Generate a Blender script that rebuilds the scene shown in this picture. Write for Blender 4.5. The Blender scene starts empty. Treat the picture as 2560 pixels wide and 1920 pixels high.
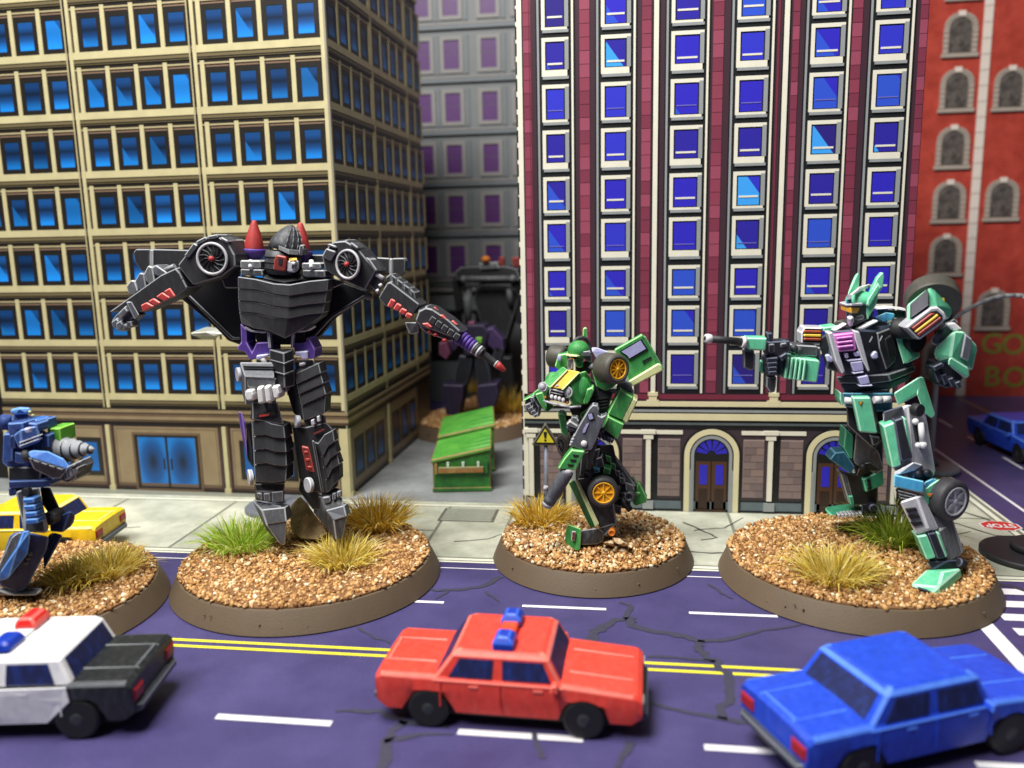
import bpy, bmesh, math, random
import numpy as np
from mathutils import Vector, Matrix
random.seed(7); np.random.seed(7)
S = bpy.context.scene
COL = S.collection
S.unit_settings.system = 'METRIC'; S.unit_settings.scale_length = 0.01      # one unit is one centimetre: a table-top scene

# ------------------------------------------------------------------ camera
FPX, PITCH, YAW, ROLL, HC = 2070.0, math.radians(10), math.radians(8), math.radians(1.15), 6.3
FWD = Vector((-math.sin(YAW)*math.cos(PITCH), math.cos(YAW)*math.cos(PITCH), -math.sin(PITCH)))
_r = Vector((math.cos(YAW), math.sin(YAW), 0)); _u = _r.cross(FWD)
RGT = _r*math.cos(ROLL) - _u*math.sin(ROLL); UPV = _u*math.cos(ROLL) + _r*math.sin(ROLL)
EYE = Vector((0, 0, HC))
cd = bpy.data.cameras.new('camera'); cam = bpy.data.objects.new('camera', cd); COL.objects.link(cam)
m = Matrix((RGT, UPV, -FWD)).transposed().to_4x4(); m.translation = EYE
cam.matrix_world = m
cd.sensor_width = 36; cd.lens = FPX/2560*36; cd.clip_start = 0.2; cd.clip_end = 600
cd.dof.use_dof = True; cd.dof.focus_distance = 15.6; cd.dof.aperture_fstop = 0.0291/0.15
S.camera = cam

# ------------------------------------------------------------------ light: a room lamp and an added fill over the table
W = bpy.data.worlds.new('World'); S.world = W; W.use_nodes = True
W.node_tree.nodes['Background'].inputs[0].default_value = (0.80, 0.84, 0.92, 1)
W.node_tree.nodes['Background'].inputs[1].default_value = 0.085
def area(name, loc, target, sx, sy, power, col):
    l = bpy.data.lights.new(name, 'AREA'); l.shape = 'RECTANGLE'; l.size = sx; l.size_y = sy; l.energy = power; l.color = col
    o = bpy.data.objects.new(name, l); COL.objects.link(o); o.location = loc
    o.rotation_euler = (Vector(target)-Vector(loc)).to_track_quat('-Z', 'Y').to_euler()
    return o
area('ceiling_lamp', (-22, -12, 50), (0, 16, 3), 20, 20, 34000, (1.0, 0.98, 0.95))
area('overhead_fill', (-7, 8.5, 29), (-3, 16, 4), 12, 9, 10500, (1.0, 0.965, 0.92))  # added soft fill from above, brightens the upper storeys of the fronts
S.view_settings.view_transform = 'Standard'; S.view_settings.look = 'None'
S.view_settings.exposure = 0.0; S.view_settings.gamma = 1.0

# ------------------------------------------------------------------ helpers
def lin(c):
    return tuple((v/12.92 if v <= 0.04045 else ((v+0.055)/1.055)**2.4) for v in c)
def hx(s):
    return lin(tuple(int(s[i:i+2], 16)/255 for i in (0, 2, 4)))
_mats = {}
def nd(nt, t, **k):
    n = nt.nodes.new(t)
    for a, b in k.items(): setattr(n, a, b)
    return n
def paint(name, col, rough=0.5, var=0.18, scale=6.0, bump=0.02, bscale=40, spec=0.5, metal=0.0):
    """painted plastic / card: base colour with slight brush variation"""
    if name in _mats: return _mats[name]
    c = hx(col) if isinstance(col, str) else col
    mt = bpy.data.materials.new(name); mt.use_nodes = True; nt = mt.node_tree; b = nt.nodes['Principled BSDF']
    tc = nd(nt, 'ShaderNodeTexCoord'); no = nd(nt, 'ShaderNodeTexNoise'); no.inputs['Scale'].default_value = scale; no.inputs['Detail'].default_value = 5
    nt.links.new(tc.outputs['Object'], no.inputs['Vector'])
    mx = nd(nt, 'ShaderNodeMix', data_type='RGBA'); mx.inputs[6].default_value = (*[v*(1-var) for v in c], 1); mx.inputs[7].default_value = (*[min(1, v*(1+var)) for v in c], 1)
    nt.links.new(no.outputs[0], mx.inputs[0]); nt.links.new(mx.outputs[2], b.inputs['Base Color'])
    b.inputs['Roughness'].default_value = rough; b.inputs['Specular IOR Level'].default_value = spec; b.inputs['Metallic'].default_value = metal
    if bump:
        n2 = nd(nt, 'ShaderNodeTexNoise'); n2.inputs['Scale'].default_value = bscale; n2.inputs['Detail'].default_value = 4
        bp = nd(nt, 'ShaderNodeBump'); bp.inputs['Strength'].default_value = 0.35; bp.inputs['Distance'].default_value = bump
        nt.links.new(tc.outputs['Object'], n2.inputs['Vector']); nt.links.new(n2.outputs[0], bp.inputs['Height']); nt.links.new(bp.outputs[0], b.inputs['Normal'])
    _mats[name] = mt; return mt
# miniature paints: (base, edge highlight)
PP = dict(
 black=('1e1f22', '7e8185'), blackflat=('0e0f11', '303236'), darkgrey=('35373b', '9a9da0'), grey=('5a5d60', 'b4b6b6'), gunmetal=('4c4f56', '9a9da2'),
 lightgrey=('a3a4ab', 'dcdce0'), steel=('8b8d92', 'e2e2e4'), white=('cfcfcf', 'f2f2f2'), red=('a02c2a', 'd8716a'), redd=('6e2420', 'b4483c'),
 purple=('4b2f86', '8a70b8'), navy=('15171f', '4c5468'), orange=('c8701c', 'e8b060'), mauve=('9a9ac4', 'c8c8e0'),
 green=('318841', '94d684'), greend=('246a3a', '6ab070'), cream=('c2c98c', 'dfe4b0'), yellow=('e2a612', 'f6da5a'), tyre=('47453e', '6a675e'), tyred=('303034', '56565a'),
 mint=('5cbd90', 'aeecc8'), mintd=('2f8f6a', '74cfa4'), teal=('1a5670', '5a9ab0'), cyan=('3e9ccc', '8ad0ec'), pink=('c45ab4', 'f0a0e0'),
 amber=('e8a024', 'f6cc60'), brick=('7c2a1c', 'b0522c'), blue=('26407c', '6484bc'), blueb=('2860b0', '70a4e4'), blued=('1a2a5c', '46629c'),
 lime=('55a02a', '9ad85a'), violet=('1e1630', '463a5c'), plumd=('33204c', '5c4a74'), rosed=('6a3450', '8a5470'))
def mini(k):
    a, e = PP[k]; n = 'paint_'+k
    if n not in _mats:                                  # hand painted: streaky lighter brush strokes over the base coat
        mt = paint(n, a, 0.58, 0.30, 7, 0.008, 60); nt = mt.node_tree; b = nt.nodes['Principled BSDF']; L = nt.links.new
        src = b.inputs['Base Color'].links[0].from_socket; tc = [x for x in nt.nodes if x.type == 'TEX_COORD'][0]
        mp = nd(nt, 'ShaderNodeMapping'); mp.inputs['Scale'].default_value = (9, 9, 2.2); mp.inputs['Rotation'].default_value = (0.3, 0.9, 0.4)
        no = nd(nt, 'ShaderNodeTexNoise'); no.inputs['Scale'].default_value = 1.6; no.inputs['Detail'].default_value = 6; no.inputs['Roughness'].default_value = 0.65
        mr = nd(nt, 'ShaderNodeMapRange'); mr.inputs[1].default_value = 0.48; mr.inputs[2].default_value = 0.78; mr.inputs[3].default_value = 0.0; mr.inputs[4].default_value = 0.10 if k.startswith('black') or k == 'navy' else 0.32
        mx = nd(nt, 'ShaderNodeMix', data_type='RGBA'); mx.inputs[7].default_value = (*hx(e), 1)
        L(tc.outputs['Object'], mp.inputs[0]); L(mp.outputs[0], no.inputs['Vector']); L(no.outputs[0], mr.inputs[0]); L(mr.outputs[0], mx.inputs[0]); L(src, mx.inputs[6]); L(mx.outputs[2], b.inputs['Base Color'])
    return [_mats[n], paint('paint_edge_'+k, e, 0.5, 0.3, 9, 0)]

WP = {}                                   # world position of every parent we made
def tag(o, label=None, cat=None, group=None, kind=None):
    if label: o['label'] = label
    if cat: o['category'] = cat
    if group: o['group'] = group
    if kind: o['kind'] = kind
    return o
def thing(name, loc, label, cat, group=None, rz=0.0):
    o = bpy.data.objects.new(name, None); COL.objects.link(o); o.location = loc; o.rotation_euler = (0, 0, rz); o.empty_display_size = 0.3
    WP[o.name] = Vector(loc); return tag(o, label, cat, group)
def bev(bm, w, ang=28, seg=1):
    bm.normal_update()
    ed = [e for e in bm.edges if len(e.link_faces) == 2 and e.calc_face_angle(0) > math.radians(ang)]
    if ed and w > 0:
        bmesh.ops.bevel(bm, geom=ed, offset=w, segments=seg, profile=0.5, affect='EDGES', material=1 if seg == 1 else -1, clamp_overlap=True)
def mesh_from(name, bms, mats, bevel=0.0, smooth=False, ang=28, seg=1):
    me = bpy.data.meshes.new(name); out = bmesh.new()
    for bm in bms:
        if bevel and not bm.tag_smooth if hasattr(bm, 'tag_smooth') else bevel: bev(bm, bevel, ang, seg)
        tmp = bpy.data.meshes.new('tmp'); bm.to_mesh(tmp); bm.free(); out.from_mesh(tmp); bpy.data.meshes.remove(tmp)
    bmesh.ops.recalc_face_normals(out, faces=out.faces) if False else None
    if smooth:
        for f in out.faces: f.smooth = True
    out.to_mesh(me); out.free()
    for mm in mats: me.materials.append(mm)
    return me
def link(name, me, parent=None, loc=(0, 0, 0)):
    o = bpy.data.objects.new(name, me); COL.objects.link(o)
    if parent is not None: o.parent = parent
    o.location = loc; return o
def mkw(name, bms, mats, parent=None, bevel=0.0, smooth=False, ang=28, seg=1):
    """mesh given in world coordinates -> object with its own origin, parented (parents are unrotated)"""
    me = mesh_from(name, bms, mats, bevel, smooth, ang, seg)
    n = len(me.vertices); co = np.empty(n*3, 'f'); me.vertices.foreach_get('co', co); co = co.reshape(-1, 3)
    c = (co.min(0)+co.max(0))/2; co -= c; me.vertices.foreach_set('co', co.ravel()); me.update()
    pw = WP[parent.name] if parent is not None else Vector((0, 0, 0))
    o = link(name, me, parent, Vector([float(v) for v in c])-pw); WP[o.name] = Vector([float(v) for v in c]); return o
def fixn(bm):
    bmesh.ops.recalc_face_normals(bm, faces=bm.faces); return bm
def b_box(x0, x1, y0, y1, z0, z1):
    bm = bmesh.new(); v = [bm.verts.new(p) for p in ((x0,y0,z0),(x1,y0,z0),(x1,y1,z0),(x0,y1,z0),(x0,y0,z1),(x1,y0,z1),(x1,y1,z1),(x0,y1,z1))]
    for f in ((0,3,2,1),(4,5,6,7),(0,1,5,4),(1,2,6,5),(2,3,7,6),(3,0,4,7)): bm.faces.new([v[i] for i in f])
    return bm
def b_loft(a, b):
    """two vertex loops of equal length joined into a closed solid"""
    bm = bmesh.new(); A = [bm.verts.new(p) for p in a]; B = [bm.verts.new(p) for p in b]; n = len(a)
    bm.faces.new(A); bm.faces.new(B[::-1])
    for i in range(n):
        j = (i+1) % n; bm.faces.new((A[j], A[i], B[i], B[j]))
    return fixn(bm)
def b_hull(pts):
    bm = bmesh.new(); [bm.verts.new(p) for p in pts]
    r = bmesh.ops.convex_hull(bm, input=bm.verts)
    bad = list({v for v in (r.get('geom_interior', [])+r.get('geom_unused', [])) if isinstance(v, bmesh.types.BMVert)})
    if bad: bmesh.ops.delete(bm, geom=bad, context='VERTS')
    bmesh.ops.dissolve_limit(bm, angle_limit=math.radians(3), verts=bm.verts, edges=bm.edges)
    return fixn(bm)
def b_lathe(p0, p1, prof, seg=16, sq=1.0):
    p0 = Vector(p0); p1 = Vector(p1); ax = p1-p0; L = ax.length; ax.normalize()
    a = ax.orthogonal().normalized(); b = ax.cross(a)
    bm = bmesh.new(); rings = []
    for t, r in prof:
        c = p0+ax*(t*L); rings.append([bm.verts.new(c+(a*math.cos(2*math.pi*k/seg)+b*math.sin(2*math.pi*k/seg)*sq)*max(r, 1e-4)) for k in range(seg)])
    for i in range(len(rings)-1):
        for k in range(seg):
            j = (k+1) % seg; bm.faces.new((rings[i][k], rings[i][j], rings[i+1][j], rings[i+1][k]))
    bm.faces.new(rings[0][::-1]); bm.faces.new(rings[-1])
    for f in bm.faces: f.smooth = len(f.verts) == 4
    return fixn(bm)
def b_ball(c, rx, ry, rz, seg=14):
    bm = bmesh.new(); bmesh.ops.create_uvsphere(bm, u_segments=seg, v_segments=8, radius=1)
    for v in bm.verts: v.co = Vector((c[0]+v.co.x*rx, c[1]+v.co.y*ry, c[2]+v.co.z*rz))
    for f in bm.faces: f.smooth = True
    return bm
def b_torus(c, axis, R, r, seg=32, rs=8):
    ax = Vector(axis).normalized(); a = ax.orthogonal().normalized(); b = ax.cross(a); c = Vector(c)
    bm = bmesh.new(); V = []
    for i in range(seg):
        t = 2*math.pi*i/seg; d = a*math.cos(t)+b*math.sin(t)
        V.append([bm.verts.new(c+d*(R+r*math.cos(2*math.pi*k/rs))+ax*(r*math.sin(2*math.pi*k/rs))) for k in range(rs)])
    for i in range(seg):
        for k in range(rs): bm.faces.new((V[i][k], V[(i+1)%seg][k], V[(i+1)%seg][(k+1)%rs], V[i][(k+1)%rs]))
    for f in bm.faces: f.smooth = True
    return fixn(bm)
def flat(name, polys, z, mt, parent=None, kind=None):
    """flat sheet(s) printed on the mat"""
    bm = bmesh.new()
    for p in polys: bm.faces.new([bm.verts.new((x, y, z)) for x, y in p])
    for f in bm.faces:
        if f.normal.z < 0: pass
    bm.normal_update()
    for f in bm.faces:
        if f.normal.z < 0: f.normal_flip()
    me = mesh_from(name, [bm], [mt]); o = link(name, me, parent)
    WP[o.name] = Vector((0, 0, 0))
    if kind: o['kind'] = kind
    return o
# ================================================================== SETTING: printed street mat
def printmat(name, cols, scale=3.0, rough=0.45, fine=60, finev=0.25, spec=0.4):
    mt = bpy.data.materials.new(name); mt.use_nodes = True; nt = mt.node_tree; b = nt.nodes['Principled BSDF']
    tc = nd(nt, 'ShaderNodeTexCoord'); n1 = nd(nt, 'ShaderNodeTexNoise'); n1.inputs['Scale'].default_value = scale; n1.inputs['Detail'].default_value = 8; n1.inputs['Roughness'].default_value = 0.62
    cr = nd(nt, 'ShaderNodeValToRGB'); cr.color_ramp.elements[0].position = 0.34; cr.color_ramp.elements[1].position = 0.68
    cr.color_ramp.elements[0].color = (*hx(cols[0]), 1); cr.color_ramp.elements[1].color = (*hx(cols[1]), 1)
    n2 = nd(nt, 'ShaderNodeTexNoise'); n2.inputs['Scale'].default_value = fine; n2.inputs['Detail'].default_value = 2
    mr = nd(nt, 'ShaderNodeMapRange'); mr.inputs[1].default_value = 0.3; mr.inputs[2].default_value = 0.7; mr.inputs[3].default_value = 1-finev; mr.inputs[4].default_value = 1+finev
    mx = nd(nt, 'ShaderNodeMix', data_type='RGBA', blend_type='MULTIPLY'); mx.inputs[0].default_value = 1
    L = nt.links.new
    L(tc.outputs['Object'], n1.inputs['Vector']); L(tc.outputs['Object'], n2.inputs['Vector']); L(n1.outputs[0], cr.inputs[0]); L(n2.outputs[0], mr.inputs[0])
    L(cr.outputs[0], mx.inputs[6]); L(mr.outputs[0], mx.inputs[7]); L(mx.outputs[2], b.inputs['Base Color'])
    bp = nd(nt, 'ShaderNodeBump'); bp.inputs['Strength'].default_value = 0.25; bp.inputs['Distance'].default_value = 0.01
    L(n2.outputs[0], bp.inputs['Height']); L(bp.outputs[0], b.inputs['Normal'])
    b.inputs['Roughness'].default_value = rough; b.inputs['Specular IOR Level'].default_value = spec
    return mt
M_road = printmat('road_print', ('3d3862', '4d4775'), 0.8, 0.42, 60, 0.42)
M_walk = printmat('pavement_print', ('9da08f', 'd3d5c2'), 0.9, 0.45, 40, 0.06)
M_alley = printmat('alley_print', ('6f7373', '96999a'), 0.8, 0.5, 40, 0.1)
M_line = paint('line_print_white', 'e6e4e6', 0.45, 0.08, 12, 0)
M_yel = paint('line_print_yellow', 'e6dc3a', 0.45, 0.1, 12, 0)
M_seam = paint('seam_print', '7d7f72', 0.5, 0.15, 8, 0)
M_seaml = paint('seam_print_light', 'dfe0cd', 0.5, 0.1, 8, 0)
M_crack = paint('crack_print', '3b3b4c', 0.5, 0.25, 14, 0)
M_crackw = paint('crack_print_walk', '5a5c54', 0.5, 0.2, 14, 0)
def quad(x0, x1, y0, y1): return [(x0, y0), (x1, y0), (x1, y1), (x0, y1)]
table = flat('table_top', [quad(-90, 90, -60, 110)], -0.35, paint('table_grey', '5c5a58', 0.6, 0.1, 0.3, 0), kind='structure')
road = flat('road', [quad(-40, 30, -6, 60)], 0.0, M_road, kind='structure')
# pavement in front of the buildings, with the slabs as parts
walk = flat('pavement', [quad(-40, -12.2, 15.2, 19.6), quad(-12.2, 8.3, 15.2, 26.0)], 0.004, M_seam, kind='structure')
alley = flat('alley_ground', [quad(-6.9, -2.4, 18.95, 33), quad(-24, -15.2, 18.95, 33)], 0.008, M_alley, kind='structure')
flat('kerb_line', [quad(-40, 8.3, 15.2, 15.27), quad(8.23, 8.3, 15.27, 26)], 0.008, M_seaml, kind='structure')
flat('kerb_line', [quad(-40, 8.16, 15.31, 15.42), quad(8.02, 8.14, 15.42, 26)], 0.008, M_seaml, kind='structure')
slabs = [(-40+2.9*i+0.03, -40+2.9*(i+1)-0.03) for i in range(17)]
slabx = [-18.3, -15.35, -12.42, -9.55, -6.7, -4.15, -2.6, -0.2, 2.3, 4.6, 6.3, 8.0]
slab_me = {}
for i in range(len(slabx)-1):
    x0, x1 = slabx[i]+0.035, slabx[i+1]-0.035
    y1 = 18.55 if x0 < -2.5 else 18.62
    rows = [(15.47, y1)] if i % 4 else [(15.47, 16.9), (16.97, y1)]
    for (ya, yb) in rows:
        bm = b_box(x0, x1, ya, yb, 0.002, 0.012); mkw('paving_slab', [bm], [M_walk], walk)
for (ya, yb) in ((18.7, 20.3), (20.4, 22.2), (22.3, 24.1), (24.2, 25.9)):
    mkw('paving_slab', [b_box(6.2, 7.95, ya, yb, 0.002, 0.012)], [M_walk], walk)
for (a, b) in ((18.62, 18.72), (18.76, 18.92)):
    mkw('border_strip', [b_box(-18, -2.42, a, b, 0.002, 0.012)], [M_seaml if a < 18.7 else M_walk], walk)
# drain grating printed beside the alley
gr = mkw('drain_grating', [b_box(-4.25, -2.95, 17.55, 18.45, 0.012, 0.016)], [paint('grate_dark', '5d6058', 0.5)], walk)
for k in range(8):
    y = 17.6+k*0.105
    mkw('grating_bar', [b_box(-4.18, -3.02, y, y+0.055, 0.016, 0.026)], [paint('grate_light', 'a9ab9c', 0.5)], gr)
def dash(x0, x1, y, w, mt=None, z=0.006):
    flat('lane_marking', [quad(x0, x1, y-w/2, y+w/2)], z, mt or M_line, kind='structure')
for x0 in (-8.6, -5.48, -2.15, 0.98, 4.15, 7.3): dash(x0, x0+1.62, 9.6, 0.12)
for x0 in (-10.4, -7.5, -4.62, -1.78, 1.06): dash(x0, x0+1.45, 13.38, 0.085)
dash(-40, 5.2, 14.92, 0.035)
dash(-40, 5.1, 11.43, 0.075, M_yel); dash(-40, 5.1, 11.62, 0.075, M_yel)
flat('stop_line', [quad(5.62, 5.88, 9.9, 13.45)], 0.006, M_line, kind='structure')
for k in range(9):
    y = 14.62-k*0.52; flat('crossing_bar', [quad(6.12, 8.2, y, y+0.25)], 0.006, M_line, kind='structure')
flat('lane_marking', [quad(8.86, 8.94, 15, 60)], 0.006, M_line, kind='structure')
for k in range(9): flat('lane_marking', [quad(10.38, 10.46, 15.5+k*2.45, 16.7+k*2.45)], 0.006, M_line, kind='structure')
flat('lane_marking', [quad(12.42, 12.5, 15, 32.8)], 0.006, paint('line_print_dull_yellow', 'a08a40', 0.5), kind='structure')
# cracks drawn on the mat
def crack(pts, w0, w1, z, mt, parent, sub=4, jit=0.28):
    P = [Vector((a, b)) for a, b in pts]; L = []
    for a, b in zip(P[:-1], P[1:]):
        for k in range(sub):
            t = k/sub; L.append(a.lerp(b, t))
    L.append(P[-1]); n = len(L); left = []; right = []
    for i, p in enumerate(L):
        d = (L[min(i+1, n-1)]-L[max(i-1, 0)]).normalized(); nn = Vector((-d.y, d.x)); w = (w0+(w1-w0)*i/(n-1))*1.35
        q = p+nn*random.uniform(-jit, jit)*w*1.2
        left.append(q+nn*w*random.uniform(0.35, 0.65)); right.append(q-nn*w*random.uniform(0.35, 0.65))
    bm = bmesh.new(); A = [bm.verts.new((v.x, v.y, z)) for v in left]; B = [bm.verts.new((v.x, v.y, z)) for v in right]
    for i in range(n-1): bm.faces.new((B[i], B[i+1], A[i+1], A[i]))
    me = mesh_from('crack', [bm], [mt]); o = link('crack', me, parent); return o
RC = [([(-0.6, 12.2), (-0.5, 12.55), (-0.26, 12.9), (0.02, 13.1), (0.1, 13.5), (-0.1, 13.7)], 0.16, 0.04), ([(0.02, 13.1), (0.1, 12.85), (0.68, 12.58), (1.15, 12.42), (1.6, 12.47), (2.2, 12.85), (2.9, 13.15), (3.6, 13.2)], 0.13, 0.03),
      ([(1.15, 12.42), (1.1, 12.2), (1.16, 11.95), (1.33, 11.74), (1.46, 11.35), (1.4, 10.8), (1.22, 10.25)], 0.1, 0.1), ([(0.33, 11.8), (0.9, 11.82), (1.33, 11.74)], 0.05, 0.05),
      ([(0.35, 10.55), (0.8, 10.35), (1.22, 10.25), (1.7, 10.15), (2.3, 10.3)], 0.05, 0.08), ([(0.1, 9.6), (-0.05, 9.2), (-0.15, 8.9)], 0.08, 0.03),
      ([(-3.9, 9.9), (-3.3, 9.95), (-2.9, 9.75), (-2.3, 9.75)], 0.05, 0.1), ([(-2.9, 9.75), (-3.05, 9.3), (-2.95, 8.9), (-2.85, 8.3)], 0.1, 0.12), ([(-3.05, 9.3), (-2.6, 9.5), (-2.2, 9.55)], 0.08, 0.03),
      ([(-3.9, 14.0), (-3.4, 13.85), (-2.9, 13.95), (-2.5, 14.25), (-2.35, 14.6)], 0.05, 0.1), ([(-3.2, 13.85), (-3.35, 13.5)], 0.05, 0.02), ([(-2.5, 13.9), (-2.2, 13.5)], 0.06, 0.02),
      ([(-4.4, 12.3), (-4.0, 12.0), (-3.7, 11.85)], 0.04, 0.03), ([(1.5, 14.6), (1.7, 14.2), (1.85, 14.0)], 0.05, 0.03), ([(-1.2, 9.75), (-1.1, 9.4), (-1.0, 9.15)], 0.04, 0.06),
      ([(6.3, 11.4), (7.2, 12.0), (8.3, 12.1)], 0.06, 0.03), ([(-8.2, 11.0), (-7.6, 10.7)], 0.04, 0.03), ([(6.6, 15.1), (7.4, 14.6), (8.4, 14.9), (9.3, 14.5)], 0.1, 0.05)]
for pts, a, b in RC: crack(pts, a, b, 0.009, M_crack, road)
for pts, a, b in [([(1.25, 17.9), (1.7, 17.3), (1.9, 17.0), (1.55, 16.8)], 0.05, 0.03), ([(1.0, 16.2), (1.7, 16.1), (2.3, 16.2), (2.8, 16.0)], 0.04, 0.03), ([(1.45, 17.4), (2.1, 17.6), (2.6, 18.3)], 0.04, 0.02),
      ([(6.3, 19.0), (7.0, 18.6), (7.5, 19.2), (7.9, 18.5)], 0.09, 0.05), ([(6.4, 18.2), (7.1, 18.3), (7.6, 17.6), (8.0, 17.5)], 0.05, 0.03), ([(6.6, 17.4), (7.2, 17.8)], 0.05, 0.02), ([(6.5, 20.6), (7.2, 20.2), (7.8, 20.6)], 0.1, 0.04),
      ([(-3.6, 16.3), (-2.9, 16.5), (-2.6, 16.9)], 0.03, 0.02), ([(-11.8, 16.4), (-10.9, 16.6)], 0.03, 0.02)]:
    crack(pts, a, b, 0.017, M_crackw, walk)
# stop sign printed flat on the pavement, upside down for this viewer
M_stop = paint('stop_red_print', 'c8392f', 0.45, 0.08, 8, 0)
oc = [(7.95+0.43*math.cos(math.radians(22.5+45*k)), 18.2+0.33*math.sin(math.radians(22.5+45*k))) for k in range(8)]
oc2 = [(7.95+0.39*math.cos(math.radians(22.5+45*k)), 18.2+0.3*math.sin(math.radians(22.5+45*k))) for k in range(8)]
st = flat('stop_sign_print', [oc], 0.018, M_line); st['label'] = 'red octagon reading STOP upside down, printed on the cracked pavement'; st['category'] = 'sign print'
flat('red_field', [oc2], 0.021, M_stop, st)
def text_mesh(name, body, size, mt, parent, mat, extrude=0.0, bold=0.0, spacing=1.0):
    cu = bpy.data.curves.new(name, 'FONT'); cu.body = body; cu.size = size; cu.align_x = 'CENTER'; cu.align_y = 'CENTER'; cu.extrude = extrude; cu.offset = bold; cu.space_character = spacing
    t = bpy.data.objects.new(name, cu); COL.objects.link(t); dg = bpy.context.evaluated_depsgraph_get(); dg.update()
    me = bpy.data.meshes.new_from_object(t.evaluated_get(dg)); me.name = name
    bpy.data.objects.remove(t); me.materials.clear(); me.materials.append(mt); me.transform(mat)
    o = link(name, me, parent); return o
text_mesh('lettering', 'STOP', 0.3, M_line, st, Matrix.Translation((7.95, 18.2, 0.024)) @ Matrix.Rotation(math.pi, 4, 'Z') @ Matrix.Diagonal((0.82, 1.05, 1, 1)), bold=0.008)

# ================================================================== BUILDINGS (printed card blocks)
def card(name, col, rough=0.38, var=0.1): return paint(name, col, rough, var, 2.5, 0.004, 30, spec=0.5)
def glass_print(name, h, dark, mid, lite, topc, diag=(0.35, 0.9)):
    """printed window: vertical colour steps and a slanted drawn reflection that differs window to window"""
    mt = bpy.data.materials.new(name); mt.use_nodes = True; nt = mt.node_tree; b = nt.nodes['Principled BSDF']; L = nt.links.new
    tc = nd(nt, 'ShaderNodeTexCoord'); sp = nd(nt, 'ShaderNodeSeparateXYZ'); oi = nd(nt, 'ShaderNodeObjectInfo'); L(tc.outputs['Object'], sp.inputs[0])
    def mth(op, a, b2, c=None):
        n = nd(nt, 'ShaderNodeMath', operation=op)
        for i, v in enumerate((a, b2, c)):
            if v is None: continue
            if isinstance(v, (int, float)): n.inputs[i].default_value = v
            else: L(v, n.inputs[i])
        return n.outputs[0]
    v = mth('MULTIPLY_ADD', sp.outputs[2], 1/h, 0.5)
    cr = nd(nt, 'ShaderNodeValToRGB'); E = cr.color_ramp.elements
    E[0].position = 0; E[0].color = (*hx(lite), 1); E[1].position = 1; E[1].color = (*hx(topc), 1)
    for p, c in ((0.12, lite), (0.38, mid), (0.58, dark), (0.8, mid), (0.93, mid)):
        e = E.new(p); e.color = (*hx(c), 1)
    L(v, cr.inputs[0])
    rnd = oi.outputs['Random']
    r2 = mth('FRACT', mth('MULTIPLY', rnd, 7.31), 0); r3 = mth('FRACT', mth('MULTIPLY', rnd, 31.7), 0)
    s = mth('ADD', mth('MULTIPLY', sp.outputs[0], 1.5/h), mth('MULTIPLY', sp.outputs[2], 1.0/h))
    st = mth('LESS_THAN', s, mth('MULTIPLY_ADD', r2, 1.6, -0.9))
    on = mth('MULTIPLY', st, mth('GREATER_THAN', r3, 0.55))
    mx = nd(nt, 'ShaderNodeMix', data_type='RGBA'); mx.inputs[7].default_value = (*hx(lite), 1); L(mth('MULTIPLY', on, 0.6), mx.inputs[0]); L(cr.outputs[0], mx.inputs[6])
    mu = nd(nt, 'ShaderNodeMix', data_type='RGBA', blend_type='MULTIPLY'); mu.inputs[0].default_value = 1; L(mx.outputs[2], mu.inputs[6])
    L(mth('MULTIPLY_ADD', rnd, 0.75, 0.42), mu.inputs[7]); L(mu.outputs[2], b.inputs['Base Color'])
    b.inputs['Roughness'].default_value = 0.35
    return mt
def frame_bm(w, h, t, y0, y1, tt=None, tb=None):
    tt = tt or t; tb = tb or t
    return [b_box(-w/2, w/2, y0, y1, h/2-tt, h/2), b_box(-w/2, w/2, y0, y1, -h/2, -h/2+tb), b_box(-w/2, -w/2+t, y0, y1, -h/2+tb, h/2-tt), b_box(w/2-t, w/2, y0, y1, -h/2+tb, h/2-tt)]

# ---- cream office block (left). local x runs along the front to the corner at x=0, y into the block
B1 = thing('office_block', (-6.83, 19.18, 0), 'cream office block with rows of blue windows, filling the left behind the black robot', 'building')
B1.rotation_euler = (0, 0, math.radians(-1.6))
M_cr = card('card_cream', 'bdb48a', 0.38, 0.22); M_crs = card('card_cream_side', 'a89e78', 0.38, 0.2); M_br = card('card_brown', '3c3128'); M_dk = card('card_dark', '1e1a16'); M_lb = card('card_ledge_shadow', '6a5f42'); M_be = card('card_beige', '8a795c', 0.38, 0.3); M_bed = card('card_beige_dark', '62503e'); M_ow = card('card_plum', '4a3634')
M_g1 = glass_print('office_glass_print', 0.70, '0c2440', '154a88', '1c86e0', '2c8ca0')
def loc(parent, name, bms, mats, **k):
    me = mesh_from(name, bms, mats, **k); return link(name, me, parent)
HB = 13.55; WL = 9.5; DL = 7.75
loc(B1, 'wall', [b_box(-WL, 0, 0, DL, 0, HB)], [M_br])
fr_me = mesh_from('window', frame_bm(0.62, 0.88, 0.115, -0.012, 0), [M_dk]); pn_me = mesh_from('pane', [b_box(-0.2, 0.2, -0.005, 0.0, -0.345, 0.345)], [M_g1])
ln_me = mesh_from('lintel', [b_box(-0.29, 0.29, -0.018, 0, 0.45, 0.485), b_box(-0.29, 0.29, -0.018, 0, 0.51, 0.56)], [card('card_lintel', '7a6452')])
mu_me = mesh_from('mullion', [b_box(-0.055, 0.055, -0.024, 0, -0.45, 0.60)], [M_cr])
def wrap(z0, z1, y, mt, name, x0=-WL, side=True):
    """band round the front and the alley side"""
    bms = [b_box(x0, y, -y, 0, z0, z1)]
    if side: bms.append(b_box(0, y, 0, DL, z0, z1))
    return loc(B1, name, bms, [mt])
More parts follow.
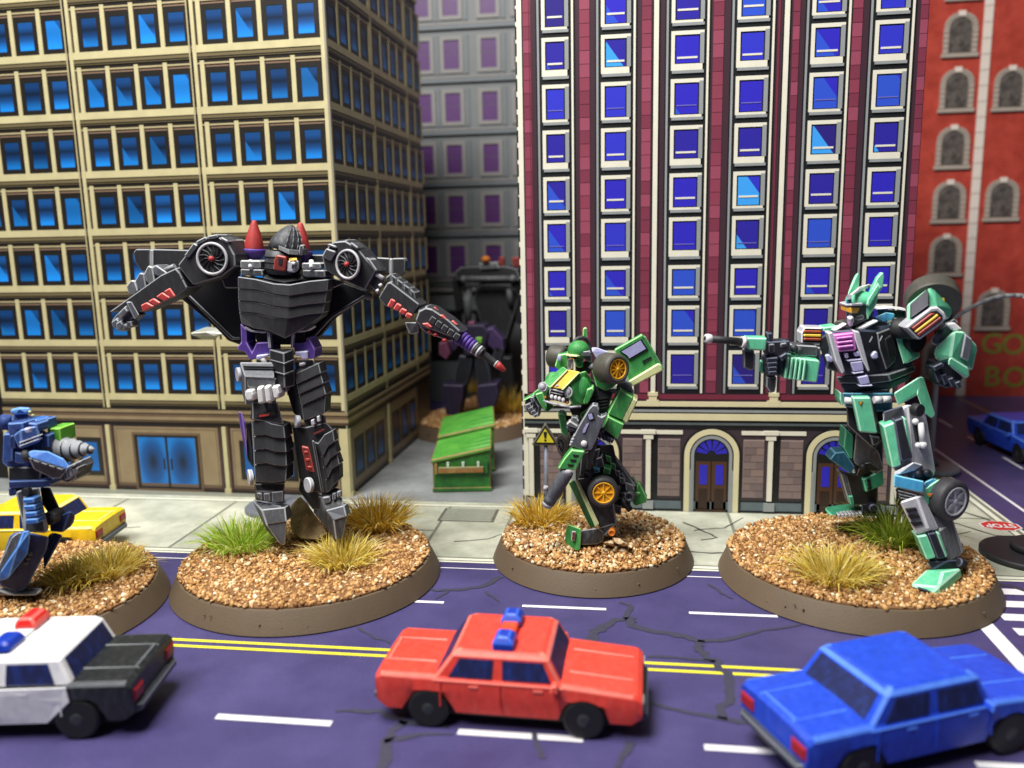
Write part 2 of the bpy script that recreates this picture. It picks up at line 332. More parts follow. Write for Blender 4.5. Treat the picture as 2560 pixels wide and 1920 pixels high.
def win_at(x, y, z, rz, parent, meshes, n0='window'):
    o = link(n0, meshes[0], parent, (x, y, z)); o.rotation_euler = (0, 0, rz)
    for nm, me in meshes[1:]: link(nm, me, o)
    return o
XW = []
for b in range(3):
    for k in range(4): XW.append(-3.2*b-0.43-0.75*k)
floors = [2.24+1.385*i for i in range(8)]
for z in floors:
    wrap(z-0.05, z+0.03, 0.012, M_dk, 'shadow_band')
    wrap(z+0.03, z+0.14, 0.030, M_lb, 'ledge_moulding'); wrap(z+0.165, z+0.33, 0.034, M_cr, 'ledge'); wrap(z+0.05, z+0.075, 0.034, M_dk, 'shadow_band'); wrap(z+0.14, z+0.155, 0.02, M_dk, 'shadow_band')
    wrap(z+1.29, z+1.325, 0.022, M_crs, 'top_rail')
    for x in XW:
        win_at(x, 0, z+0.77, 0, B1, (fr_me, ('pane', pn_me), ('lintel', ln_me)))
        link('mullion', mu_me, B1, (x-0.375, 0, z+0.77))
    for k in range(10):
        y = 0.43+0.75*k+0.2*(k//4)
        win_at(0, y, z+0.77, math.pi/2, B1, (fr_me, ('pane', pn_me), ('lintel', ln_me)))
        o = link('mullion', mu_me, B1, (0, y+0.375, z+0.77)); o.rotation_euler = (0, 0, math.pi/2)
    # corner posts
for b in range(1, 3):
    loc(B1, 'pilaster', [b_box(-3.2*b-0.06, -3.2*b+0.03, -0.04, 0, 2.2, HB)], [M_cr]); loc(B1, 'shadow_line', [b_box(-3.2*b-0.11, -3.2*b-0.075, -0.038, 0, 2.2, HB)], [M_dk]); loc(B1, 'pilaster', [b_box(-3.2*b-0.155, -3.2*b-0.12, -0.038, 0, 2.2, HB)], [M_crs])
loc(B1, 'corner_post', [b_box(-0.1, 0.036, -0.036, 0.0, 2.2, HB), b_box(0, 0.036, 0, 0.05, 2.2, HB)], [M_cr])
loc(B1, 'corner_line', [b_box(-0.012, 0.037, -0.0375, -0.0365, 0, HB)], [card('card_fold', '8a8578')])
for y in (3.2, 6.4): loc(B1, 'pilaster', [b_box(0, 0.04, y-0.06, y+0.03, 2.2, HB)], [M_crs])
wrap(HB, HB+0.12, 0.06, M_cr, 'parapet')
# heavy cornice over the street floor
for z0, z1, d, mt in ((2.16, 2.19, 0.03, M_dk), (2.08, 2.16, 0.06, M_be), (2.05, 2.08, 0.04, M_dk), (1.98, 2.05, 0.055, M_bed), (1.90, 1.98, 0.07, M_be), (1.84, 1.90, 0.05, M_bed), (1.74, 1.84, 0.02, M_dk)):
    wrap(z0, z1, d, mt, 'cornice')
M_g1d = glass_print('door_glass_print', 1.4, '06182e', '0b3c6e', '1272c8', '0f5490')
M_gdoor = bpy.data.materials.new('entrance_glass_print'); M_gdoor.use_nodes = True
def _gd():
    nt = M_gdoor.node_tree; b = nt.nodes['Principled BSDF']; L = nt.links.new; tc = nd(nt, 'ShaderNodeTexCoord'); mp = nd(nt, 'ShaderNodeMapping'); mp.inputs['Scale'].default_value = (2.4, 0.01, 1.35); mp.inputs['Rotation'].default_value = (0, 0.35, 0)
    g_ = nd(nt, 'ShaderNodeTexGradient', gradient_type='SPHERICAL'); cr = nd(nt, 'ShaderNodeValToRGB'); E = cr.color_ramp.elements; E[0].color = (*hx('1570bc'), 1); E[1].color = (*hx('08203c'), 1); E[1].position = 0.9
    e = E.new(0.3); e.color = (*hx('0e4f90'), 1); L(tc.outputs['Object'], mp.inputs[0]); L(mp.outputs[0], g_.inputs[0]); L(g_.outputs[1], cr.inputs[0]); L(cr.outputs[0], b.inputs['Base Color']); b.inputs['Roughness'].default_value = 0.35
_gd()
def ground_bay(x0, x1, kind, rz=0, base=(0, 0)):
    p = bpy.data.objects.new('street_bay', None)
    bms = [b_box(x0+0.16, x1-0.2, -0.012, 0, 0.12, 1.70)]
    def put(name, bms, mt, par=B1):
        me = mesh_from(name, bms, [mt]); o = link(name, me, par, (base[0], base[1], 0) if par is B1 else (0, 0, 0))
        if par is B1: o.rotation_euler = (0, 0, rz)
        return o
    put('panel_edge', [b_box(x0+0.10, x1-0.14, -0.006, 0, 0.06, 1.735)], M_ow)
    put('wall_panel', bms, M_be)
    put('panel_line', [b_box(x0+0.2, x1-0.24, -0.016, 0, 1.64, 1.655)], M_bed); put('panel_line', [b_box(x0+0.2, x0+0.215, -0.016, 0, 0.18, 1.64)], M_bed); put('panel_line', [b_box(x1-0.255, x1-0.24, -0.016, 0, 0.18, 1.64)], M_bed); put('panel_foot', [b_box(x0+0.16, x1-0.2, -0.02, 0, 0.12, 0.2)], M_bed)
    put('pilaster', [b_box(x0-0.06, x0+0.05, -0.06, 0, 0.05, 1.74), b_box(x0-0.09, x0+0.08, -0.075, 0, 0, 0.12)], M_cr)
    put('pilaster', [b_box(x0+0.07, x0+0.1, -0.04, 0, 0, 1.74)], M_bed)
    if kind == 'door':
        c = (x0+x1)/2-0.02
        f = put('entrance', frame_bm(1.9, 1.55, 0.06, -0.03, 0), M_bed); f.location.z = 0.775; f.location.x += c*math.cos(rz); f.location.y += c*math.sin(rz)
        me = mesh_from('door_frame', frame_bm(1.76, 1.46, 0.07, -0.024, 0)+[b_box(-0.03, 0.03, -0.024, 0, -0.7, 0.7)], [M_dk]); link('door_frame', me, f, (0, 0, 0))
        dm = mesh_from('glass_door', [b_box(-0.38, 0.38, -0.018, -0.012, -0.68, 0.66)], [M_gdoor])
        for s in (-1, 1): link('glass_door', dm, f, (s*0.415, 0, 0))
        hm = mesh_from('door_handle', [b_box(-0.02, 0.02, -0.03, -0.018, -0.14, 0.14)], [M_dk])
        for s in (-1, 1): link('door_handle', hm, f, (s*0.1, 0, -0.05))
    else:
        for k in range(3):
            c = x0+0.62+0.84*k+0.1
            o = link('window', g_fr, B1, (base[0]+c*math.cos(rz), base[1]+c*math.sin(rz), 0.88)); o.rotation_euler = (0, 0, rz); link('pane', g_pn, o)
    put('wall_base', [b_box(x0+0.1, x1-0.1, -0.02, 0, 0, 0.05)], M_dk)
g_fr = mesh_from('window', frame_bm(0.7, 1.02, 0.12, -0.022, 0), [M_dk]); g_pn = mesh_from('pane', [b_box(-0.26, 0.26, -0.016, -0.006, -0.4, 0.4)], [M_g1d])
for (a, b, k) in ((-9.5, -6.5, 'w'), (-6.5, -3.25, 'door'), (-3.25, -0.05, 'w')): ground_bay(a, b, k)
for (a, b) in ((0.05, 3.2), (3.2, 6.4)): ground_bay(a, b, 'w', math.pi/2)
loc(B1, 'pilaster', [b_box(-0.2, 0.03, -0.055, 0, 0, 1.74)], [M_cr])

# ---- black block added to stand for the shade in the left-edge gap
DT = thing('dark_gap_block', (-18.6, 20.05, 0), 'black block added for the shaded gap, a sliver at the left edge beside the office block', 'building')
loc(DT, 'wall', [b_box(-2.2, 2.05, 0, 5, 0, 13)], [card('card_black', '0d0d0f')])
for k in range(9): loc(DT, 'floor_band', [b_box(-2.2, 2.06, -0.03, 0, 1.3+k*1.3, 1.38+k*1.3)], [card('card_black_band', '1a1a1d')])

# ---- maroon hotel block (centre) : printed facade y=18.7
HX0, HX1, HT = -2.4, 6.0, 13.4
B2 = thing('maroon_block', (0, 18.7, 0), 'maroon and white apartment block with indigo windows behind the green and the mint robot', 'building')
M_ma = card('card_dark_maroon', '3d2831'); M_cm = card('card_crimson', '6e2a3a'); M_bw = card('card_white', 'd9d6c4'); M_gy = card('card_grey', '8b9090'); M_bk = card('card_black_line', '16181a'); M_cb = card('card_cornice_cream', 'cfc7a0'); M_st = card('card_stone', '7a6a66', 0.5); M_pu = card('card_plum_dark', '3a3036')
loc(B2, 'wall', [b_box(HX0, HX1, 0, 6.5, 0, HT)], [M_ma])
# deckled white edge strip with black dashes
loc(B2, 'edge_strip', [b_box(HX0, -2.27, -0.012, 0, 0, HT)], [M_bw])
ed = mesh_from('edge_mark', [b_box(-0.012, 0.022, -0.016, -0.0, -0.13, 0.13)], [M_bk])
for k in range(36): link('edge_mark', ed, B2, (HX0, 0, 0.2+k*0.36+random.uniform(-.04, .04)))
Z0 = 2.78
def vstrip(name, x0, x1, mt, d=0.012, z0=Z0, z1=HT): return loc(B2, name, [b_box(x0, x1, -d, 0, z0, z1)], [mt])
wins = [(-1.84, -1.26), (-0.57, 0.06), (0.90, 1.58), (2.24, 2.90), (3.73, 4.40), (4.98, 5.63)]
rowz = [(2.88, 3.75), (3.87, 4.75), (4.86, 5.64), (5.77, 6.67), (6.77, 7.60), (7.71, 8.59), (8.70, 9.54), (9.65, 10.5), (10.6, 11.45), (11.57, 12.42), (12.5, 13.3)]
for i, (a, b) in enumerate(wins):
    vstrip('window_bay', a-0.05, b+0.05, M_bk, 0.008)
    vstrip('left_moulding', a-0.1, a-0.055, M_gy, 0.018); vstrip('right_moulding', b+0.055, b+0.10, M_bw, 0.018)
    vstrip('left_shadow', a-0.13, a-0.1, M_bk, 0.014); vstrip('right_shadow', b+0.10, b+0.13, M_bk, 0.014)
vstrip('brick_back', -2.24, -2.06, paint('mortar', '4a1c28', 0.5), 0.004)
bw = [(-2.24, -2.08), (-1.03, -0.81), (0.29, 0.49), (1.76, 1.98), (3.36, 3.50), (4.53, 4.73), (5.84, 5.99)]
bcols = [card('brick_crimson', '833a4c'), card('brick_crimson_pale', '8e4458'), card('brick_crimson_deep', '753244')]
for (a, b) in bw:
    vstrip('brick_back', a, b, paint('mortar', '4a1c28', 0.5), 0.005)
    ms = [mesh_from('brick', [b_box(-(b-a)/2+0.004, (b-a)/2-0.004, -0.011, 0, -0.132, 0.132)], [bcols[j]]) for j in range(3)]
    for k in range(38):
        link('brick', ms[random.randrange(3)], B2, ((a+b)/2, 0, Z0+0.14+k*0.275))
vstrip('thin_stripe', 3.07, 3.11, M_cm, 0.01); vstrip('thin_stripe', -2.12, -2.11, M_cm, 0.02)
for (a, b) in ((0.54, 0.64), (3.19, 3.29)):
    vstrip('pilaster', a, b, M_bw, 0.035); vstrip('pilaster_shadow', b, b+0.03, M_bk, 0.01); vstrip('pilaster_shadow', a-0.03, a, M_bk, 0.01)
    loc(B2, 'pilaster_foot', [b_box(a-0.06, b+0.06, -0.06, 0, 2.72, 2.80), b_box(a-0.04, b+0.04, -0.05, 0, 2.62, 2.72), b_box(a-0.09, b+0.09, -0.055, 0, 2.48, 2.62)], [M_cb])
def glass2(name):
    mt = bpy.data.materials.new(name); mt.use_nodes = True; nt = mt.node_tree; b = nt.nodes['Principled BSDF']; L = nt.links.new
    tc = nd(nt, 'ShaderNodeTexCoord'); sp = nd(nt, 'ShaderNodeSeparateXYZ'); oi = nd(nt, 'ShaderNodeObjectInfo'); L(tc.outputs['Object'], sp.inputs[0]); rnd = oi.outputs['Random']
    def mth(op, a, b2=None, c=None):
        n = nd(nt, 'ShaderNodeMath', operation=op)
        for i, v in enumerate((a, b2, c)):
            if v is None: continue
            if isinstance(v, (int, float)): n.inputs[i].default_value = v
            else: L(v, n.inputs[i])
        return n.outputs[0]
    cr = nd(nt, 'ShaderNodeValToRGB'); cr.color_ramp.interpolation = 'CONSTANT'; E = cr.color_ramp.elements
    E[0].position = 0; E[0].color = (*hx('2c2596'), 1); E[1].position = 0.35; E[1].color = (*hx('2f28b4'), 1)
    for p, c in ((0.6, '3034bc'), (0.75, '2a2178'), (0.86, '2f50c4')): e = E.new(p); e.color = (*hx(c), 1)
    L(rnd, cr.inputs[0])
    r2 = mth('FRACT', mth('MULTIPLY', rnd, 13.7)); r3 = mth('FRACT', mth('MULTIPLY', rnd, 57.1)); r4 = mth('FRACT', mth('MULTIPLY', rnd, 91.3))
    s = mth('ADD', mth('MULTIPLY', sp.outputs[0], 2.2), mth('MULTIPLY', sp.outputs[2], 1.6))
    st = mth('LESS_THAN', s, mth('MULTIPLY_ADD', r2, 1.6, -0.8)); on = mth('MULTIPLY', st, mth('GREATER_THAN', r3, 0.5))
    lc = nd(nt, 'ShaderNodeMix', data_type='RGBA'); lc.inputs[6].default_value = (*hx('2f50c4'), 1); lc.inputs[7].default_value = (*hx('3c9ae8'), 1); L(mth('GREATER_THAN', r4, 0.7), lc.inputs[0])
    mx = nd(nt, 'ShaderNodeMix', data_type='RGBA'); L(on, mx.inputs[0]); L(cr.outputs[0], mx.inputs[6]); L(lc.outputs[2], mx.inputs[7]); L(mx.outputs[2], b.inputs['Base Color']); b.inputs['Roughness'].default_value = 0.35
    return mt
M_g2 = glass2('indigo_glass_print')
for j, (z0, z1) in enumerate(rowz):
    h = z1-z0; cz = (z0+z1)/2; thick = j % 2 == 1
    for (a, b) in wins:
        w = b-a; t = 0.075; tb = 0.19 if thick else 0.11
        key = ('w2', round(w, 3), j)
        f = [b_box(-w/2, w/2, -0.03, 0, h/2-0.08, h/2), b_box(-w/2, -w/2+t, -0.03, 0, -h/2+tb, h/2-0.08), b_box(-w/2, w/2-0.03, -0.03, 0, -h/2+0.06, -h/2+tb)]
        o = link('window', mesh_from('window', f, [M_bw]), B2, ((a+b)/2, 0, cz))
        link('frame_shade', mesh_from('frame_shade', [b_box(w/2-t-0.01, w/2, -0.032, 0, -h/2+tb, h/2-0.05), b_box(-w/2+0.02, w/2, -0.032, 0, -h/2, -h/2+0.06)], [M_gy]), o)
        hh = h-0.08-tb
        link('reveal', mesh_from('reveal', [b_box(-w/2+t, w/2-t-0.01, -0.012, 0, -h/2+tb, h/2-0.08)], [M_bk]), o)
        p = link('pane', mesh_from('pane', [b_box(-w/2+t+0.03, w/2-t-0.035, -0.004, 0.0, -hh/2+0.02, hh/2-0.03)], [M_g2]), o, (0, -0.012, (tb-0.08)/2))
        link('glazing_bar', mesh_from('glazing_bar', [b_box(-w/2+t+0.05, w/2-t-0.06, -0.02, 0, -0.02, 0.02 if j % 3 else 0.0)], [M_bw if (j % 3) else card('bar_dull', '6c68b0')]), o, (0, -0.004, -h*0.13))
def hband(name, z0, z1, d, mt, x0=HX0+0.05, x1=HX1): return loc(B2, name, [b_box(x0, x1, -d, 0, z0, z1)], [mt])
hband('base_band', 2.64, 2.75, 0.012, M_cm); hband('cornice', 2.48, 2.585, 0.05, M_cb); hband('cornice_shadow', 2.40, 2.48, 0.02, M_bk); hband('cornice', 2.345, 2.40, 0.03, M_gy); hband('cornice_shadow', 2.31, 2.345, 0.02, M_bk)
hband('fascia', 2.165, 2.31, 0.045, M_cb); hband('cornice_shadow', 2.10, 2.165, 0.02, M_bk); hband('cornice', 2.05, 2.10, 0.035, paint('card_slate', '50585a', 0.45)); hband('cornice_shadow', 1.965, 2.05, 0.02, M_bk)
hband('street_wall', 0.27, 1.965, 0.006, M_pu); hband('plinth', 0.06, 0.25, 0.02, paint('card_plinth', '59666c', 0.45)); hband('plinth_edge', 0.25, 0.3, 0.012, M_bk); hband('plinth_edge', 0.0, 0.06, 0.012, M_bk)
doors = [-0.78, 1.92, 4.60]
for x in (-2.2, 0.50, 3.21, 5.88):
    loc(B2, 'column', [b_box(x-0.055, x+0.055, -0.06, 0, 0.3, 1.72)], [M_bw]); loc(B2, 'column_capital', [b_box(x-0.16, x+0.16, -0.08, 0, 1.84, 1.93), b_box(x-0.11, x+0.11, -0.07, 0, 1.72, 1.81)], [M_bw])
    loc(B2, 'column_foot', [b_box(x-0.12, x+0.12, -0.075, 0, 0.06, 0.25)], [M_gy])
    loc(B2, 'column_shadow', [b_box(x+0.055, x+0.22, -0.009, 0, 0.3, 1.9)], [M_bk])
for (a, b) in ((-2.0, -1.5), (-0.08, 0.36), (0.72, 1.22), (2.62, 3.08), (3.42, 3.92), (5.30, 5.74)):
    loc(B2, 'lintel_band', [b_box(a-0.05, b+0.05, -0.03, 0, 1.83, 1.92)], [M_bw])
    loc(B2, 'stone_backing', [b_box(a, b, -0.009, 0, 0.36, 1.72)], [card('stone_mortar', '9a8884', 0.5)])
    for r in range(8):
        z = 0.445+r*0.168; sh = (b-a)*(0.38 if r % 2 else 0.62)
        for (p, q) in ((a, a+sh), (a+sh, b)):
            me = mesh_from('stone_block', [b_box(-(q-p)/2+0.008, (q-p)/2-0.008, -0.022, 0, -0.076, 0.076)], [[M_st, card('card_stone_warm', '826f68', 0.5), card('card_stone_dark', '6d5f5e', 0.5)][random.randrange(3)]]); link('stone_block', me, B2, ((p+q)/2, 0, z))
def arch_pts(c, w, zt, z0, n=20, r=None):
    r = w/2; zc = zt-r; return [(c-r, z0)]+[(c-r*math.cos(math.pi*k/n), zc+r*math.sin(math.pi*k/n)) for k in range(n+1)]+[(c+r, z0)]
def arch_band(c, w0, w1, zt0, zt1, z0, d, n=20):
    A = arch_pts(c, w0, zt0, z0, n); B = arch_pts(c, w1, zt1, z0, n); bm = bmesh.new()
    va = [(bm.verts.new((x, -d, z)), bm.verts.new((x, 0, z))) for x, z in A]; vb = [(bm.verts.new((x, -d, z)), bm.verts.new((x, 0, z))) for x, z in B]
    for i in range(len(A)-1):
        bm.faces.new((va[i][0], va[i+1][0], vb[i+1][0], vb[i][0])); bm.faces.new((va[i][0], va[i][1], va[i+1][1], va[i+1][0])); bm.faces.new((vb[i][0], vb[i+1][0], vb[i+1][1], vb[i][1]))
    return fixn(bm)
M_wd = card('card_door_brown', '4a3020'); M_wd2 = card('card_door_brown_dark', '2e1e16'); M_db = card('card_door_blue', '2c28b0')
for c in doors:
    D = link('arched_doorway', mesh_from('arched_doorway', [arch_band(0, 1.22, 0.98, 1.96, 1.84, 0.0, 0.05)], [M_cb]), B2, (c, 0, 0))
    link('arch_shadow', mesh_from('arch_shadow', [arch_band(0, 1.34, 1.22, 2.0, 1.96, 0.0, 0.03), arch_band(0, 0.98, 0.92, 1.84, 1.81, 0, 0.03)], [M_bk]), D)
    link('arch_inner', mesh_from('arch_inner', [arch_band(0, 0.92, 0.78, 1.81, 1.735, 0.0, 0.035)], [M_gy]), D)
    a = arch_pts(0, 0.78, 1.735, 0.0); link('recess', mesh_from('recess', [b_loft([(x, -0.012, z) for x, z in a], [(x, -0.001, z) for x, z in a])], [M_bk]), D)
    for k in range(6):
        t0 = math.radians(6+k*28.6); t1 = math.radians(6+k*28.6+21); r0, r1, zc = 0.1, 0.345, 1.36
        q = [(r0*math.cos(t0), r0*math.sin(t0)), (r1*math.cos(t0), r1*math.sin(t0)), (r1*math.cos((t0+t1)/2)*1.01, r1*math.sin((t0+t1)/2)*1.01), (r1*math.cos(t1), r1*math.sin(t1)), (r0*math.cos(t1), r0*math.sin(t1))]
        link('fanlight_pane', mesh_from('fanlight_pane', [b_loft([(x, -0.018, zc+z) for x, z in q], [(x, -0.01, zc+z) for x, z in q])], [M_db]), D)
    for s in (-1, 1):
        link('door_leaf', mesh_from('door_leaf', [b_box(s*0.18-0.165, s*0.18+0.165, -0.02, -0.01, 0.02, 1.2)], [M_wd]), D)
        link('door_pane', mesh_from('door_pane', [b_box(s*0.18-0.085, s*0.18+0.085, -0.027, -0.018, 0.66, 1.12)], [M_db]), D)
        link('door_panel', mesh_from('door_panel', [b_box(s*0.18-0.1, s*0.18+0.1, -0.026, -0.018, 0.08, 0.56)], [M_wd2]), D)
        link('door_jamb', mesh_from('door_jamb', [b_box(s*0.46-0.03, s*0.46+0.03, -0.045, 0, 0, 1.0)], [M_gy]), D)

# ---- grey block with violet windows at the end of the alley
B3 = thing('grey_block', (-6.5, 31.5, 0), 'grey stone block with violet windows closing the end of the alley', 'building')
M_g3 = card('card_stone_grey', '606465', 0.5); M_g3l = card('card_stone_pale', '747270', 0.5); M_g3d = card('card_stone_slate', '5c6266', 0.5); M_vi = card('card_violet', '451c58', 0.45); M_vid = card('card_violet_dark', '3f2050', 0.45)
loc(B3, 'wall', [b_box(-3.5, 6.5, 0, 3, 0, 17.5)], [M_g3])
wf = mesh_from('window', frame_bm(0.86, 1.30, 0.14, -0.05, 0), [M_g3l]); wp = mesh_from('pane', [b_box(-0.31, 0.31, -0.01, 0, -0.53, 0.05), b_box(-0.31, 0.31, -0.01, 0, 0.07, 0.53)], [M_vi]); wt = mesh_from('pane_shade', [b_box(-0.31, 0.31, -0.016, -0.01, 0.25, 0.53)], [M_vid]); ws = mesh_from('window_side', [b_box(0.48, 0.62, -0.04, 0, -0.68, 0.68)], [M_g3d])
for r in range(7):
    z = 5.53+r*1.86
    loc(B3, 'string_course', [b_box(-3.5, 6.5, -0.10, 0, z-0.98, z-0.84)], [M_g3d]); loc(B3, 'string_course', [b_box(-3.5, 6.5, -0.07, 0, z-0.82, z-0.76)], [M_g3l])
    for x in (-2.3, -1.02, 0.08, 1.47, 2.72, 3.9):
        o = link('window', wf, B3, (x, 0, z)); link('pane', wp, o); link('window_side', ws, o)
for z0, z1, mt in ((4.32, 4.47, M_g3l), (4.68, 4.69, M_g3l), (3.6, 3.7, M_g3d)): loc(B3, 'cornice', [b_box(-3.5, 6.5, -0.15, 0, z0, z1)], [mt])
for k in range(5): loc(B3, 'shop_opening', [b_box(-2.9+k*1.8, -1.6+k*1.8, -0.03, 0, 1.6, 3.5)], [card('card_black', '0d0d0f')])
for k in range(9): loc(B3, 'stone_course', [b_box(-3.5, 6.5, -0.02, 0, 0.1+k*0.17, 0.22+k*0.17)], [M_g3d])

# ---- red brick block on the right
B4 = thing('red_brick_block', (14, 33.2, 0), 'red brick block with arched stone windows behind the side street', 'building')
M_rb = printmat('red_brick_print', ('983428', 'b8483a'), 1.6, 0.45, 18, 0.12); M_sf = card('card_window_stone', 'a89c90', 0.5); M_wg = card('card_window_dark', '4a4440', 0.45); M_pl = card('card_quoin', 'd8ccc0', 0.5)
loc(B4, 'wall', [b_box(-7.5, 9, 0, 3, 0, 19)], [M_rb])
for k in range(34):
    w = 0.30
    me = mesh_from('quoin_stone', [b_box(-w/2, w/2, -0.05, 0, -0.26, 0.26)], [M_pl]) if k == 0 else me
    link('quoin_stone', me, B4, (-1.35, 0, 0.28+k*0.54))
vo = []
for k in range(13):
    t = math.pi*k/12; c0, s0 = math.cos(t), math.sin(t)
    vo.append((0.56*c0, 0.36+0.5*s0))
def red_window(x, z):
    o = link('window', rw0, B4, (x, 0, z)); link('pane', rw1, o); link('sill', rw2, o)
    for (a, b) in vo: link('surround_stone', rw3, o, (a, 0, b))
    for k in range(5):
        for s in (-1, 1): link('surround_stone', rw3, o, (s*0.58, 0, 0.22-k*0.21))
    link('keystone', rw4, o, (0, 0, 0.9))
a = arch_pts(0, 1.02, 0.88, -0.72); rw0 = mesh_from('window', [b_loft([(x, -0.02, z) for x, z in a], [(x, 0, z) for x, z in a])], [card('card_window_jamb', '6d625a', 0.5)])
a = arch_pts(0, 0.82, 0.76, -0.7); rw1 = mesh_from('pane', [b_loft([(x, -0.03, z) for x, z in a], [(x, -0.02, z) for x, z in a])], [printmat('sooty_glass_print', ('2c2826', '6e6660'), 3, 0.5, 20, 0.2)])
rw2 = mesh_from('sill', [b_box(-0.74, 0.74, -0.1, 0, -0.9, -0.74)], [M_sf]); rw3 = mesh_from('surround_stone', [b_box(-0.1, 0.1, -0.07, 0, -0.09, 0.09)], [M_sf]); rw4 = mesh_from('keystone', [b_box(-0.14, 0.14, -0.09, 0, -0.1, 0.12)], [M_pl])

for x, zs in ((-2.24, (1.4, 5.3, 7.26, 9.2, 11.2, 13.1, 15.0)), (-0.42, (3.27, 7.29, 11.17, 15.1)), (-5.0, (3.3, 7.3, 11.2)), (1.6, (5.3, 9.2, 13.1)), (3.6, (7.3, 11.2))):
    for z in zs:
        red_window(x, z)
for o in list(B4.children):
    if o.name.startswith('window'): o.scale = (0.84, 1, 0.82)
M_gf = paint('graffiti_green', '7a7a2c', 0.6, 0.3, 4, 0)
for ch_, x, z in (('G', -0.35, 1.98), ('O', 0.42, 1.95), ('H', 1.35, 2.0), ('B', -0.25, 0.72), ('O', 0.55, 0.70)):
    text_mesh('graffiti_letter', ch_, 1.08, M_gf, B4, Matrix.Translation((x, -0.012, z)) @ Matrix.Rotation(math.pi/2, 4, 'X'), bold=0.015)
# ================================================================== STREET FURNITURE
def tube_path(pts, r, seg=10):
    return [b_lathe(a, b, [(0, r), (1, r)], seg) for a, b in zip(pts[:-1], pts[1:])]+[b_ball(p, r, r, r, 8) for p in pts[1:-1]]
M_lp = paint('lamp_grey', 'a9abab', 0.4, 0.15, 6, 0.004); M_pb = paint('black_plastic', '26272a', 0.55, 0.2, 10, 0.01, 30); M_lpb = paint('lamp_base_grey', '6c7078', 0.5, 0.15, 5, 0.004)
def street_lamp(x, y, zt, dx, reach, label):
    t = thing('street_lamp', (x, y, 0), label, 'street lamp', 'street lamps on round bases')
    mkw('base_disc', [b_lathe((x, y, 0.012), (x, y, 0.15), [(0, 0.74), (0.6, 0.74), (1, 0.68)], 40)], [M_lpb], t)
    mkw('collar', [b_lathe((x, y, 0.15), (x, y, 0.42), [(0, 0.22), (0.5, 0.16), (1, 0.1)], 20)], [M_lpb], t)
    mkw('pole', [b_lathe((x, y, 0.42), (x, y, zt-0.5), [(0, 0.085), (1, 0.06)], 16)], [M_lp], t)
    P = []
    for k in range(9):
        q = k/8; P.append((x+dx*reach*q, y, zt-0.5+0.85*math.sin(min(1, q*1.15)*math.pi/2)-0.12*max(0, q-0.6)))
    mkw('arm', tube_path(P, 0.055), [M_lp], t)
    ex, ez = P[-1][0], P[-1][2]
    h = mkw('lamp_head', [b_hull([(ex-dx*0.1, y-0.1, ez-0.05), (ex-dx*0.1, y+0.1, ez-0.05), (ex, y, ez+0.07), (ex+dx*0.35, y-0.17, ez), (ex+dx*0.35, y+0.17, ez), (ex+dx*0.75, y-0.13, ez-0.03), (ex+dx*0.75, y+0.13, ez-0.03), (ex+dx*0.4, y, ez+0.1), (ex+dx*0.8, y, ez-0.06), (ex+dx*0.1, y-0.15, ez-0.1), (ex+dx*0.1, y+0.15, ez-0.1), (ex+dx*0.7, y-0.12, ez-0.1), (ex+dx*0.7, y+0.12, ez-0.1)])], [paint('lamp_pale', '8a8c82', 0.4), paint('lamp_pale_edge', 'd8d8cc', 0.4)], t, bevel=0.015)
    mkw('diffuser', [b_hull([(ex+dx*0.12, y-0.11, ez-0.1), (ex+dx*0.12, y+0.11, ez-0.1), (ex+dx*0.68, y-0.1, ez-0.1), (ex+dx*0.68, y+0.1, ez-0.1), (ex+dx*0.25, y, ez-0.2), (ex+dx*0.55, y, ez-0.2)])], [paint('diffuser', '9a9a78', 0.3)], t)
street_lamp(8.0, 22.6, 4.3, 1, 2.0, 'grey street lamp on a round base behind the mint robot, its arm reaching right')
street_lamp(-8.3, 18.1, 4.0, -1, 1.0, 'grey street lamp behind the black robot, its pale head showing under the outstretched arm')
# warning sign
t = thing('warning_sign', (-1.72, 17.3, 0), 'yellow triangular warning sign with a black exclamation mark, behind the kneeling green robot', 'road sign')
sx, sy = -1.72, 17.3
M_sg = paint('sign_black', '1c1b17', 0.5, 0.2, 6, 0.004); M_sy = paint('sign_yellow', 'c9c02c', 0.5, 0.2, 6, 0.004)
mkw('base_disc', [b_lathe((sx, sy, 0.012), (sx, sy, 0.1), [(0, 0.45), (1, 0.42)], 30)], [M_pb], t)
mkw('pole', [b_lathe((sx, sy, 0.1), (sx, sy, 1.95), [(0, 0.045), (1, 0.04)], 12)], [paint('pole_blue_grey', '7a8090', 0.45, 0.3, 9, 0.01)], t)
tri = [(-0.31, 1.89), (0.31, 1.89), (0.0, 2.40)]
mkw('sign_border', [b_loft([(sx+x, sy-0.09, z) for x, z in tri], [(sx+x, sy+0.0, z) for x, z in tri])], [M_sg, paint('sign_black_edge', '5c5a50', 0.5)], t, bevel=0.03)
tri2 = [(-0.19, 1.965), (0.19, 1.965), (0.0, 2.27)]
f = mkw('sign_face', [b_loft([(sx+x, sy-0.1, z) for x, z in tri2], [(sx+x, sy-0.085, z) for x, z in tri2])], [M_sy], t)
mkw('exclamation_mark', [b_loft([(sx+x, sy-0.106, z) for x, z in ((-0.022, 2.06), (0.022, 2.06), (0.038, 2.2), (-0.038, 2.2))], [(sx+x, sy-0.1, z) for x, z in ((-0.022, 2.06), (0.022, 2.06), (0.038, 2.2), (-0.038, 2.2))]), b_lathe((sx, sy-0.106, 2.015), (sx, sy-0.1, 2.015), [(0, 0.026), (1, 0.026)], 10)], [M_sg], f)
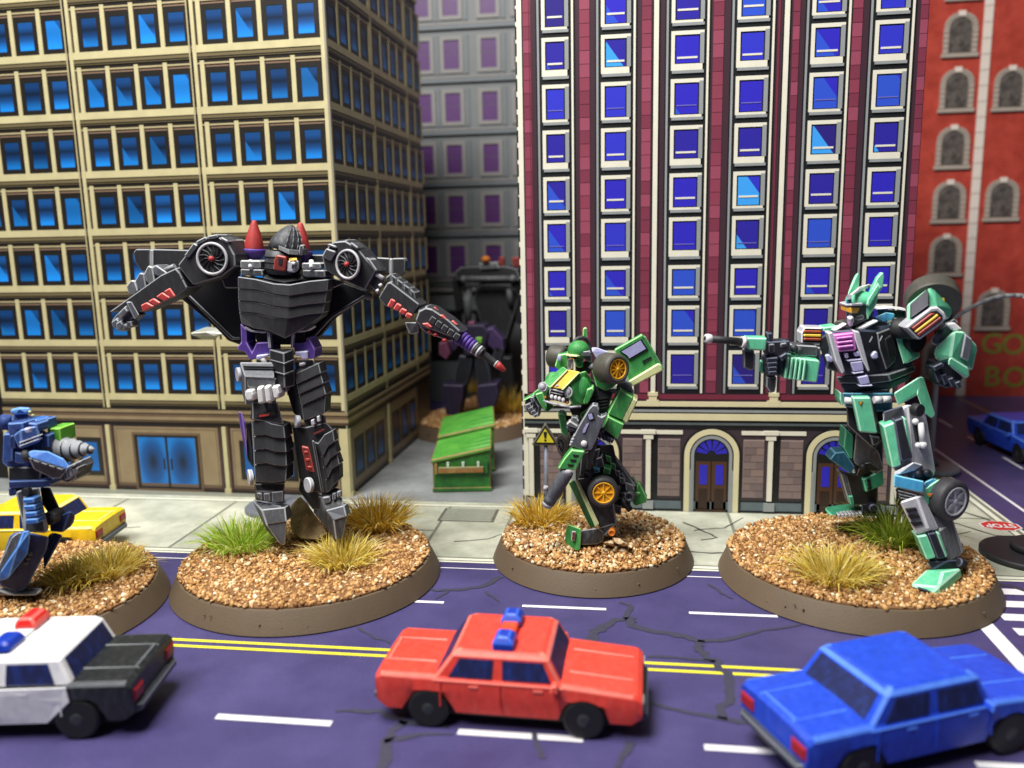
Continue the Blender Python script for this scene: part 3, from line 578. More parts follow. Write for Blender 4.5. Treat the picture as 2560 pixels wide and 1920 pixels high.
# black plastic disc at the right edge
t = thing('marker_disc', (7.75, 16.55, 0), 'black stepped plastic disc lying on the pavement at the right edge', 'disc')
mkw('lower_disc', [b_lathe((7.75, 16.45, 0.014), (7.75, 16.45, 0.13), [(0, 0.86), (0.8, 0.86), (1, 0.84)], 56)], [M_pb], t)
mkw('upper_disc', [b_lathe((7.95, 16.5, 0.13), (7.95, 16.5, 0.27), [(0, 0.5), (0.85, 0.5), (1, 0.48)], 48)], [M_pb], t)
# dumpsters
M_dg = printmat('dumpster_green', ('1c5226', '377a2c'), 2.4, 0.45, 16, 0.18); M_dl = printmat('dumpster_lid_green', ('38802c', '589a3c'), 2.0, 0.4, 20, 0.12); M_rust = printmat('rust_edge', ('7a4a26', '9a7a44'), 3, 0.6, 20, 0.2)
def dumpster(x, y, w, d, h0, h1, rz, label):
    t = thing('dumpster', (x, y, 0), label, 'dumpster', 'green dumpsters in the alley', rz)
    def L(name, bms, mt, par=t, bevel=0.0): return link(name, mesh_from(name, bms, mt if isinstance(mt, list) else [mt], bevel), par)
    hw = w/2
    L('body', [b_hull([(-hw, 0, 0.02), (hw, 0, 0.02), (-hw, d, 0.02), (hw, d, 0.02), (-hw, 0, h0-0.05), (hw, 0, h0+0.22), (-hw, d, h1-0.05), (hw, d, h1+0.24)])], [M_dg, M_rust], bevel=0.02)
    lid = L('lid', [b_hull([(-hw-0.04, -0.05, h0-0.10), (hw+0.04, -0.05, h0+0.21), (-hw-0.04, -0.05, h0), (hw+0.04, -0.05, h0+0.31), (-hw+0.04, d, h1-0.06), (hw+0.02, d, h1+0.25), (-hw+0.04, d, h1+0.02), (hw+0.02, d, h1+0.33)])], [M_dl, M_rust], bevel=0.025)
    for k in range(5):
        q = (k+0.5)/5; L('lid_rib', [b_hull([(-hw+0.02, d*q-0.02, h0+(h1-h0)*q+0.005), (hw, d*q-0.02, h0+(h1-h0)*q+0.305), (-hw+0.02, d*q+0.02, h0+(h1-h0)*q+0.015), (hw, d*q+0.02, h0+(h1-h0)*q+0.315), (-hw+0.02, d*q, h0+(h1-h0)*q+0.02), (hw, d*q, h0+(h1-h0)*q+0.325)])], M_dl, lid)
    L('fork_bar', [b_box(-hw+0.14, hw-0.16, -0.09, -0.01, 0.52, 0.68)], [M_rust, M_dg], bevel=0.015)
    for k in range(3): L('bracket', [b_box(-hw+0.36+k*0.38, -hw+0.42+k*0.38, -0.07, -0.005, 0.68, 0.80)], paint('bracket_pale', 'b8c4b4', 0.4))
    L('side_post', [b_box(-hw+0.05, -hw+0.12, -0.06, -0.005, 0.5, 0.78)], M_rust); L('side_post', [b_box(hw-0.13, hw-0.06, -0.06, -0.005, 0.5, 0.82)], M_dg)
    L('bottom_rim', [b_box(-hw-0.02, hw+0.02, -0.03, 0.0, 0.03, 0.13)], [M_dg, M_rust], bevel=0.01)
dumpster(-4.10, 19.75, 1.45, 1.2, 0.87, 1.05, math.radians(8), 'battered green dumpster at the mouth of the alley, its ribbed lid bright and rusty edged')
dumpster(-4.30, 21.5, 1.5, 1.6, 1.05, 1.2, math.radians(10), 'darker green dumpster standing directly behind the front one')

# ================================================================== CARS
def carpaint(n, c, e):
    PP[n] = (c, e); a, b = mini(n); a.node_tree.nodes['Principled BSDF'].inputs['Roughness'].default_value = 0.36; return [a, b]
PP['carglass'] = ('101a48', '2c56c8'); M_win = mini('carglass')[0]; M_winb = paint('car_glass_blue_light', '2440a0', 0.3, 0.2, 7, 0); M_ty = paint('car_tyre', '161616', 0.6, 0.2, 9, 0.004); M_hub = paint('car_hub', '303234', 0.4); M_bmp = paint('bumper_grey', '3c4048', 0.4, 0.3, 8, 0.004); M_tl = paint('tail_light_red', '9c1e20', 0.4, 0.2, 9, 0); M_hl = paint('head_light', 'c8ccd0', 0.35)
def car(label, loc3, rz, body, roofm=None, doorm=None, glass=None, extras=None, sc=1.0, rear=-0.70):
    t = thing('toy_car', loc3, label, 'toy car', 'toy cars on the street'); t.rotation_euler = (0, 0, rz); t.scale = (sc, sc, sc)
    roofm = roofm or body; glass = glass or M_win
    def L(name, bms, mt, par=t, bevel=0.0, seg=1, smooth=False): return link(name, mesh_from(name, bms, mt if isinstance(mt, list) else [mt], bevel, smooth, 28, seg), par)
    HW = 0.67; xs = [-1.73+3.46*i/52 for i in range(53)]
    def top(x):                                   # shoulder height along the car, rear is -x
        P = [(-1.73, .70), (-1.68, .735), (-0.9, .735), (0.7, .72), (1.6, .65), (1.69, .63), (1.73, .58)]
        for (a, za), (b, zb) in zip(P[:-1], P[1:]):
            if x <= b: return za+(zb-za)*(x-a)/(b-a)
        return P[-1][1]
    def low(x):
        z = 0.23 if abs(x) < 1.6 else 0.23+0.09*(abs(x)-1.6)/0.13
        for wx in (-1.03, 1.0):
            if abs(x-wx) < 0.33: z = max(z, 0.2+math.sqrt(0.33**2-(x-wx)**2)*0.98)
        return z
    bm = bmesh.new(); rings = []
    for x in xs:
        e = 1-0.03*max(0, (abs(x)-1.5)/0.23)**3; zt, zl = top(x), low(x); w = HW*e; zb = max(zl+0.02, zt-0.2)
        prof = [(w*0.93, zl), (w, zb), (w*0.985, zt-0.05), (w*0.93, zt), (w*0.5, zt+0.018), (0, zt+0.022)]
        full = [(-y, z) for y, z in prof]+[(y, z) for y, z in prof[-2::-1]]
        rings.append([bm.verts.new((x, y, z)) for y, z in full])
    n = len(rings[0])
    for i in range(len(rings)-1):
        for k in range(n-1): bm.faces.new((rings[i][k], rings[i+1][k], rings[i+1][k+1], rings[i][k+1]))
        bm.faces.new((rings[i][n-1], rings[i+1][n-1], rings[i+1][0], rings[i][0]))
    bm.faces.new(rings[0]); bm.faces.new(rings[-1][::-1]); fixn(bm)
    for f in bm.faces: f.smooth = True
    me = mesh_from('body', [bm], body); me.set_sharp_from_angle(angle=math.radians(24)); link('body', me, t)
    if doorm:
        P2 = []
        for sgn in (-1, 1):
            w = HW+0.006
            P2.append(b_loft([(-0.66, sgn*w*0.9, 0.225), (0.62, sgn*w*0.9, 0.225), (0.74, sgn*w, 0.5), (0.70, sgn*w*0.985, 0.70), (-0.95, sgn*w*0.985, 0.71), (-0.98, sgn*w, 0.52)], [(-0.66, sgn*w*0.95, 0.225), (0.62, sgn*w*0.95, 0.225), (0.74, sgn*(w+0.008), 0.5), (0.70, sgn*(w+0.006), 0.70), (-0.95, sgn*(w+0.006), 0.71), (-0.98, sgn*(w+0.008), 0.52)]))
        for p in P2: L('door_panel', [p], doorm, bevel=0.01)
    # raised creases on bonnet and boot lid
    for s in (-0.3, 0.3):
        for (x0, x1) in ((-1.69, -0.98), (0.78, 1.62)):
            z0, z1 = top(x0)+0.012, top(x1)+0.012
            L('crease', [b_hull([(x0, s-0.022, z0), (x0, s+0.022, z0), (x1, s-0.022, z1), (x1, s+0.022, z1), (x0+0.02, s, z0+0.018), (x1-0.02, s, z1+0.018)])], [body[1]])
    L('crease', [b_box(-1.66, -1.63, -0.3, 0.3, top(-1.65)+0.01, top(-1.65)+0.03)], [body[1]])
    for s in (-1, 1):                                  # pale dry-brushed shoulder line and sill
        for (x0, x1) in ((-1.66, -0.9), (0.72, 1.62)):
            z0, z1 = top(x0)-0.008, top(x1)-0.008
            L('shoulder_line', [b_hull([(x0, s*0.60, z0+.012), (x0, s*0.662, z0-.03), (x1, s*0.60, z1+.012), (x1, s*0.655, z1-.03), (x0, s*0.60, z0-.04), (x1, s*0.60, z1-.04), (x0, s*0.645, z0), (x1, s*0.638, z1)])], [body[1]])
        L('belt_line', [b_hull([(-0.95, s*0.66, 0.705), (0.74, s*0.66, 0.70), (-0.95, s*0.672, 0.685), (0.74, s*0.672, 0.68), (-0.95, s*0.64, 0.69), (0.74, s*0.64, 0.685)])], [(doorm or body)[1]])
        for dx in (-0.42, 0.42): L('door_handle', [b_box(dx-0.06, dx+0.06, s*0.67-0.01, s*0.67+0.014, 0.615, 0.64)], [(doorm or body)[1]])
        for dx in (-0.86, -0.08, 0.68): L('door_gap', [b_box(dx-0.008, dx+0.008, s*0.672-0.01, s*0.672+0.003, 0.33, 0.69)], [body[0] if not doorm else doorm[0]])
    L('underbody', [b_box(-1.5, 1.5, -0.52, 0.52, 0.14, 0.62)], M_ty)
    # cabin
    bx0, bx1, rx0, rx1 = -0.96+(rear+0.7)*0.3, 0.72, rear, 0.54; bw, rw, z0, z1 = 0.635, 0.585, 0.69, 1.07
    cab = L('roof', [b_hull([(bx0, -bw, z0), (bx0, bw, z0), (bx1, -bw, z0), (bx1, bw, z0), (rx0, -rw, z1-0.03), (rx0, rw, z1-0.03), (rx1, -rw, z1-0.03), (rx1, rw, z1-0.03), (rx0+0.08, -rw+0.07, z1), (rx0+0.08, rw-0.07, z1), (rx1-0.08, -rw+0.07, z1), (rx1-0.08, rw-0.07, z1)])], roofm, bevel=0.035)
    def lerp3(a, b, q): return tuple(a[i]+(b[i]-a[i])*q for i in range(3))
    def panel(name, c4, e=0.012, ins=(0.1, 0.1, 0.12, 0.1)):
        a, b, c, d = [Vector(p) for p in c4]               # a,b bottom ; c,d top
        l0, l1, lb, lt = ins
        def P(u, v): return (a.lerp(b, u)).lerp(d.lerp(c, u), v)
        q = [P(l0, lb), P(1-l1, lb), P(1-l1, 1-lt), P(l0, 1-lt)]; nn = (q[1]-q[0]).cross(q[3]-q[0]).normalized()
        mid = (a+b+c+d)/4
        if nn.dot(mid-Vector((-0.1, 0, 0.85))) < 0: nn = -nn
        return L(name, [b_loft([v+nn*e for v in q], [v-nn*0.01 for v in q])], glass)
    for s in (-1, 1):
        BL, BR, TL, TR = (bx0, s*bw, z0), (bx1, s*bw, z0), (rx0, s*rw, z1-0.03), (rx1, s*rw, z1-0.03)
        BM = lerp3(BL, BR, 0.50); TM = lerp3(TL, TR, 0.48)
        panel('side_window', (BL, BM, TM, TL), ins=(0.22, 0.08, 0.12, 0.17)); panel('side_window', (BM, BR, TR, TM), ins=(0.09, 0.14, 0.12, 0.17))
    panel('windscreen', ((bx1, -bw, z0), (bx1, bw, z0), (rx1, rw, z1-0.03), (rx1, -rw, z1-0.03)), ins=(0.09, 0.09, 0.12, 0.12))
    panel('rear_window', ((bx0, bw, z0), (bx0, -bw, z0), (rx0, -rw, z1-0.03), (rx0, rw, z1-0.03)), ins=(0.09, 0.09, 0.14, 0.12))
    for wx in (-1.03, 1.0):
        for s in (-1, 1):
            y0, y1 = s*0.46, s*0.665
            w = L('wheel', [b_lathe((wx, y0, 0.27), (wx, y1, 0.27), [(0, 0.24), (0.1, 0.27), (0.9, 0.27), (1, 0.235)], 28)], M_ty)
            L('hub', [b_lathe((wx, s*0.63, 0.27), (wx, s*0.672, 0.27), [(0, 0.11), (0.8, 0.09), (1, 0.04)], 18)], M_hub, w)
    L('bumper', [b_hull([(-1.72, y, z) for y in (-0.6, 0.6) for z in (0.3, 0.42)]+[(-1.80, y, z) for y in (-0.54, 0.54) for z in (0.32, 0.4)])], [M_bmp, paint('bumper_edge', '6c7078', 0.4)], bevel=0.015)
    L('bumper', [b_hull([(1.70, y, z) for y in (-0.62, 0.62) for z in (0.28, 0.40)]+[(1.80, y, z) for y in (-0.56, 0.56) for z in (0.29, 0.39)])], [M_bmp, paint('bumper_edge', '6c7078', 0.4)], bevel=0.015)
    L('grille', [b_box(1.7, 1.745, -0.36, 0.36, 0.4, 0.54)], M_bmp)
    for s in (-1, 1):
        L('tail_light', [b_hull([(-1.735, s*y, z) for y in (0.36, 0.62) for z in (0.47, 0.62)]+[(-1.755, s*y, z) for y in (0.39, 0.6) for z in (0.49, 0.60)]+[(-1.66, s*0.655, z) for z in (0.48, 0.62)])], M_tl)
        L('headlight', [b_box(1.70, 1.75, s*0.5-0.1, s*0.5+0.1, 0.42, 0.54)], M_hl)
        L('mirror', [b_hull([(0.58, s*0.62, 0.70), (0.70, s*0.62, 0.70), (0.58, s*0.76, 0.66), (0.68, s*0.76, 0.66), (0.60, s*0.75, 0.76), (0.66, s*0.75, 0.76), (0.62, s*0.6, 0.76)])], body, bevel=0.012)
    if extras: extras(t, L)
    return t
C_red = carpaint('car_red', 'e44434', 'f0786a'); C_blue = carpaint('car_blue', '2046c6', '5080ee'); C_blk = carpaint('car_black', '1a1c1c', '5c6064'); C_wh = carpaint('car_white', 'e4e4e6', 'f4f4f4'); C_yel = carpaint('car_yellow', 'f8c60c', 'fcee90')
M_lb1 = paint('light_bar_blue', '1438a8', 0.3, 0.1, 8, 0); M_lb2 = paint('light_bar_red', 'd02420', 0.3, 0.1, 8, 0); M_lb3 = paint('light_bar_orange', 'dc4a1c', 0.3, 0.1, 8, 0)
def bar_red(t, L):
    b = L('light_bar', [b_box(-0.16, 0.06, -0.18, 0.15, 1.06, 1.17)], [M_lb3, M_lb3], bevel=0.02)
    for y0, y1 in ((-0.52, -0.18), (0.14, 0.46)): L('beacon', [b_hull([(x, y, z) for x in (-0.19, 0.09) for y in (y0, y1) for z in (1.065, 1.18)]+[(x, y, 1.245) for x in (-0.13, 0.02) for y in (y0+0.05, y1-0.05)])], [M_lb1, paint('beacon_edge', '3c64d8', 0.3)], b, bevel=0.02)
def bar_pol(t, L):
    b = L('light_bar', [b_box(-0.2, 0.0, -0.42, 0.42, 1.06, 1.11)], [C_wh[0]])
    L('beacon', [b_hull([(x, y, z) for x in (-0.22, 0.06) for y in (0.10, 0.50) for z in (1.075, 1.15)]+[(x, y, 1.21) for x in (-0.16, 0.0) for y in (0.14, 0.46)])], [M_lb1, M_lb1], b, bevel=0.03)
    L('beacon', [b_hull([(x, y, z) for x in (-0.22, 0.06) for y in (-0.50, -0.10) for z in (1.075, 1.16)]+[(x, y, 1.24) for x in (-0.16, 0.0) for y in (-0.46, -0.14)])], [M_lb2, paint('beacon_red_edge', 'e86058', 0.3)], b, bevel=0.03)
def bar_taxi(t, L): L('roof_sign', [b_hull([(x, y, z) for x in (-0.2, 0.0) for y in (-0.3, 0.3) for z in (1.06, 1.1)]+[(-0.1, y, 1.2) for y in (-0.24, 0.24)])], [paint('taxi_sign', 'f0c020', 0.3), C_yel[1]], bevel=0.02)
car('red fire chief car with blue roof beacons, front and centre on the road', (-1.5, 10.28, 0), math.radians(-1.5), C_red, extras=bar_red)
car('blue saloon in the lower right corner showing its red tail lights', (3.38, 10.03, 0), math.radians(24.4), C_blue, sc=1.05)
car('black and white police car at the lower left edge', (-8.2, 9.42, 0), math.radians(189), C_blk, roofm=C_wh, doorm=C_wh, extras=bar_pol, sc=1.06, rear=-0.86)
car('yellow taxi at the left edge behind the blue drill robot', (-12.4, 15.05, 0), math.radians(187), C_yel, extras=bar_taxi, rear=-0.8)
car('distant blue saloon driving up the side street beside the red brick block', (11.05, 24.5, 0), math.radians(-84), C_blue)
# ================================================================== MINIATURES ON ROUND BASES
GM = [paint('gravel_%d' % i, c, 0.55, 0.25, 14, 0.006, 60) for i, c in enumerate(('b4844a', 'caa06a', 'e0c89c', '885c30', 'be9256', 'f2e4c6', '9a7042'))]
M_base = paint('base_brown', '60513f', 0.6, 0.1, 3, 0.01, 26); M_soil = paint('soil_brown', '7a5430', 0.8, 0.4, 5, 0.02, 20)
ICO = None
def gravel(name, c, r, z, n, parent, s0=0.022, s1=0.05, mound=0.0, keep=None, pale=0.0):
    """loose grit glued on: nobody could count it"""
    global ICO
    if ICO is None:
        b = bmesh.new(); bmesh.ops.create_icosphere(b, subdivisions=1, radius=1); b.verts.ensure_lookup_table()
        ICO = (np.array([v.co[:] for v in b.verts]), np.array([[v.index for v in f.verts] for f in b.faces])); b.free()
    V0, F0 = ICO; nv = len(V0); V = []; F = []; MI = []; k = 0
    while k < n:
        a = random.uniform(0, 2*math.pi); q = math.sqrt(random.random())*r; s = random.uniform(s0, s1)*random.choice((1, 1, 1, 1.35))
        x, y = c[0]+q*math.cos(a), c[1]+q*math.sin(a)
        zz = z+mound*(1-(q/r)**2)+random.uniform(-0.01, 0.025)
        sc = np.array([s*random.uniform(0.7, 1.3), s*random.uniform(0.7, 1.3), s*random.uniform(0.6, 1.05)])
        R = np.linalg.qr(np.random.randn(3, 3))[0]
        vv = (V0*(1+np.random.uniform(-0.5, 0.25, (nv, 1)))*sc) @ R
        V.append(vv+[x, y, zz]); F.append(F0+k*nv); MI += [random.choices(range(7), (3, 4, 1.6+pale, 3, 4, 0.5+pale*0.8, 3))[0]]*len(F0); k += 1
    V = np.concatenate(V); F = np.concatenate(F); pw = WP[parent.name]; V = V-np.array(pw)
    me = bpy.data.meshes.new(name); me.vertices.add(len(V)); me.vertices.foreach_set('co', V.astype('f').ravel())
    me.loops.add(len(F)*3); me.loops.foreach_set('vertex_index', F.astype('i').ravel()); me.polygons.add(len(F)); me.polygons.foreach_set('loop_start', np.arange(0, len(F)*3, 3, dtype='i'))
    for g_ in GM: me.materials.append(g_)
    me.polygons.foreach_set('material_index', np.array(MI, 'i')); me.update(); me.validate()
    o = link(name, me, parent); o['kind'] = 'stuff'; return o
def straw(n, c):
    mt = paint(n, c, 0.6, 0.12, 6, 0); nt = mt.node_tree; b = nt.nodes['Principled BSDF']; out = [x for x in nt.nodes if x.type == 'OUTPUT_MATERIAL'][0]
    tr = nd(nt, 'ShaderNodeBsdfTranslucent'); src = b.inputs['Base Color'].links[0].from_socket; nt.links.new(src, tr.inputs[0])
    mx = nd(nt, 'ShaderNodeMixShader'); mx.inputs[0].default_value = 0.45; nt.links.new(b.outputs[0], mx.inputs[1]); nt.links.new(tr.outputs[0], mx.inputs[2]); nt.links.new(mx.outputs[0], out.inputs[0]); return mt
TM = {k: [straw('straw_%s_%d' % (k, i), c) for i, c in enumerate(cs)] for k, cs in dict(
    gold=('e6c040', 'c49a2c', 'f6dc6c', '8e762a', 'eccc54', 'fcf0b0'), straw=('e6d060', 'c8b04a', 'f6e8a0', '9c9040', 'ecda74', 'dcc450'), lime=('b0d048', 'c8dc58', '8cac38', 'dce080', 'a0c040', 'f0eab0'), dkgreen=('a0b83c', 'b4c848', '7c9830', 'c4d060', 'a4bc44', 'd0d478')).items()}
def tuft(c, r, h, n, kind, parent):
    n = int(n*0.72)
    mats = TM[kind]; V = []; F = []; MI = []; pw = WP[parent.name]
    for k in range(n):
        a = random.uniform(0, 2*math.pi); q = math.sqrt(random.random())*r*0.62; bx, by = c[0]+q*math.cos(a), c[1]+q*math.sin(a)*0.9
        lean = q/r*2.2+random.uniform(-0.4, 0.9); L = h*random.uniform(0.62, 1.12)*(1-0.22*q/r); a2 = a+random.uniform(-0.9, 0.9)
        w = random.uniform(0.012, 0.024); tx, ty = math.cos(a2), math.sin(a2); px, py = -ty*w, tx*w
        i0 = len(V); pts = []
        for j in range(4):
            u = j/3; lx = lean*u*L*0.75*(0.5+0.5*u); pts.append((bx+tx*lx, by+ty*lx, c[2]+L*u*math.cos(min(1.2, lean*0.6*u))))
        rot = random.uniform(0, math.pi); px, py = math.cos(rot)*w, math.sin(rot)*w
        for j, p in enumerate(pts[:-1]):
            f = 1-j*0.22; V += [(p[0]-px*f-pw[0], p[1]-py*f-pw[1], p[2]-pw[2]), (p[0]+px*f-pw[0], p[1]+py*f-pw[1], p[2]-pw[2])]
        p = pts[-1]; V.append((p[0]-pw[0], p[1]-pw[1], p[2]-pw[2]))
        F += [(i0, i0+1, i0+3, i0+2), (i0+2, i0+3, i0+5, i0+4), (i0+4, i0+5, i0+6)]; m_ = random.choices(range(6), (4, 2, 3, 1.5, 3, 1))[0]; MI += [m_]*3
    me = bpy.data.meshes.new('grass_tuft'); me.from_pydata(V, [], F)
    for g_ in mats: me.materials.append(g_)
    me.polygons.foreach_set('material_index', np.array(MI, 'i')); me.update()
    o = link('grass_tuft', me, parent); o['kind'] = 'stuff'; return o
def base(t, c, r, n, rt=0.16, mound=0.04, pale=0.0, h=0.40):
    x, y = c; b = mkw('base', [b_lathe((x, y, 0.012), (x, y, h), [(0, r-0.012), (0.03, r), (0.94, r-rt), (0.985, r-rt-0.012), (1, r-rt-0.035)], 96)], [M_base], t); b.data.set_sharp_from_angle(angle=math.radians(22))
    mkw('soil', [b_lathe((x, y, h), (x, y, h+0.06), [(0, r-rt-0.05), (0.5, r-rt-0.1), (1, r-rt-0.5)], 60)], [M_soil], t)
    gravel('gravel', (x, y), r-rt-0.045, h+0.03, int(n*1.5), t, mound=mound, pale=pale)
    for k in range(7):
        a = math.radians(-90+random.uniform(-60, 60)); rr = r-0.06
        mkw('paint_blob', [b_ball((x+rr*math.cos(a), y+rr*math.sin(a), random.uniform(0.06, 0.28)), 0.018, 0.018, 0.018, 6)], [M_base], b)

class Fig:
    """miniature modelled in front of the lens plane Y0; w is centimetres toward the viewer"""
    ZM = dict(A=(250, 520, 3.6867), B=(750, 520, 3.6867), C=(450, 880, 3.19), D=(1250, 800, 4.424), E=(1220, 1080, 3.770), F=(1290, 950, 4.337), G=(1720, 650, 4.424), H=(2060, 650, 4.424), I=(2000, 980, 2.861), J=(0, 980, 3.19), K=(980, 560, 2.9625))
    def __init__(s, root, Y0): s.r = root; s.Y0 = Y0; s.z = 'A'; s.par = root; s.ax = (Vector((root.location.x, Y0, 3))-EYE).dot(FWD)
    def P(s, x, y, w=0.0):
        ox, oy, sc = s.ZM[s.z]; X = ox+x/sc; Y = oy+y/sc
        d = FWD+RGT*((X-1280)/FPX)-UPV*((Y-960)/FPX); return EYE+d*((s.Y0-w)/d.y)
    def cm(s, px, w=0.0): return px/s.ZM[s.z][2]*(s.ax-w)/FPX
    # shape makers ------------------------------------------------
    def prism(s, pts, w, d, k=0.0, ofs=(0, 0)):
        f = [s.P(*(p if len(p) == 3 else (p[0], p[1], w))) for p in pts]; c = sum(f, Vector())/len(f)
        b = [c+(v-c)*(1-k)+Vector((ofs[0], d, ofs[1])) for v in f]
        for v in b: v.y = max(v.y, 0) 
        return b_loft(f, b)
    def hull(s, pts): return b_hull([s.P(*p) for p in pts])
    def slab(s, pts, w, d, k=0.12):
        """chamfered block: small front face, larger middle, convex"""
        f = [s.P(*(p if len(p) == 3 else (p[0], p[1], w))) for p in pts]; c = sum(f, Vector())/len(f)
        return b_hull([c+(v-c)*(1-k) for v in f]+[v+Vector((0, d*0.25, 0)) for v in f]+[v+Vector((0, d, 0)) for v in f])
    def band(s, top, bot, wb, lip=0.0):
        """folded plate: two point rows (x,y,w) with a common back depth wb"""
        T = [s.P(*p) for p in top]; Bt = [s.P(*p) for p in bot]; n = len(T); bm = bmesh.new()
        yb = s.Y0-wb
        vt = [bm.verts.new(v) for v in T]; vb = [bm.verts.new(v) for v in Bt]
        kt = [bm.verts.new((v.x, yb, v.z)) for v in T]; kb = [bm.verts.new((v.x, yb, v.z)) for v in Bt]
        for i in range(n-1):
            bm.faces.new((vt[i], vt[i+1], vb[i+1], vb[i])); bm.faces.new((kt[i], kb[i], kb[i+1], kt[i+1])); bm.faces.new((vt[i], kt[i], kt[i+1], vt[i+1])); bm.faces.new((vb[i], vb[i+1], kb[i+1], kb[i]))
        bm.faces.new((vt[0], vb[0], kb[0], kt[0])); bm.faces.new((vt[-1], kt[-1], kb[-1], vb[-1])); return fixn(bm)
    def tube(s, p0, p1, r0, r1=None, seg=14, prof=None):
        r1 = r0 if r1 is None else r1; w = p0[2]
        pf = prof or [(0, r0), (1, r1)]; return b_lathe(s.P(*p0), s.P(*p1), [(t, s.cm(r, w)) for t, r in pf], seg)
    def ball(s, p, rx, ry=None, rd=None): return b_ball(s.P(*p), s.cm(rx, p[2]), s.cm(rd or rx, p[2]), s.cm(ry or rx, p[2]))
    def ring(s, p, R, r, ax=(0, -1, 0)): return b_torus(s.P(*p), ax, s.cm(R, p[2]), s.cm(r, p[2]))
    def disc(s, p, r, d, ax=(0, -1, 0), seg=24, prof=None):
        c = s.P(*p); a = Vector(ax).normalized(); R = s.cm(r, p[2]); return b_lathe(c-a*d/2, c+a*d/2, [(t, R*q) for t, q in (prof or [(0, 0.94), (0.12, 1), (0.88, 1), (1, 0.94)])], seg)
    def mk(s, name, bms, mat, par=None, bevel=0.02, label=None, smooth=False, ang=28):
        o = mkw(name, bms if isinstance(bms, list) else [bms], mini(mat) if isinstance(mat, str) else mat, par or s.par, bevel, smooth, ang)
        if label: o['label'] = label
        return o
    def wheel(s, p, R, th, ax, tyre='tyre', rim='yellow', spokes=8, rr=0.62, name='wheel', par=None, hollow=True):
        a = Vector(ax).normalized(); c = s.P(*p); Rc = s.cm(R, p[2])
        w = s.mk(name, [b_lathe(c-a*th/2, c+a*th/2, [(0, Rc*0.8), (0.08, Rc*0.95), (0.2, Rc), (0.8, Rc), (0.92, Rc*0.95), (1, Rc*0.80), (1.001, Rc*(rr+0.02)), (0.82, Rc*rr)], 40)], tyre, par, 0)
        face = c+a*(th/2*0.92)
        bms = [b_torus(face, a, Rc*rr*0.94, Rc*0.06, 32, 8), b_lathe(face-a*th*0.12, face-a*th*0.08, [(0, Rc*rr), (1, Rc*rr)], 28), b_lathe(face-a*th*0.1, face+a*0.02, [(0, Rc*0.16), (0.7, Rc*0.13), (1, Rc*0.06)], 12)]
        u = a.orthogonal().normalized(); v = a.cross(u)
        rimo = s.mk('rim', bms, rim, w, 0)
        sp = []
        for k in range(spokes):
            t = 2*math.pi*k/spokes; d = u*math.cos(t)+v*math.sin(t); e = a.cross(d)
            q = Rc*(0.045 if spokes > 6 else 0.085)
            sp.append(b_hull([face+d*r0+e*e0*q*(1 if r0 < Rc*0.3 else 0.7)+a*z0 for r0 in (Rc*0.1, Rc*rr*0.93) for e0 in (-1, 1) for z0 in (-0.03, 0.005)]))
        s.mk('spokes', sp, rim, w, 0)
        return w
    def fist(s, pts, w, d, mat, name='fist', fingers=4, dirn=None):
        """pts: palm outline (4) a,b,c,d with fingers rolled along the edge c-d"""
        a, b, c, e = pts; bms = [s.slab([a, b, c, e], w, d, 0.15)]
        for k in range(fingers):
            u0, u1 = k/fingers+0.01, (k+1)/fingers-0.015
            def L(p, q, t): return (p[0]+(q[0]-p[0])*t, p[1]+(q[1]-p[1])*t)
            f0, f1 = L(e, c, u0), L(e, c, u1); g0, g1 = L(a, b, u0), L(a, b, u1)
            h0, h1 = L(f0, g0, 0.45), L(f1, g1, 0.45); o0, o1 = L(f0, g0, -0.12), L(f1, g1, -0.12)
            bms.append(s.hull([(*f0, w+0.02), (*f1, w+0.02), (*h0, w+0.09), (*h1, w+0.09), (*L(h0, g0, 0.3), w+0.02), (*L(h1, g1, 0.3), w+0.02), (*o0, w-d*0.5), (*o1, w-d*0.5), (*o0, w-0.03), (*o1, w-0.03)]))
        th = [(*L(b, c, 0.15), w+0.12), (*L(b, c, 0.5), w+0.13), (*L(L(b, c, 0.35), L(a, e, 0.5), 0.55), w+0.14), (*L(b, c, 0.1), w-0.02), (*L(b, c, 0.55), w-0.02), (*L(L(b, c, 0.6), L(a, e, 0.6), 0.5), w+0.06)]
        bms.append(s.hull(th))
        return s.mk(name, bms, mat, bevel=0.012)

# ------------------------------------------------------------------ black winged robot
R1 = thing('robot_miniature', (-6.0, 14.3, 0), 'tall black robot with red cones behind its helmet and a cannon arm stretched right', 'robot miniature')
base(R1, (-6.0, 14.3), 2.5, 4300)
F = Fig(R1, 14.55); F.z = 'A'; g = F
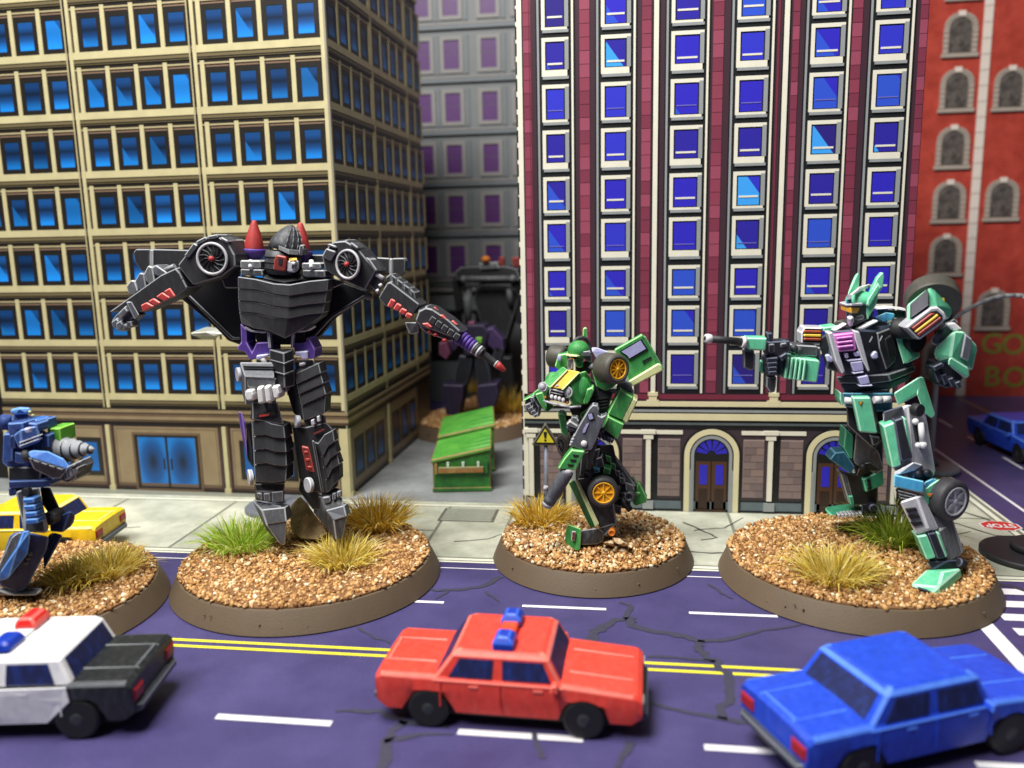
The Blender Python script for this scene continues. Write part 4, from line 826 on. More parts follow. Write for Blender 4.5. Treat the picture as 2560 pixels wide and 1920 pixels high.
# back wings and cross bar
g.mk('wing', g.prism([(700, 800), (960, 660), (1290, 640), (1310, 1270), (1180, 1225), (1080, 1120)], -0.42, 0.10), 'blackflat')
g.mk('wing_rib', [g.prism([(770, 790), (800, 780), (1225, 1190), (1290, 1190), (1290, 1215), (1205, 1215)], -0.38, 0.05)], 'black')
g.z = 'B'; g.mk('wing', g.prism([(-60, 640), (260, 640), (600, 760), (650, 830), (560, 850), (330, 1010), (190, 1180), (30, 1270), (-60, 1220)], -0.42, 0.10), 'blackflat')
g.mk('wing_rib', [g.prism([(590, 800), (600, 830), (300, 1010), (130, 1195), (90, 1195), (270, 990)], -0.37, 0.05)], 'black')
g.z = 'A'; bar = g.mk('cross_bar', [g.prism([(490, 378), (1300, 400), (1300, 560), (490, 545)], -0.34, 0.22)], 'black')
g.mk('tail_tip', [g.prism([(330, 378), (460, 378), (462, 580), (385, 590), (320, 500), (303, 410)], -0.32, 0.22)], 'black'); g.mk('clamp_band', [g.prism([(462, 385), (488, 385), (488, 575), (462, 575)], -0.31, 0.2)], 'steel', bevel=0.01)
g.z = 'B'; g.mk('cross_bar', [g.prism([(0, 430), (200, 430), (640, 450), (825, 462), (825, 600), (0, 520)], -0.34, 0.22)], 'black'); g.mk('tail_tip', [g.prism([(848, 462), (955, 460), (968, 480), (964, 590), (900, 642), (848, 620)], -0.32, 0.22)], 'black'); g.mk('clamp_band', [g.prism([(826, 468), (848, 468), (848, 625), (826, 620)], -0.31, 0.2)], 'steel', bevel=0.01)
# missiles behind the head
g.z = 'A'
for (cx, tp, bs, ww) in ((1420, 112, 400, -0.18), (1848, 132, 418, -0.22)):
    hgt = bs-tp; m_ = g.mk('missile', [g.tube((cx, bs, ww), (cx, tp, ww), 0, seg=18, prof=[(0, 84), (0.12, 86), (0.3, 78), (0.55, 62), (0.78, 40), (0.93, 24), (0.98, 18), (1, 4)])], 'red', bevel=0)
    g.mk('missile_collar', [g.tube((cx-4, bs+95, ww), (cx-4, bs-25, ww), 0, seg=18, prof=[(0, 60), (0.35, 74), (0.6, 100), (0.9, 108), (1, 104)])], 'purple', m_, 0)
    for s_ in (-1, 1): g.mk('seam_line', [g.hull([(cx-3, bs-30, ww+0.165), (cx+3, bs-30, ww+0.165), (cx-2, tp+40, ww+0.06), (cx+2, tp+40, ww+0.06), (cx, bs-30, ww+0.1), (cx, tp+40, ww+0.0)])], 'redd', m_, 0) if s_ == 1 else None
# head
g.mk('neck', [g.tube((1690, 640, 0.0), (1700, 540, 0.0), 130, 130)], 'blackflat', bevel=0)
hd = g.mk('head', [g.tube((1685, 610, 0.18), (1690, 395, 0.18), 0, seg=22, prof=[(0, 140), (0.25, 158), (0.6, 160), (1, 150)])], 'darkgrey', bevel=0)
for q in (450, 500, 555): g.mk('helmet_groove', [g.ring((1686, q, 0.18), 158, 7, (0.05, 0, 1))], 'blackflat', hd, 0)
g.mk('helmet_dome', [g.tube((1705, 400, 0.18), (1772, 155, 0.12), 0, seg=24, prof=[(0, 152), (0.25, 146), (0.5, 122), (0.72, 88), (0.9, 46), (0.98, 18), (1, 5)])], 'darkgrey', hd, 0)
for k in range(7):                                   # raised seams running up the dome
    t_ = -1.3+k*0.42; q = []
    for u, r_ in ((0.02, 153), (0.25, 148), (0.5, 124), (0.72, 90), (0.9, 48)):
        r_ = r_*1.0; cx = 1705+(1772-1705)*u; q.append((cx+r_*math.sin(t_), 400-245*u, 0.18-0.06*u+g.cm(r_)*math.cos(t_)))
    g.mk('helmet_ridge', [g.tube(q[i], q[i+1], 6, 5, 6) for i in range(4)], [mini('grey')[0]]*2, hd, 0)
g.mk('brow_band', [g.band([(1585, 300, 0.24), (1650, 348, 0.48), (1740, 385, 0.53), (1830, 390, 0.43), (1862, 375, 0.26)], [(1583, 330, 0.24), (1650, 385, 0.50), (1740, 425, 0.55), (1825, 432, 0.45), (1862, 410, 0.26)], -0.05)], 'grey', hd, 0.01)
g.mk('temple_fin', [g.prism([(1835, 345), (1870, 335), (1878, 380), (1850, 440), (1828, 430)], 0.44, 0.12)], 'darkgrey', hd)
ck = g.mk('cheek_guard', [g.prism([(1625, 432), (1715, 447), (1718, 470), (1702, 585), (1592, 572), (1605, 470)], 0.52, 0.2)], 'redd', hd); g.mk('cheek_slot', [g.prism([(1650, 460), (1682, 466), (1678, 528), (1643, 520)], 0.53, 0.03)], 'blackflat', hd, 0)
g.mk('face', [g.hull([(1722, 480, 0.46), (1835, 482, 0.42), (1722, 590, 0.46), (1800, 598, 0.5), (1835, 560, 0.42), (1785, 500, 0.56), (1785, 585, 0.55), (1722, 480, 0.1), (1830, 560, 0.1)])], 'lightgrey', hd); g.mk('eye', [g.hull([(1742, 462, 0.5), (1812, 460, 0.5), (1815, 480, 0.53), (1745, 486, 0.53), (1780, 470, 0.4)])], 'amber', hd, 0)
g.mk('mouth_slot', [g.prism([(1768, 520), (1785, 520), (1778, 560), (1766, 560)], 0.57, 0.03), g.prism([(1795, 525), (1808, 520), (1800, 555)], 0.56, 0.03)], 'navy', hd, 0)
# torso: five overlapping folded plates
rows = [[(1268, 628), (1430, 650), (1600, 692), (1745, 702), (1930, 668), (2105, 652)], [(1270, 738), (1450, 752), (1600, 790), (1740, 808), (1920, 778), (2092, 764)], [(1272, 848), (1450, 862), (1600, 900), (1735, 914), (1910, 886), (2074, 872)], [(1280, 952), (1450, 966), (1600, 1005), (1728, 1018), (1900, 982), (2055, 966)]]
tor = g.mk('torso', [g.hull([(1290, 640, 0.3), (2085, 660, 0.3), (1300, 1050, 0.35), (2040, 990, 0.35), (1720, 1190, 0.5), (1560, 1160, 0.4), (1290, 640, -0.4), (2085, 660, -0.4), (1400, 1100, -0.35), (1950, 1080, -0.35)])], 'blackflat', bevel=0.015)
WT = [0.36, 0.44, 0.54, 0.60, 0.46, 0.34]
for i in range(4):
    T = [(x, y+4, w+0.05) for (x, y), w in zip(rows[i], WT)]
    Bm = [(x, y+2, w+0.085) for (x, y), w in zip(rows[i+1], WT)] if i < 3 else [(1300, 1062, 0.46), (1420, 1110, 0.5), (1550, 1130, 0.56), (1702, 1202, 0.62), (1880, 1110, 0.5), (2040, 1000, 0.42)]
    g.mk('chest_plate', [g.band(T, Bm, 0.1)], 'black', bevel=0.015, ang=50)
g.mk('belly_vent', [g.hull([(1815, 1120, 0.5), (1950, 1060, 0.47), (1985, 1072, 0.45), (1950, 1105, 0.46), (1850, 1130, 0.5), (1900, 1090, 0.4)])], 'blackflat', tor, 0)
g.mk('collar_deck', [g.hull([(1500, 600, 0.25), (1860, 610, 0.25), (1500, 650, 0.4), (1870, 660, 0.4), (1700, 690, 0.5), (1500, 600, -0.2), (1860, 600, -0.2)])], 'black', tor)
for pts, mt_ in (([(1290, 482), (1478, 484), (1478, 556), (1292, 556)], 'grey'), ([(1292, 560), (1490, 566), (1500, 628), (1296, 622)], 'darkgrey'), ([(1858, 505), (2030, 505), (2036, 560), (1862, 566)], 'grey'), ([(1862, 570), (2068, 572), (2076, 640), (1876, 636)], 'darkgrey')):
    g.mk('collar_block', [g.prism(pts, 0.40, 0.5)], mt_)
for x in (1388, 1948): g.mk('collar_bolt', [g.tube((x, 490, 0.3), (x, 556, 0.42), 22, 20)], 'white', bevel=0)
# shoulders
def turbine(z, c, R, ax):
    g.z = z; a = Vector(ax).normalized(); cc = g.P(*c); Rc = g.cm(R, c[2])
    hub = g.mk('turbine', [b_lathe(cc-a*0.06, cc+a*0.02, [(0, Rc), (1, Rc)], 36)], 'blackflat', bevel=0)
    g.mk('turbine_ring', [b_torus(cc+a*0.03, a, Rc*1.0, Rc*0.10, 40, 8)], [paint('ring_silver', 'b4b4b6', 0.4, 0.2, 8, 0)]*2, hub, 0)
    u = a.orthogonal().normalized(); v = a.cross(u); bl = []
    for k in range(13):
        t0 = 2*math.pi*k/13
        P = [(r_, t0+tw) for r_, tw in ((0.2, 0), (0.5, 0.12), (0.86, 0.36))]; pts = []
        for r_, tt in P:
            d = u*math.cos(tt)+v*math.sin(tt); e = a.cross(d); pts += [cc+d*Rc*r_+e*Rc*0.03+a*0.025, cc+d*Rc*r_-e*Rc*0.03+a*0.025, cc+d*Rc*r_+a*0.055]
        bl.append(b_hull(pts[:6])); bl.append(b_hull(pts[3:]))
    g.mk('fan_blades', bl, [mini('grey')[0], mini('grey')[1]], hub, 0)
    g.mk('hub_cap', [b_ball(cc+a*0.06, Rc*0.2, Rc*0.2, Rc*0.2)], 'red', hub, 0)
g.z = 'A'; sh = g.mk('shoulder', [g.slab([(700, 530), (770, 440), (865, 320), (960, 265), (1070, 242), (1180, 292), (1255, 430), (1262, 540), (1130, 640), (1010, 655), (850, 722), (790, 650), (735, 570)], 0.45, 0.62, 0.06)], 'black')
for (a_, b_, c_, d_) in (((770, 440), (860, 320), (900, 345), (810, 460)), ((875, 310), (970, 262), (990, 290), (905, 335)), ((985, 258), (1080, 240), (1085, 275), (1000, 287)), ((1110, 262), (1180, 300), (1170, 325), (1105, 290))): g.mk('shoulder_plate', [g.prism([a_, b_, c_, d_], 0.5, 0.4)], 'darkgrey', sh)
turbine('A', (1040, 468, 0.50), 136, (0.05, -1, 0.02))
g.mk('armpit', [g.hull([(1100, 600, 0.1), (1290, 560, 0.1), (1300, 740, 0.1), (1150, 740, 0.1), (1100, 600, -0.4), (1300, 740, -0.4), (1290, 560, -0.4)])], 'black')
g.z = 'B'; sh = g.mk('shoulder', [g.slab([(188, 445), (245, 350), (300, 300), (410, 290), (500, 340), (560, 395), (610, 470), (710, 575), (700, 600), (650, 690), (602, 772), (520, 730), (340, 650), (215, 570)], 0.45, 0.62, 0.06)], 'black')
for (a_, b_, c_, d_) in (((245, 345), (330, 375), (335, 352), (265, 325)), ((600, 450), (640, 470), (712, 575), (690, 590)), ((470, 312), (540, 365), (520, 385), (455, 335)), ((195, 450), (240, 370), (330, 400), (280, 490))): g.mk('shoulder_plate', [g.prism([a_, b_, c_, d_], 0.5, 0.4)], 'darkgrey', sh)
turbine('B', (450, 520, 0.50), 122, (-0.35, -1, 0.05))
g.mk('armpit', [g.hull([(30, 560, 0.1), (200, 600, 0.1), (420, 690, 0.1), (260, 760, 0.1), (30, 720, 0.1), (30, 560, -0.4), (400, 700, -0.4), (260, 760, -0.4)])], 'black')
# left-hand forearm with red cells
g.z = 'A'; g.mk('elbow', [g.hull([(690, 560, 0.35), (760, 590, 0.35), (830, 730, 0.35), (760, 760, 0.35), (690, 560, 0.0), (830, 730, 0.0), (760, 760, 0.0)])], 'darkgrey'); g.mk('elbow_pin', [g.tube((600, 572, 0.2), (690, 535, 0.2), 20, 24), g.tube((735, 640, 0.38), (765, 660, 0.38), 20)], 'steel', bevel=0)
g.mk('forearm', [g.slab([(62, 968), (285, 800), (560, 612), (705, 545), (745, 590), (818, 735), (722, 812), (375, 965), (300, 860)], 0.42, 0.55, 0.05)], 'black')
for k, (a_, b_, c_, d_) in enumerate((((237, 718), (282, 660), (318, 668), (352, 768)), ((318, 668), (362, 592), (402, 600), (425, 728)), ((402, 600), (440, 525), (482, 540), (505, 680)), ((482, 540), (512, 522), (598, 580), (640, 612)))):
    q = [a_, b_, c_, d_, (d_[0]-40, d_[1]+40), (a_[0]+20, a_[1]+80)]; g.mk('arm_fin', [g.slab(q, 0.26, 0.42, 0.05)], 'gunmetal' if k % 2 else 'grey', label=None)
for q in ([(368, 898), (425, 868), (500, 905), (392, 958)], [(437, 862), (490, 830), (560, 875), (505, 902)], [(510, 820), (570, 776), (650, 826), (588, 862)], [(582, 770), (640, 735), (694, 815), (655, 832)]): g.mk('red_cell', [g.prism(q, 0.45, 0.12)], 'red')
g.z = 'A'; g.mk('cuff', [g.hull([(240, 865, 0.5), (290, 860, 0.5), (365, 990, 0.5), (320, 1030, 0.5), (240, 865, 0.1), (360, 990, 0.1), (300, 1030, 0.1)])], 'gunmetal')
g.mk('fist', [g.slab([(95, 1045), (140, 985), (240, 890), (330, 1000), (250, 1060), (180, 1075)], 0.4, 0.36, 0.1)]+[g.slab(q, w_, 0.2, 0.2) for q, w_ in (([(95, 1050), (150, 1010), (180, 1040), (140, 1120), (110, 1100)], 0.47), ([(140, 1060), (190, 1030), (215, 1070), (180, 1140), (145, 1130)], 0.5), ([(180, 1085), (240, 1060), (255, 1090), (215, 1140), (180, 1140)], 0.48), ([(230, 1040), (290, 1040), (302, 1095), (260, 1110), (225, 1090)], 0.44), ([(150, 980), (230, 900), (262, 950), (190, 1030)], 0.52))], 'gunmetal', bevel=0.015)
# right-hand forearm and cannon
g.z = 'B'; g.mk('elbow', [g.hull([(630, 700, 0.35), (700, 600, 0.35), (790, 660, 0.35), (720, 800, 0.35), (630, 700, 0.0), (790, 660, 0.0), (720, 800, 0.0)])], 'black'); g.mk('elbow_pin', [g.tube((700, 610, 0.36), (770, 650, 0.36), 18), g.tube((735, 700, 0.42), (750, 725, 0.42), 15), g.tube((708, 750, 0.42), (722, 775, 0.42), 14)], 'white', bevel=0); g.mk('elbow_joint', [g.ball((630, 815, 0.2), 40, 34)], 'grey', bevel=0)
g.mk('forearm', [g.slab([(712, 826), (800, 680), (830, 675), (1110, 888), (1045, 985), (960, 960), (782, 910)], 0.42, 0.5, 0.05)], 'black')
for q in ([(785, 640), (836, 603), (842, 700), (792, 668)], [(838, 605), (888, 645), (895, 735), (842, 700)], [(890, 648), (948, 688), (955, 778), (895, 735)], [(950, 692), (1010, 735), (1018, 820), (955, 778)], [(1012, 737), (1055, 775), (1068, 850), (1018, 820)]): g.mk('arm_fin', [g.slab(q, 0.28, 0.4, 0.04)], 'black')
for q in ([(838, 832), (882, 858), (850, 925), (798, 908)], [(890, 872), (940, 900), (905, 955), (852, 935)], [(935, 918), (990, 945), (955, 990), (905, 965)], [(985, 960), (1040, 985), (1010, 1030), (962, 1000)]): g.mk('red_cell', [g.prism(q, 0.45, 0.12)], 'red')
gun = g.mk('arm_cannon', [g.slab([(1045, 1035), (1080, 940), (1150, 905), (1215, 920), (1380, 1030), (1500, 1140), (1445, 1215), (1310, 1160), (1180, 1060), (1090, 1090)], 0.62, 0.5, 0.1)], 'black')
g.mk('cannon_under', [g.slab([(1090, 1090), (1240, 1100), (1420, 1210), (1400, 1240), (1280, 1190), (1150, 1150)], 0.5, 0.4, 0.05), g.hull([(960, 1050, 0.4), (1080, 1050, 0.45), (1100, 1150, 0.4), (1010, 1170, 0.4), (1000, 1080, 0.1), (1090, 1150, 0.1)])], 'darkgrey', gun)
for k in range(5):
    x, y = 1215+k*55, 985+k*38; g.mk('cannon_panel', [g.prism([(x, y+10), (x+42, y+38), (x+14, y+88), (x-28, y+56)], 0.64, 0.06)], 'black', gun, bevel=0.008)
for p in ((1165, 1080, 0.66), (1300, 1005, 0.62), (1230, 935, 0.5), (1400, 1060, 0.56)): g.mk('cannon_stud', [g.slab([(p[0]-45, p[1]-15), (p[0]+10, p[1]-22), (p[0]+55, p[1]+20), (p[0]+10, p[1]+28)], p[2], 0.08, 0.1)], 'red', gun, bevel=0.012)
for p in ((1250, 1168, 0.55), (1335, 1218, 0.55), (1200, 1140, 0.55)): g.mk('cannon_knob', [g.ball(p, 26, 18)], 'red', gun, 0)
for k in range(5): g.mk('purple_coil', [g.ring((1470+k*29, 1188+k*21, 0.42), 52-k*1.5, 19, (0.82, -0.1, -0.56))], 'purple', gun, 0)
g.mk('cannon_core', [g.tube((1440, 1165, 0.42), (1660, 1330, 0.42), 50, 44)], 'navy', gun, 0)
for k in range(4): g.mk('steel_coil', [g.ring((1606+k*22, 1288+k*16, 0.42), 44, 13, (0.82, -0.1, -0.56))], [mini('darkgrey')[0] if k % 2 else paint('ring_silver', 'b4b4b6', 0.4, 0.2, 8, 0)]*2, gun, 0)
g.mk('barrel', [g.tube((1670, 1335, 0.42), (1820, 1445, 0.42), 0, prof=[(0, 42), (0.1, 36), (0.9, 30), (1, 34)])], 'black', gun, 0); g.mk('muzzle_ring', [g.ring((1808, 1436, 0.42), 26, 9, (0.82, -0.1, -0.56))], [paint('ring_silver', 'b4b4b6', 0.4, 0.2, 8, 0)]*2, gun, 0); g.mk('muzzle_tip', [g.tube((1815, 1441, 0.42), (1895, 1503, 0.42), 0, prof=[(0, 36), (0.3, 32), (0.85, 18), (1, 8)])], 'red', gun, 0)
# waist and pelvis
g.z = 'A'
g.mk('abdomen', [g.hull([(1420, 1090, 0.2), (1900, 1080, 0.2), (1450, 1260, 0.25), (1880, 1260, 0.25), (1420, 1090, -0.3), (1900, 1080, -0.3), (1450, 1260, -0.3), (1880, 1260, -0.3)])], 'blackflat')
g.mk('waist_strut', [g.prism([(1535, 1120), (1560, 1125), (1575, 1290), (1552, 1290)], 0.42, 0.1), g.prism([(1765, 1130), (1785, 1125), (1772, 1290), (1755, 1290)], 0.42, 0.1)], 'steel', bevel=0.01)
g.mk('waist_vent', [g.prism([(1335, 1085), (1400, 1125), (1530, 1135), (1520, 1155), (1385, 1142), (1330, 1110)], 0.42, 0.2), g.prism([(1810, 1135), (1910, 1120), (1955, 1090), (1955, 1108), (1915, 1135), (1820, 1150)], 0.42, 0.2)], 'lightgrey', bevel=0.01)
g.mk('hip_plate', [g.prism([(1292, 1060), (1345, 1120), (1350, 1240), (1400, 1330), (1440, 1240), (1580, 1235), (1590, 1330), (1470, 1350), (1440, 1390), (1380, 1405), (1335, 1330), (1270, 1310), (1262, 1280), (1298, 1240)], 0.36, 0.4)], 'purple'); g.mk('hip_plate', [g.prism([(1780, 1250), (1895, 1240), (1900, 1190), (1925, 1200), (1978, 1300), (1975, 1385), (1925, 1400), (1910, 1310), (1790, 1325)], 0.36, 0.4)], 'purple')
g.mk('hip_bracket', [g.prism([(1435, 1360), (1540, 1345), (1545, 1370), (1500, 1385), (1440, 1405)], 0.45, 0.2), g.prism([(1795, 1325), (1910, 1318), (1912, 1395), (1860, 1400), (1840, 1360), (1800, 1370)], 0.42, 0.2)], 'mauve')
g.mk('pelvis', [g.hull([(1560, 1300, 0.42), (1690, 1335, 0.6), (1785, 1300, 0.42), (1575, 1640, 0.4), (1700, 1660, 0.58), (1795, 1640, 0.4), (1560, 1300, -0.2), (1785, 1300, -0.2), (1600, 1640, -0.2), (1790, 1640, -0.2)])], 'black')
for ya, yb in ((1420, 1440), (1520, 1540)): g.mk('pelvis_seam', [g.band([(1570, ya-25, 0.44), (1695, ya+8, 0.62), (1785, ya-28, 0.44)], [(1572, ya-12, 0.46), (1696, ya+22, 0.64), (1788, ya-14, 0.46)], 0.3)], 'black', bevel=0.008)
g.z = 'C'; g.mk('pelvis_tip', [g.hull([(755, 140, 0.42), (830, 170, 0.55), (912, 140, 0.42), (760, 250, 0.38), (850, 325, 0.45), (890, 270, 0.38), (755, 140, -0.2), (912, 140, -0.2), (850, 325, -0.1)])], 'black')
# viewer-left leg
g.mk('hip_joint', [g.disc((470, 180, 0.35), 58, 0.08, (-0.75, -0.6, 0))], 'lightgrey', bevel=0)
th = g.mk('thigh', [g.hull([(478, 82, 0.45), (740, 84, 0.45), (515, 190, 0.62), (752, 200, 0.62), (525, 285, 0.5), (750, 300, 0.5), (520, 420, 0.4), (770, 430, 0.4), (478, 82, -0.2), (740, 84, -0.2), (490, 300, -0.2), (545, 420, -0.15), (770, 430, -0.1)])], 'gunmetal', label='grey thigh with paler front face')
g.mk('thigh_plate', [g.band([(525, 208, 0.60), (750, 215, 0.60)], [(540, 285, 0.56), (748, 292, 0.56)], 0.3)], 'grey', th); g.mk('thigh_groove', [g.prism([(500, 112), (745, 116), (745, 120), (502, 117)], 0.53, 0.04), g.prism([(505, 130), (748, 134), (748, 138), (506, 135)], 0.56, 0.04)], 'black', th, 0)
for q, r_ in (([(515, 305), (575, 300), (586, 340), (580, 390), (530, 395), (512, 350)], 0.68), ([(605, 280), (648, 276), (664, 412), (622, 422)], 0.72), ([(665, 272), (705, 268), (724, 402), (684, 416)], 0.72), ([(725, 272), (775, 268), (792, 330), (785, 375), (745, 378)], 0.66)): g.mk('knee_pad', [g.slab(q, r_, 0.3, 0.15)], 'white')
g.mk('knee', [g.hull([(575, 400, 0.5), (775, 400, 0.5), (560, 540, 0.5), (830, 580, 0.5), (580, 540, 0.56), (575, 400, -0.1), (775, 400, -0.1), (820, 560, -0.1), (560, 540, -0.1)])], 'black'); g.mk('knee_slot', [g.prism([(612, 495), (755, 475), (765, 492), (735, 508), (615, 524)], 0.56, 0.08)], 'blackflat', bevel=0); g.mk('knee_light', [g.prism([(628, 504), (715, 492), (705, 508), (630, 520)], 0.58, 0.04)], 'red', bevel=0)
g.mk('shin', [g.hull([(570, 550, 0.3), (820, 590, 0.3), (600, 1050, 0.3), (842, 1048, 0.3), (570, 550, -0.35), (820, 590, -0.35), (600, 1050, -0.3), (842, 1048, -0.3)])], 'black')
rws = [[(578, 550, .5), (675, 542, .56), (730, 568, .56), (826, 584, .5)], [(585, 668, .5), (680, 663, .56), (745, 682, .56), (838, 690, .5)], [(588, 782, .5), (683, 776, .56), (748, 795, .56), (846, 801, .5)], [(592, 895, .5), (688, 888, .56), (750, 905, .56), (850, 912, .5)], [(600, 1035, .5), (690, 1042, .52), (760, 1042, .52), (842, 1030, .5)]]
for i in range(4): g.mk('shin_plate', [g.band([(x, y+3, w-0.03) for x, y, w in rws[i]], [(x, y, w+0.03) for x, y, w in rws[i+1]], 0.15)], 'black', bevel=0.015, ang=50)
g.mk('calf_panel', [g.hull([(462, 472, 0.2), (490, 480, 0.3), (525, 560, 0.3), (538, 850, 0.25), (488, 650, 0.2), (470, 540, 0.2), (500, 500, -0.1), (538, 840, -0.1)])], 'purple'); g.mk('calf_rib', [g.hull([(528, 560, 0.25), (570, 560, 0.2), (590, 930, 0.2), (535, 860, 0.2), (560, 560, -0.2), (585, 900, -0.2)])], 'blackflat')
g.mk('ankle_disc', [g.disc((562, 1000, 0.42), 66, 0.08, (-0.8, -0.55, 0))], 'lightgrey', bevel=0.01)
g.mk('ankle', [g.hull([(592, 1050, 0.35), (838, 1050, 0.35), (605, 1110, 0.4), (828, 1120, 0.4), (600, 1180, 0.35), (825, 1210, 0.35), (592, 1050, -0.2), (838, 1050, -0.2), (600, 1180, -0.2), (825, 1200, -0.2)])], 'black')
for q in ([(608, 1120), (650, 1128), (655, 1185), (618, 1172)], [(662, 1128), (715, 1125), (718, 1195), (668, 1190)], [(728, 1118), (820, 1108), (818, 1195), (730, 1200)]): g.mk('toe_cell', [g.prism(q, 0.44, 0.1)], 'gunmetal')
ft = g.mk('foot', [g.hull([(574, 1180, 0.2), (650, 1260, 0.5), (838, 1235, 0.48), (690, 1382, 0.62), (850, 1358, 0.6), (838, 1540, 0.62), (800, 1535, 0.6), (690, 1425, 0.4), (640, 1290, 0.1), (840, 1235, -0.1), (845, 1500, 0.1)])], 'gunmetal'); g.mk('toe_plate', [g.band([(655, 1256, 0.54), (836, 1238, 0.52)], [(692, 1378, 0.65), (848, 1356, 0.63)], 0.3)], 'darkgrey', ft)
# viewer-right leg
g.mk('hip_joint', [g.hull([(918, 80, 0.3), (1060, 60, 0.3), (1080, 110, 0.3), (920, 150, 0.3), (918, 80, -0.2), (1080, 110, -0.2)])], 'darkgrey'); g.mk('hip_bracket', [g.prism([(945, 90), (1000, 80), (998, 105), (950, 118)], 0.36, 0.1)], 'lightgrey')
g.mk('thigh', [g.hull([(862, 150, 0.25), (915, 160, 0.3), (1100, 80, 0.3), (1160, 350, 0.3), (1145, 500, 0.3), (985, 548, 0.35), (905, 490, 0.2), (855, 330, 0.15), (900, 160, -0.3), (1100, 100, -0.3), (1150, 480, -0.3), (920, 480, -0.3)])], 'black')
rws = [[(912, 172, .38), (1104, 84, .38)], [(928, 258, .38), (1122, 170, .38)], [(945, 338, .38), (1142, 252, .38)], [(965, 428, .38), (1162, 340, .38)], [(985, 545, .38), (1150, 490, .36)]]
for i in range(4): g.mk('thigh_plate', [g.band([(x, y+3, w-0.02) for x, y, w in rws[i]], [(x, y, w+0.03) for x, y, w in rws[i+1]], 0.05)], 'black', bevel=0.013)
g.mk('knee_cap', [g.disc((938, 550, 0.36), 46, 0.08, (-0.75, -0.6, 0.1))], 'lightgrey', bevel=0); g.mk('knee_joint', [g.hull([(985, 540, 0.3), (1150, 500, 0.3), (1000, 600, 0.3), (1170, 570, 0.3), (985, 540, -0.2), (1160, 510, -0.2), (1100, 600, -0.2)])], 'black')
for q in ([(1040, 545), (1065, 535), (1072, 580), (1048, 588)], [(1088, 515), (1108, 508), (1115, 555), (1094, 562)]): g.mk('knee_pad', [g.slab(q, 0.42, 0.12, 0.1)], 'lightgrey', bevel=0.01)
g.mk('shin', [g.hull([(895, 595, 0.2), (1005, 600, 0.35), (1165, 560, 0.3), (1218, 615, 0.25), (1275, 905, 0.25), (1262, 1070, 0.25), (1168, 1125, 0.35), (1060, 1120, 0.25), (950, 1010, 0.15), (895, 595, -0.3), (1200, 600, -0.3), (1250, 1050, -0.3), (990, 1020, -0.3)])], 'black')
g.mk('knee_light', [g.prism([(1062, 650), (1145, 612), (1150, 622), (1068, 660)], 0.39, 0.04)], 'redd', bevel=0)
rws = [[(1062, 712, .38), (1100, 725, .46), (1150, 655, .42), (1218, 618, .30)], [(1122, 828, .40), (1140, 830, .46), (1180, 750, .42), (1232, 715, .32)], [(1138, 915, .40), (1160, 912, .46), (1200, 845, .42), (1252, 810, .32)], [(1158, 1015, .40), (1178, 1005, .46), (1215, 930, .42), (1272, 898, .32)], [(1168, 1120, .40), (1192, 1108, .44), (1225, 1060, .42), (1268, 1020, .32)]]
for i in range(4): g.mk('shin_plate', [g.band([(x, y+3, w-0.02) for x, y, w in rws[i]], [(x, y, w+0.03) for x, y, w in rws[i+1]], 0.1)], 'black', bevel=0.014, ang=50)
g.mk('shin_edge', [g.hull([(1050, 700, 0.40), (1075, 712, 0.42), (1150, 1120, 0.36), (1125, 1120, 0.34), (1060, 700, 0.1), (1140, 1110, 0.1)])], 'black')
rp = g.mk('red_panel', [g.prism([(965, 748), (1025, 762), (1072, 965), (1005, 945)], 0.34, 0.12)], 'redd')
for k in range(3): g.mk('panel_slot', [g.prism([(985+k*15, 792+k*60), (1015+k*15, 790+k*60), (1020+k*15, 806+k*60), (992+k*15, 808+k*60)], 0.355, 0.03)], 'red', rp, 0.005)
g.mk('ankle_disc', [g.disc((1028, 1060, 0.38), 62, 0.08, (-0.65, -0.75, 0.05))], 'lightgrey', bevel=0.01)
g.mk('ankle', [g.hull([(960, 1000, 0.1), (1120, 1130, 0.3), (1272, 1090, 0.25), (1285, 1160, 0.3), (1150, 1250, 0.35), (1060, 1260, 0.2), (945, 1100, 0.1), (980, 1010, -0.3), (1260, 1100, -0.3), (1040, 1230, -0.2)])], 'black')
for q in ([(1130, 1160), (1195, 1150), (1200, 1200), (1150, 1215)], [(1208, 1130), (1238, 1122), (1240, 1180), (1212, 1190)], [(1248, 1112), (1275, 1108), (1280, 1150), (1250, 1165)]): g.mk('toe_cell', [g.prism(q, 0.42, 0.1)], 'gunmetal')
ft = g.mk('foot', [g.hull([(1105, 1145, 0.3), (1290, 1155, 0.3), (1152, 1265, 0.42), (1308, 1225, 0.42), (1225, 1350, 0.55), (1330, 1318, 0.5), (1300, 1490, 0.52), (1245, 1505, 0.5), (1100, 1330, 0.2), (1060, 1280, 0.1), (1300, 1230, -0.1), (1310, 1470, 0.1), (1080, 1200, -0.1)])], 'darkgrey'); g.mk('toe_plate', [g.band([(1158, 1264, 0.46), (1306, 1224, 0.46)], [(1226, 1346, 0.58), (1328, 1316, 0.53)], 0.25)], 'gunmetal', ft)
g.mk('rock', [g.hull([(880, 1230, -0.9), (960, 1150, -0.9), (1010, 1200, -0.7), (1060, 1300, -0.5), (1180, 1450, -0.2), (1100, 1500, -0.1), (960, 1490, -0.1), (880, 1400, -0.4), (940, 1160, -1.3), (1160, 1440, -0.9), (900, 1450, -1.2)])], [printmat('rock_tan', ('8a7450', 'c4a878'), 3, 0.7, 20, 0.3)]*2, bevel=0.02)
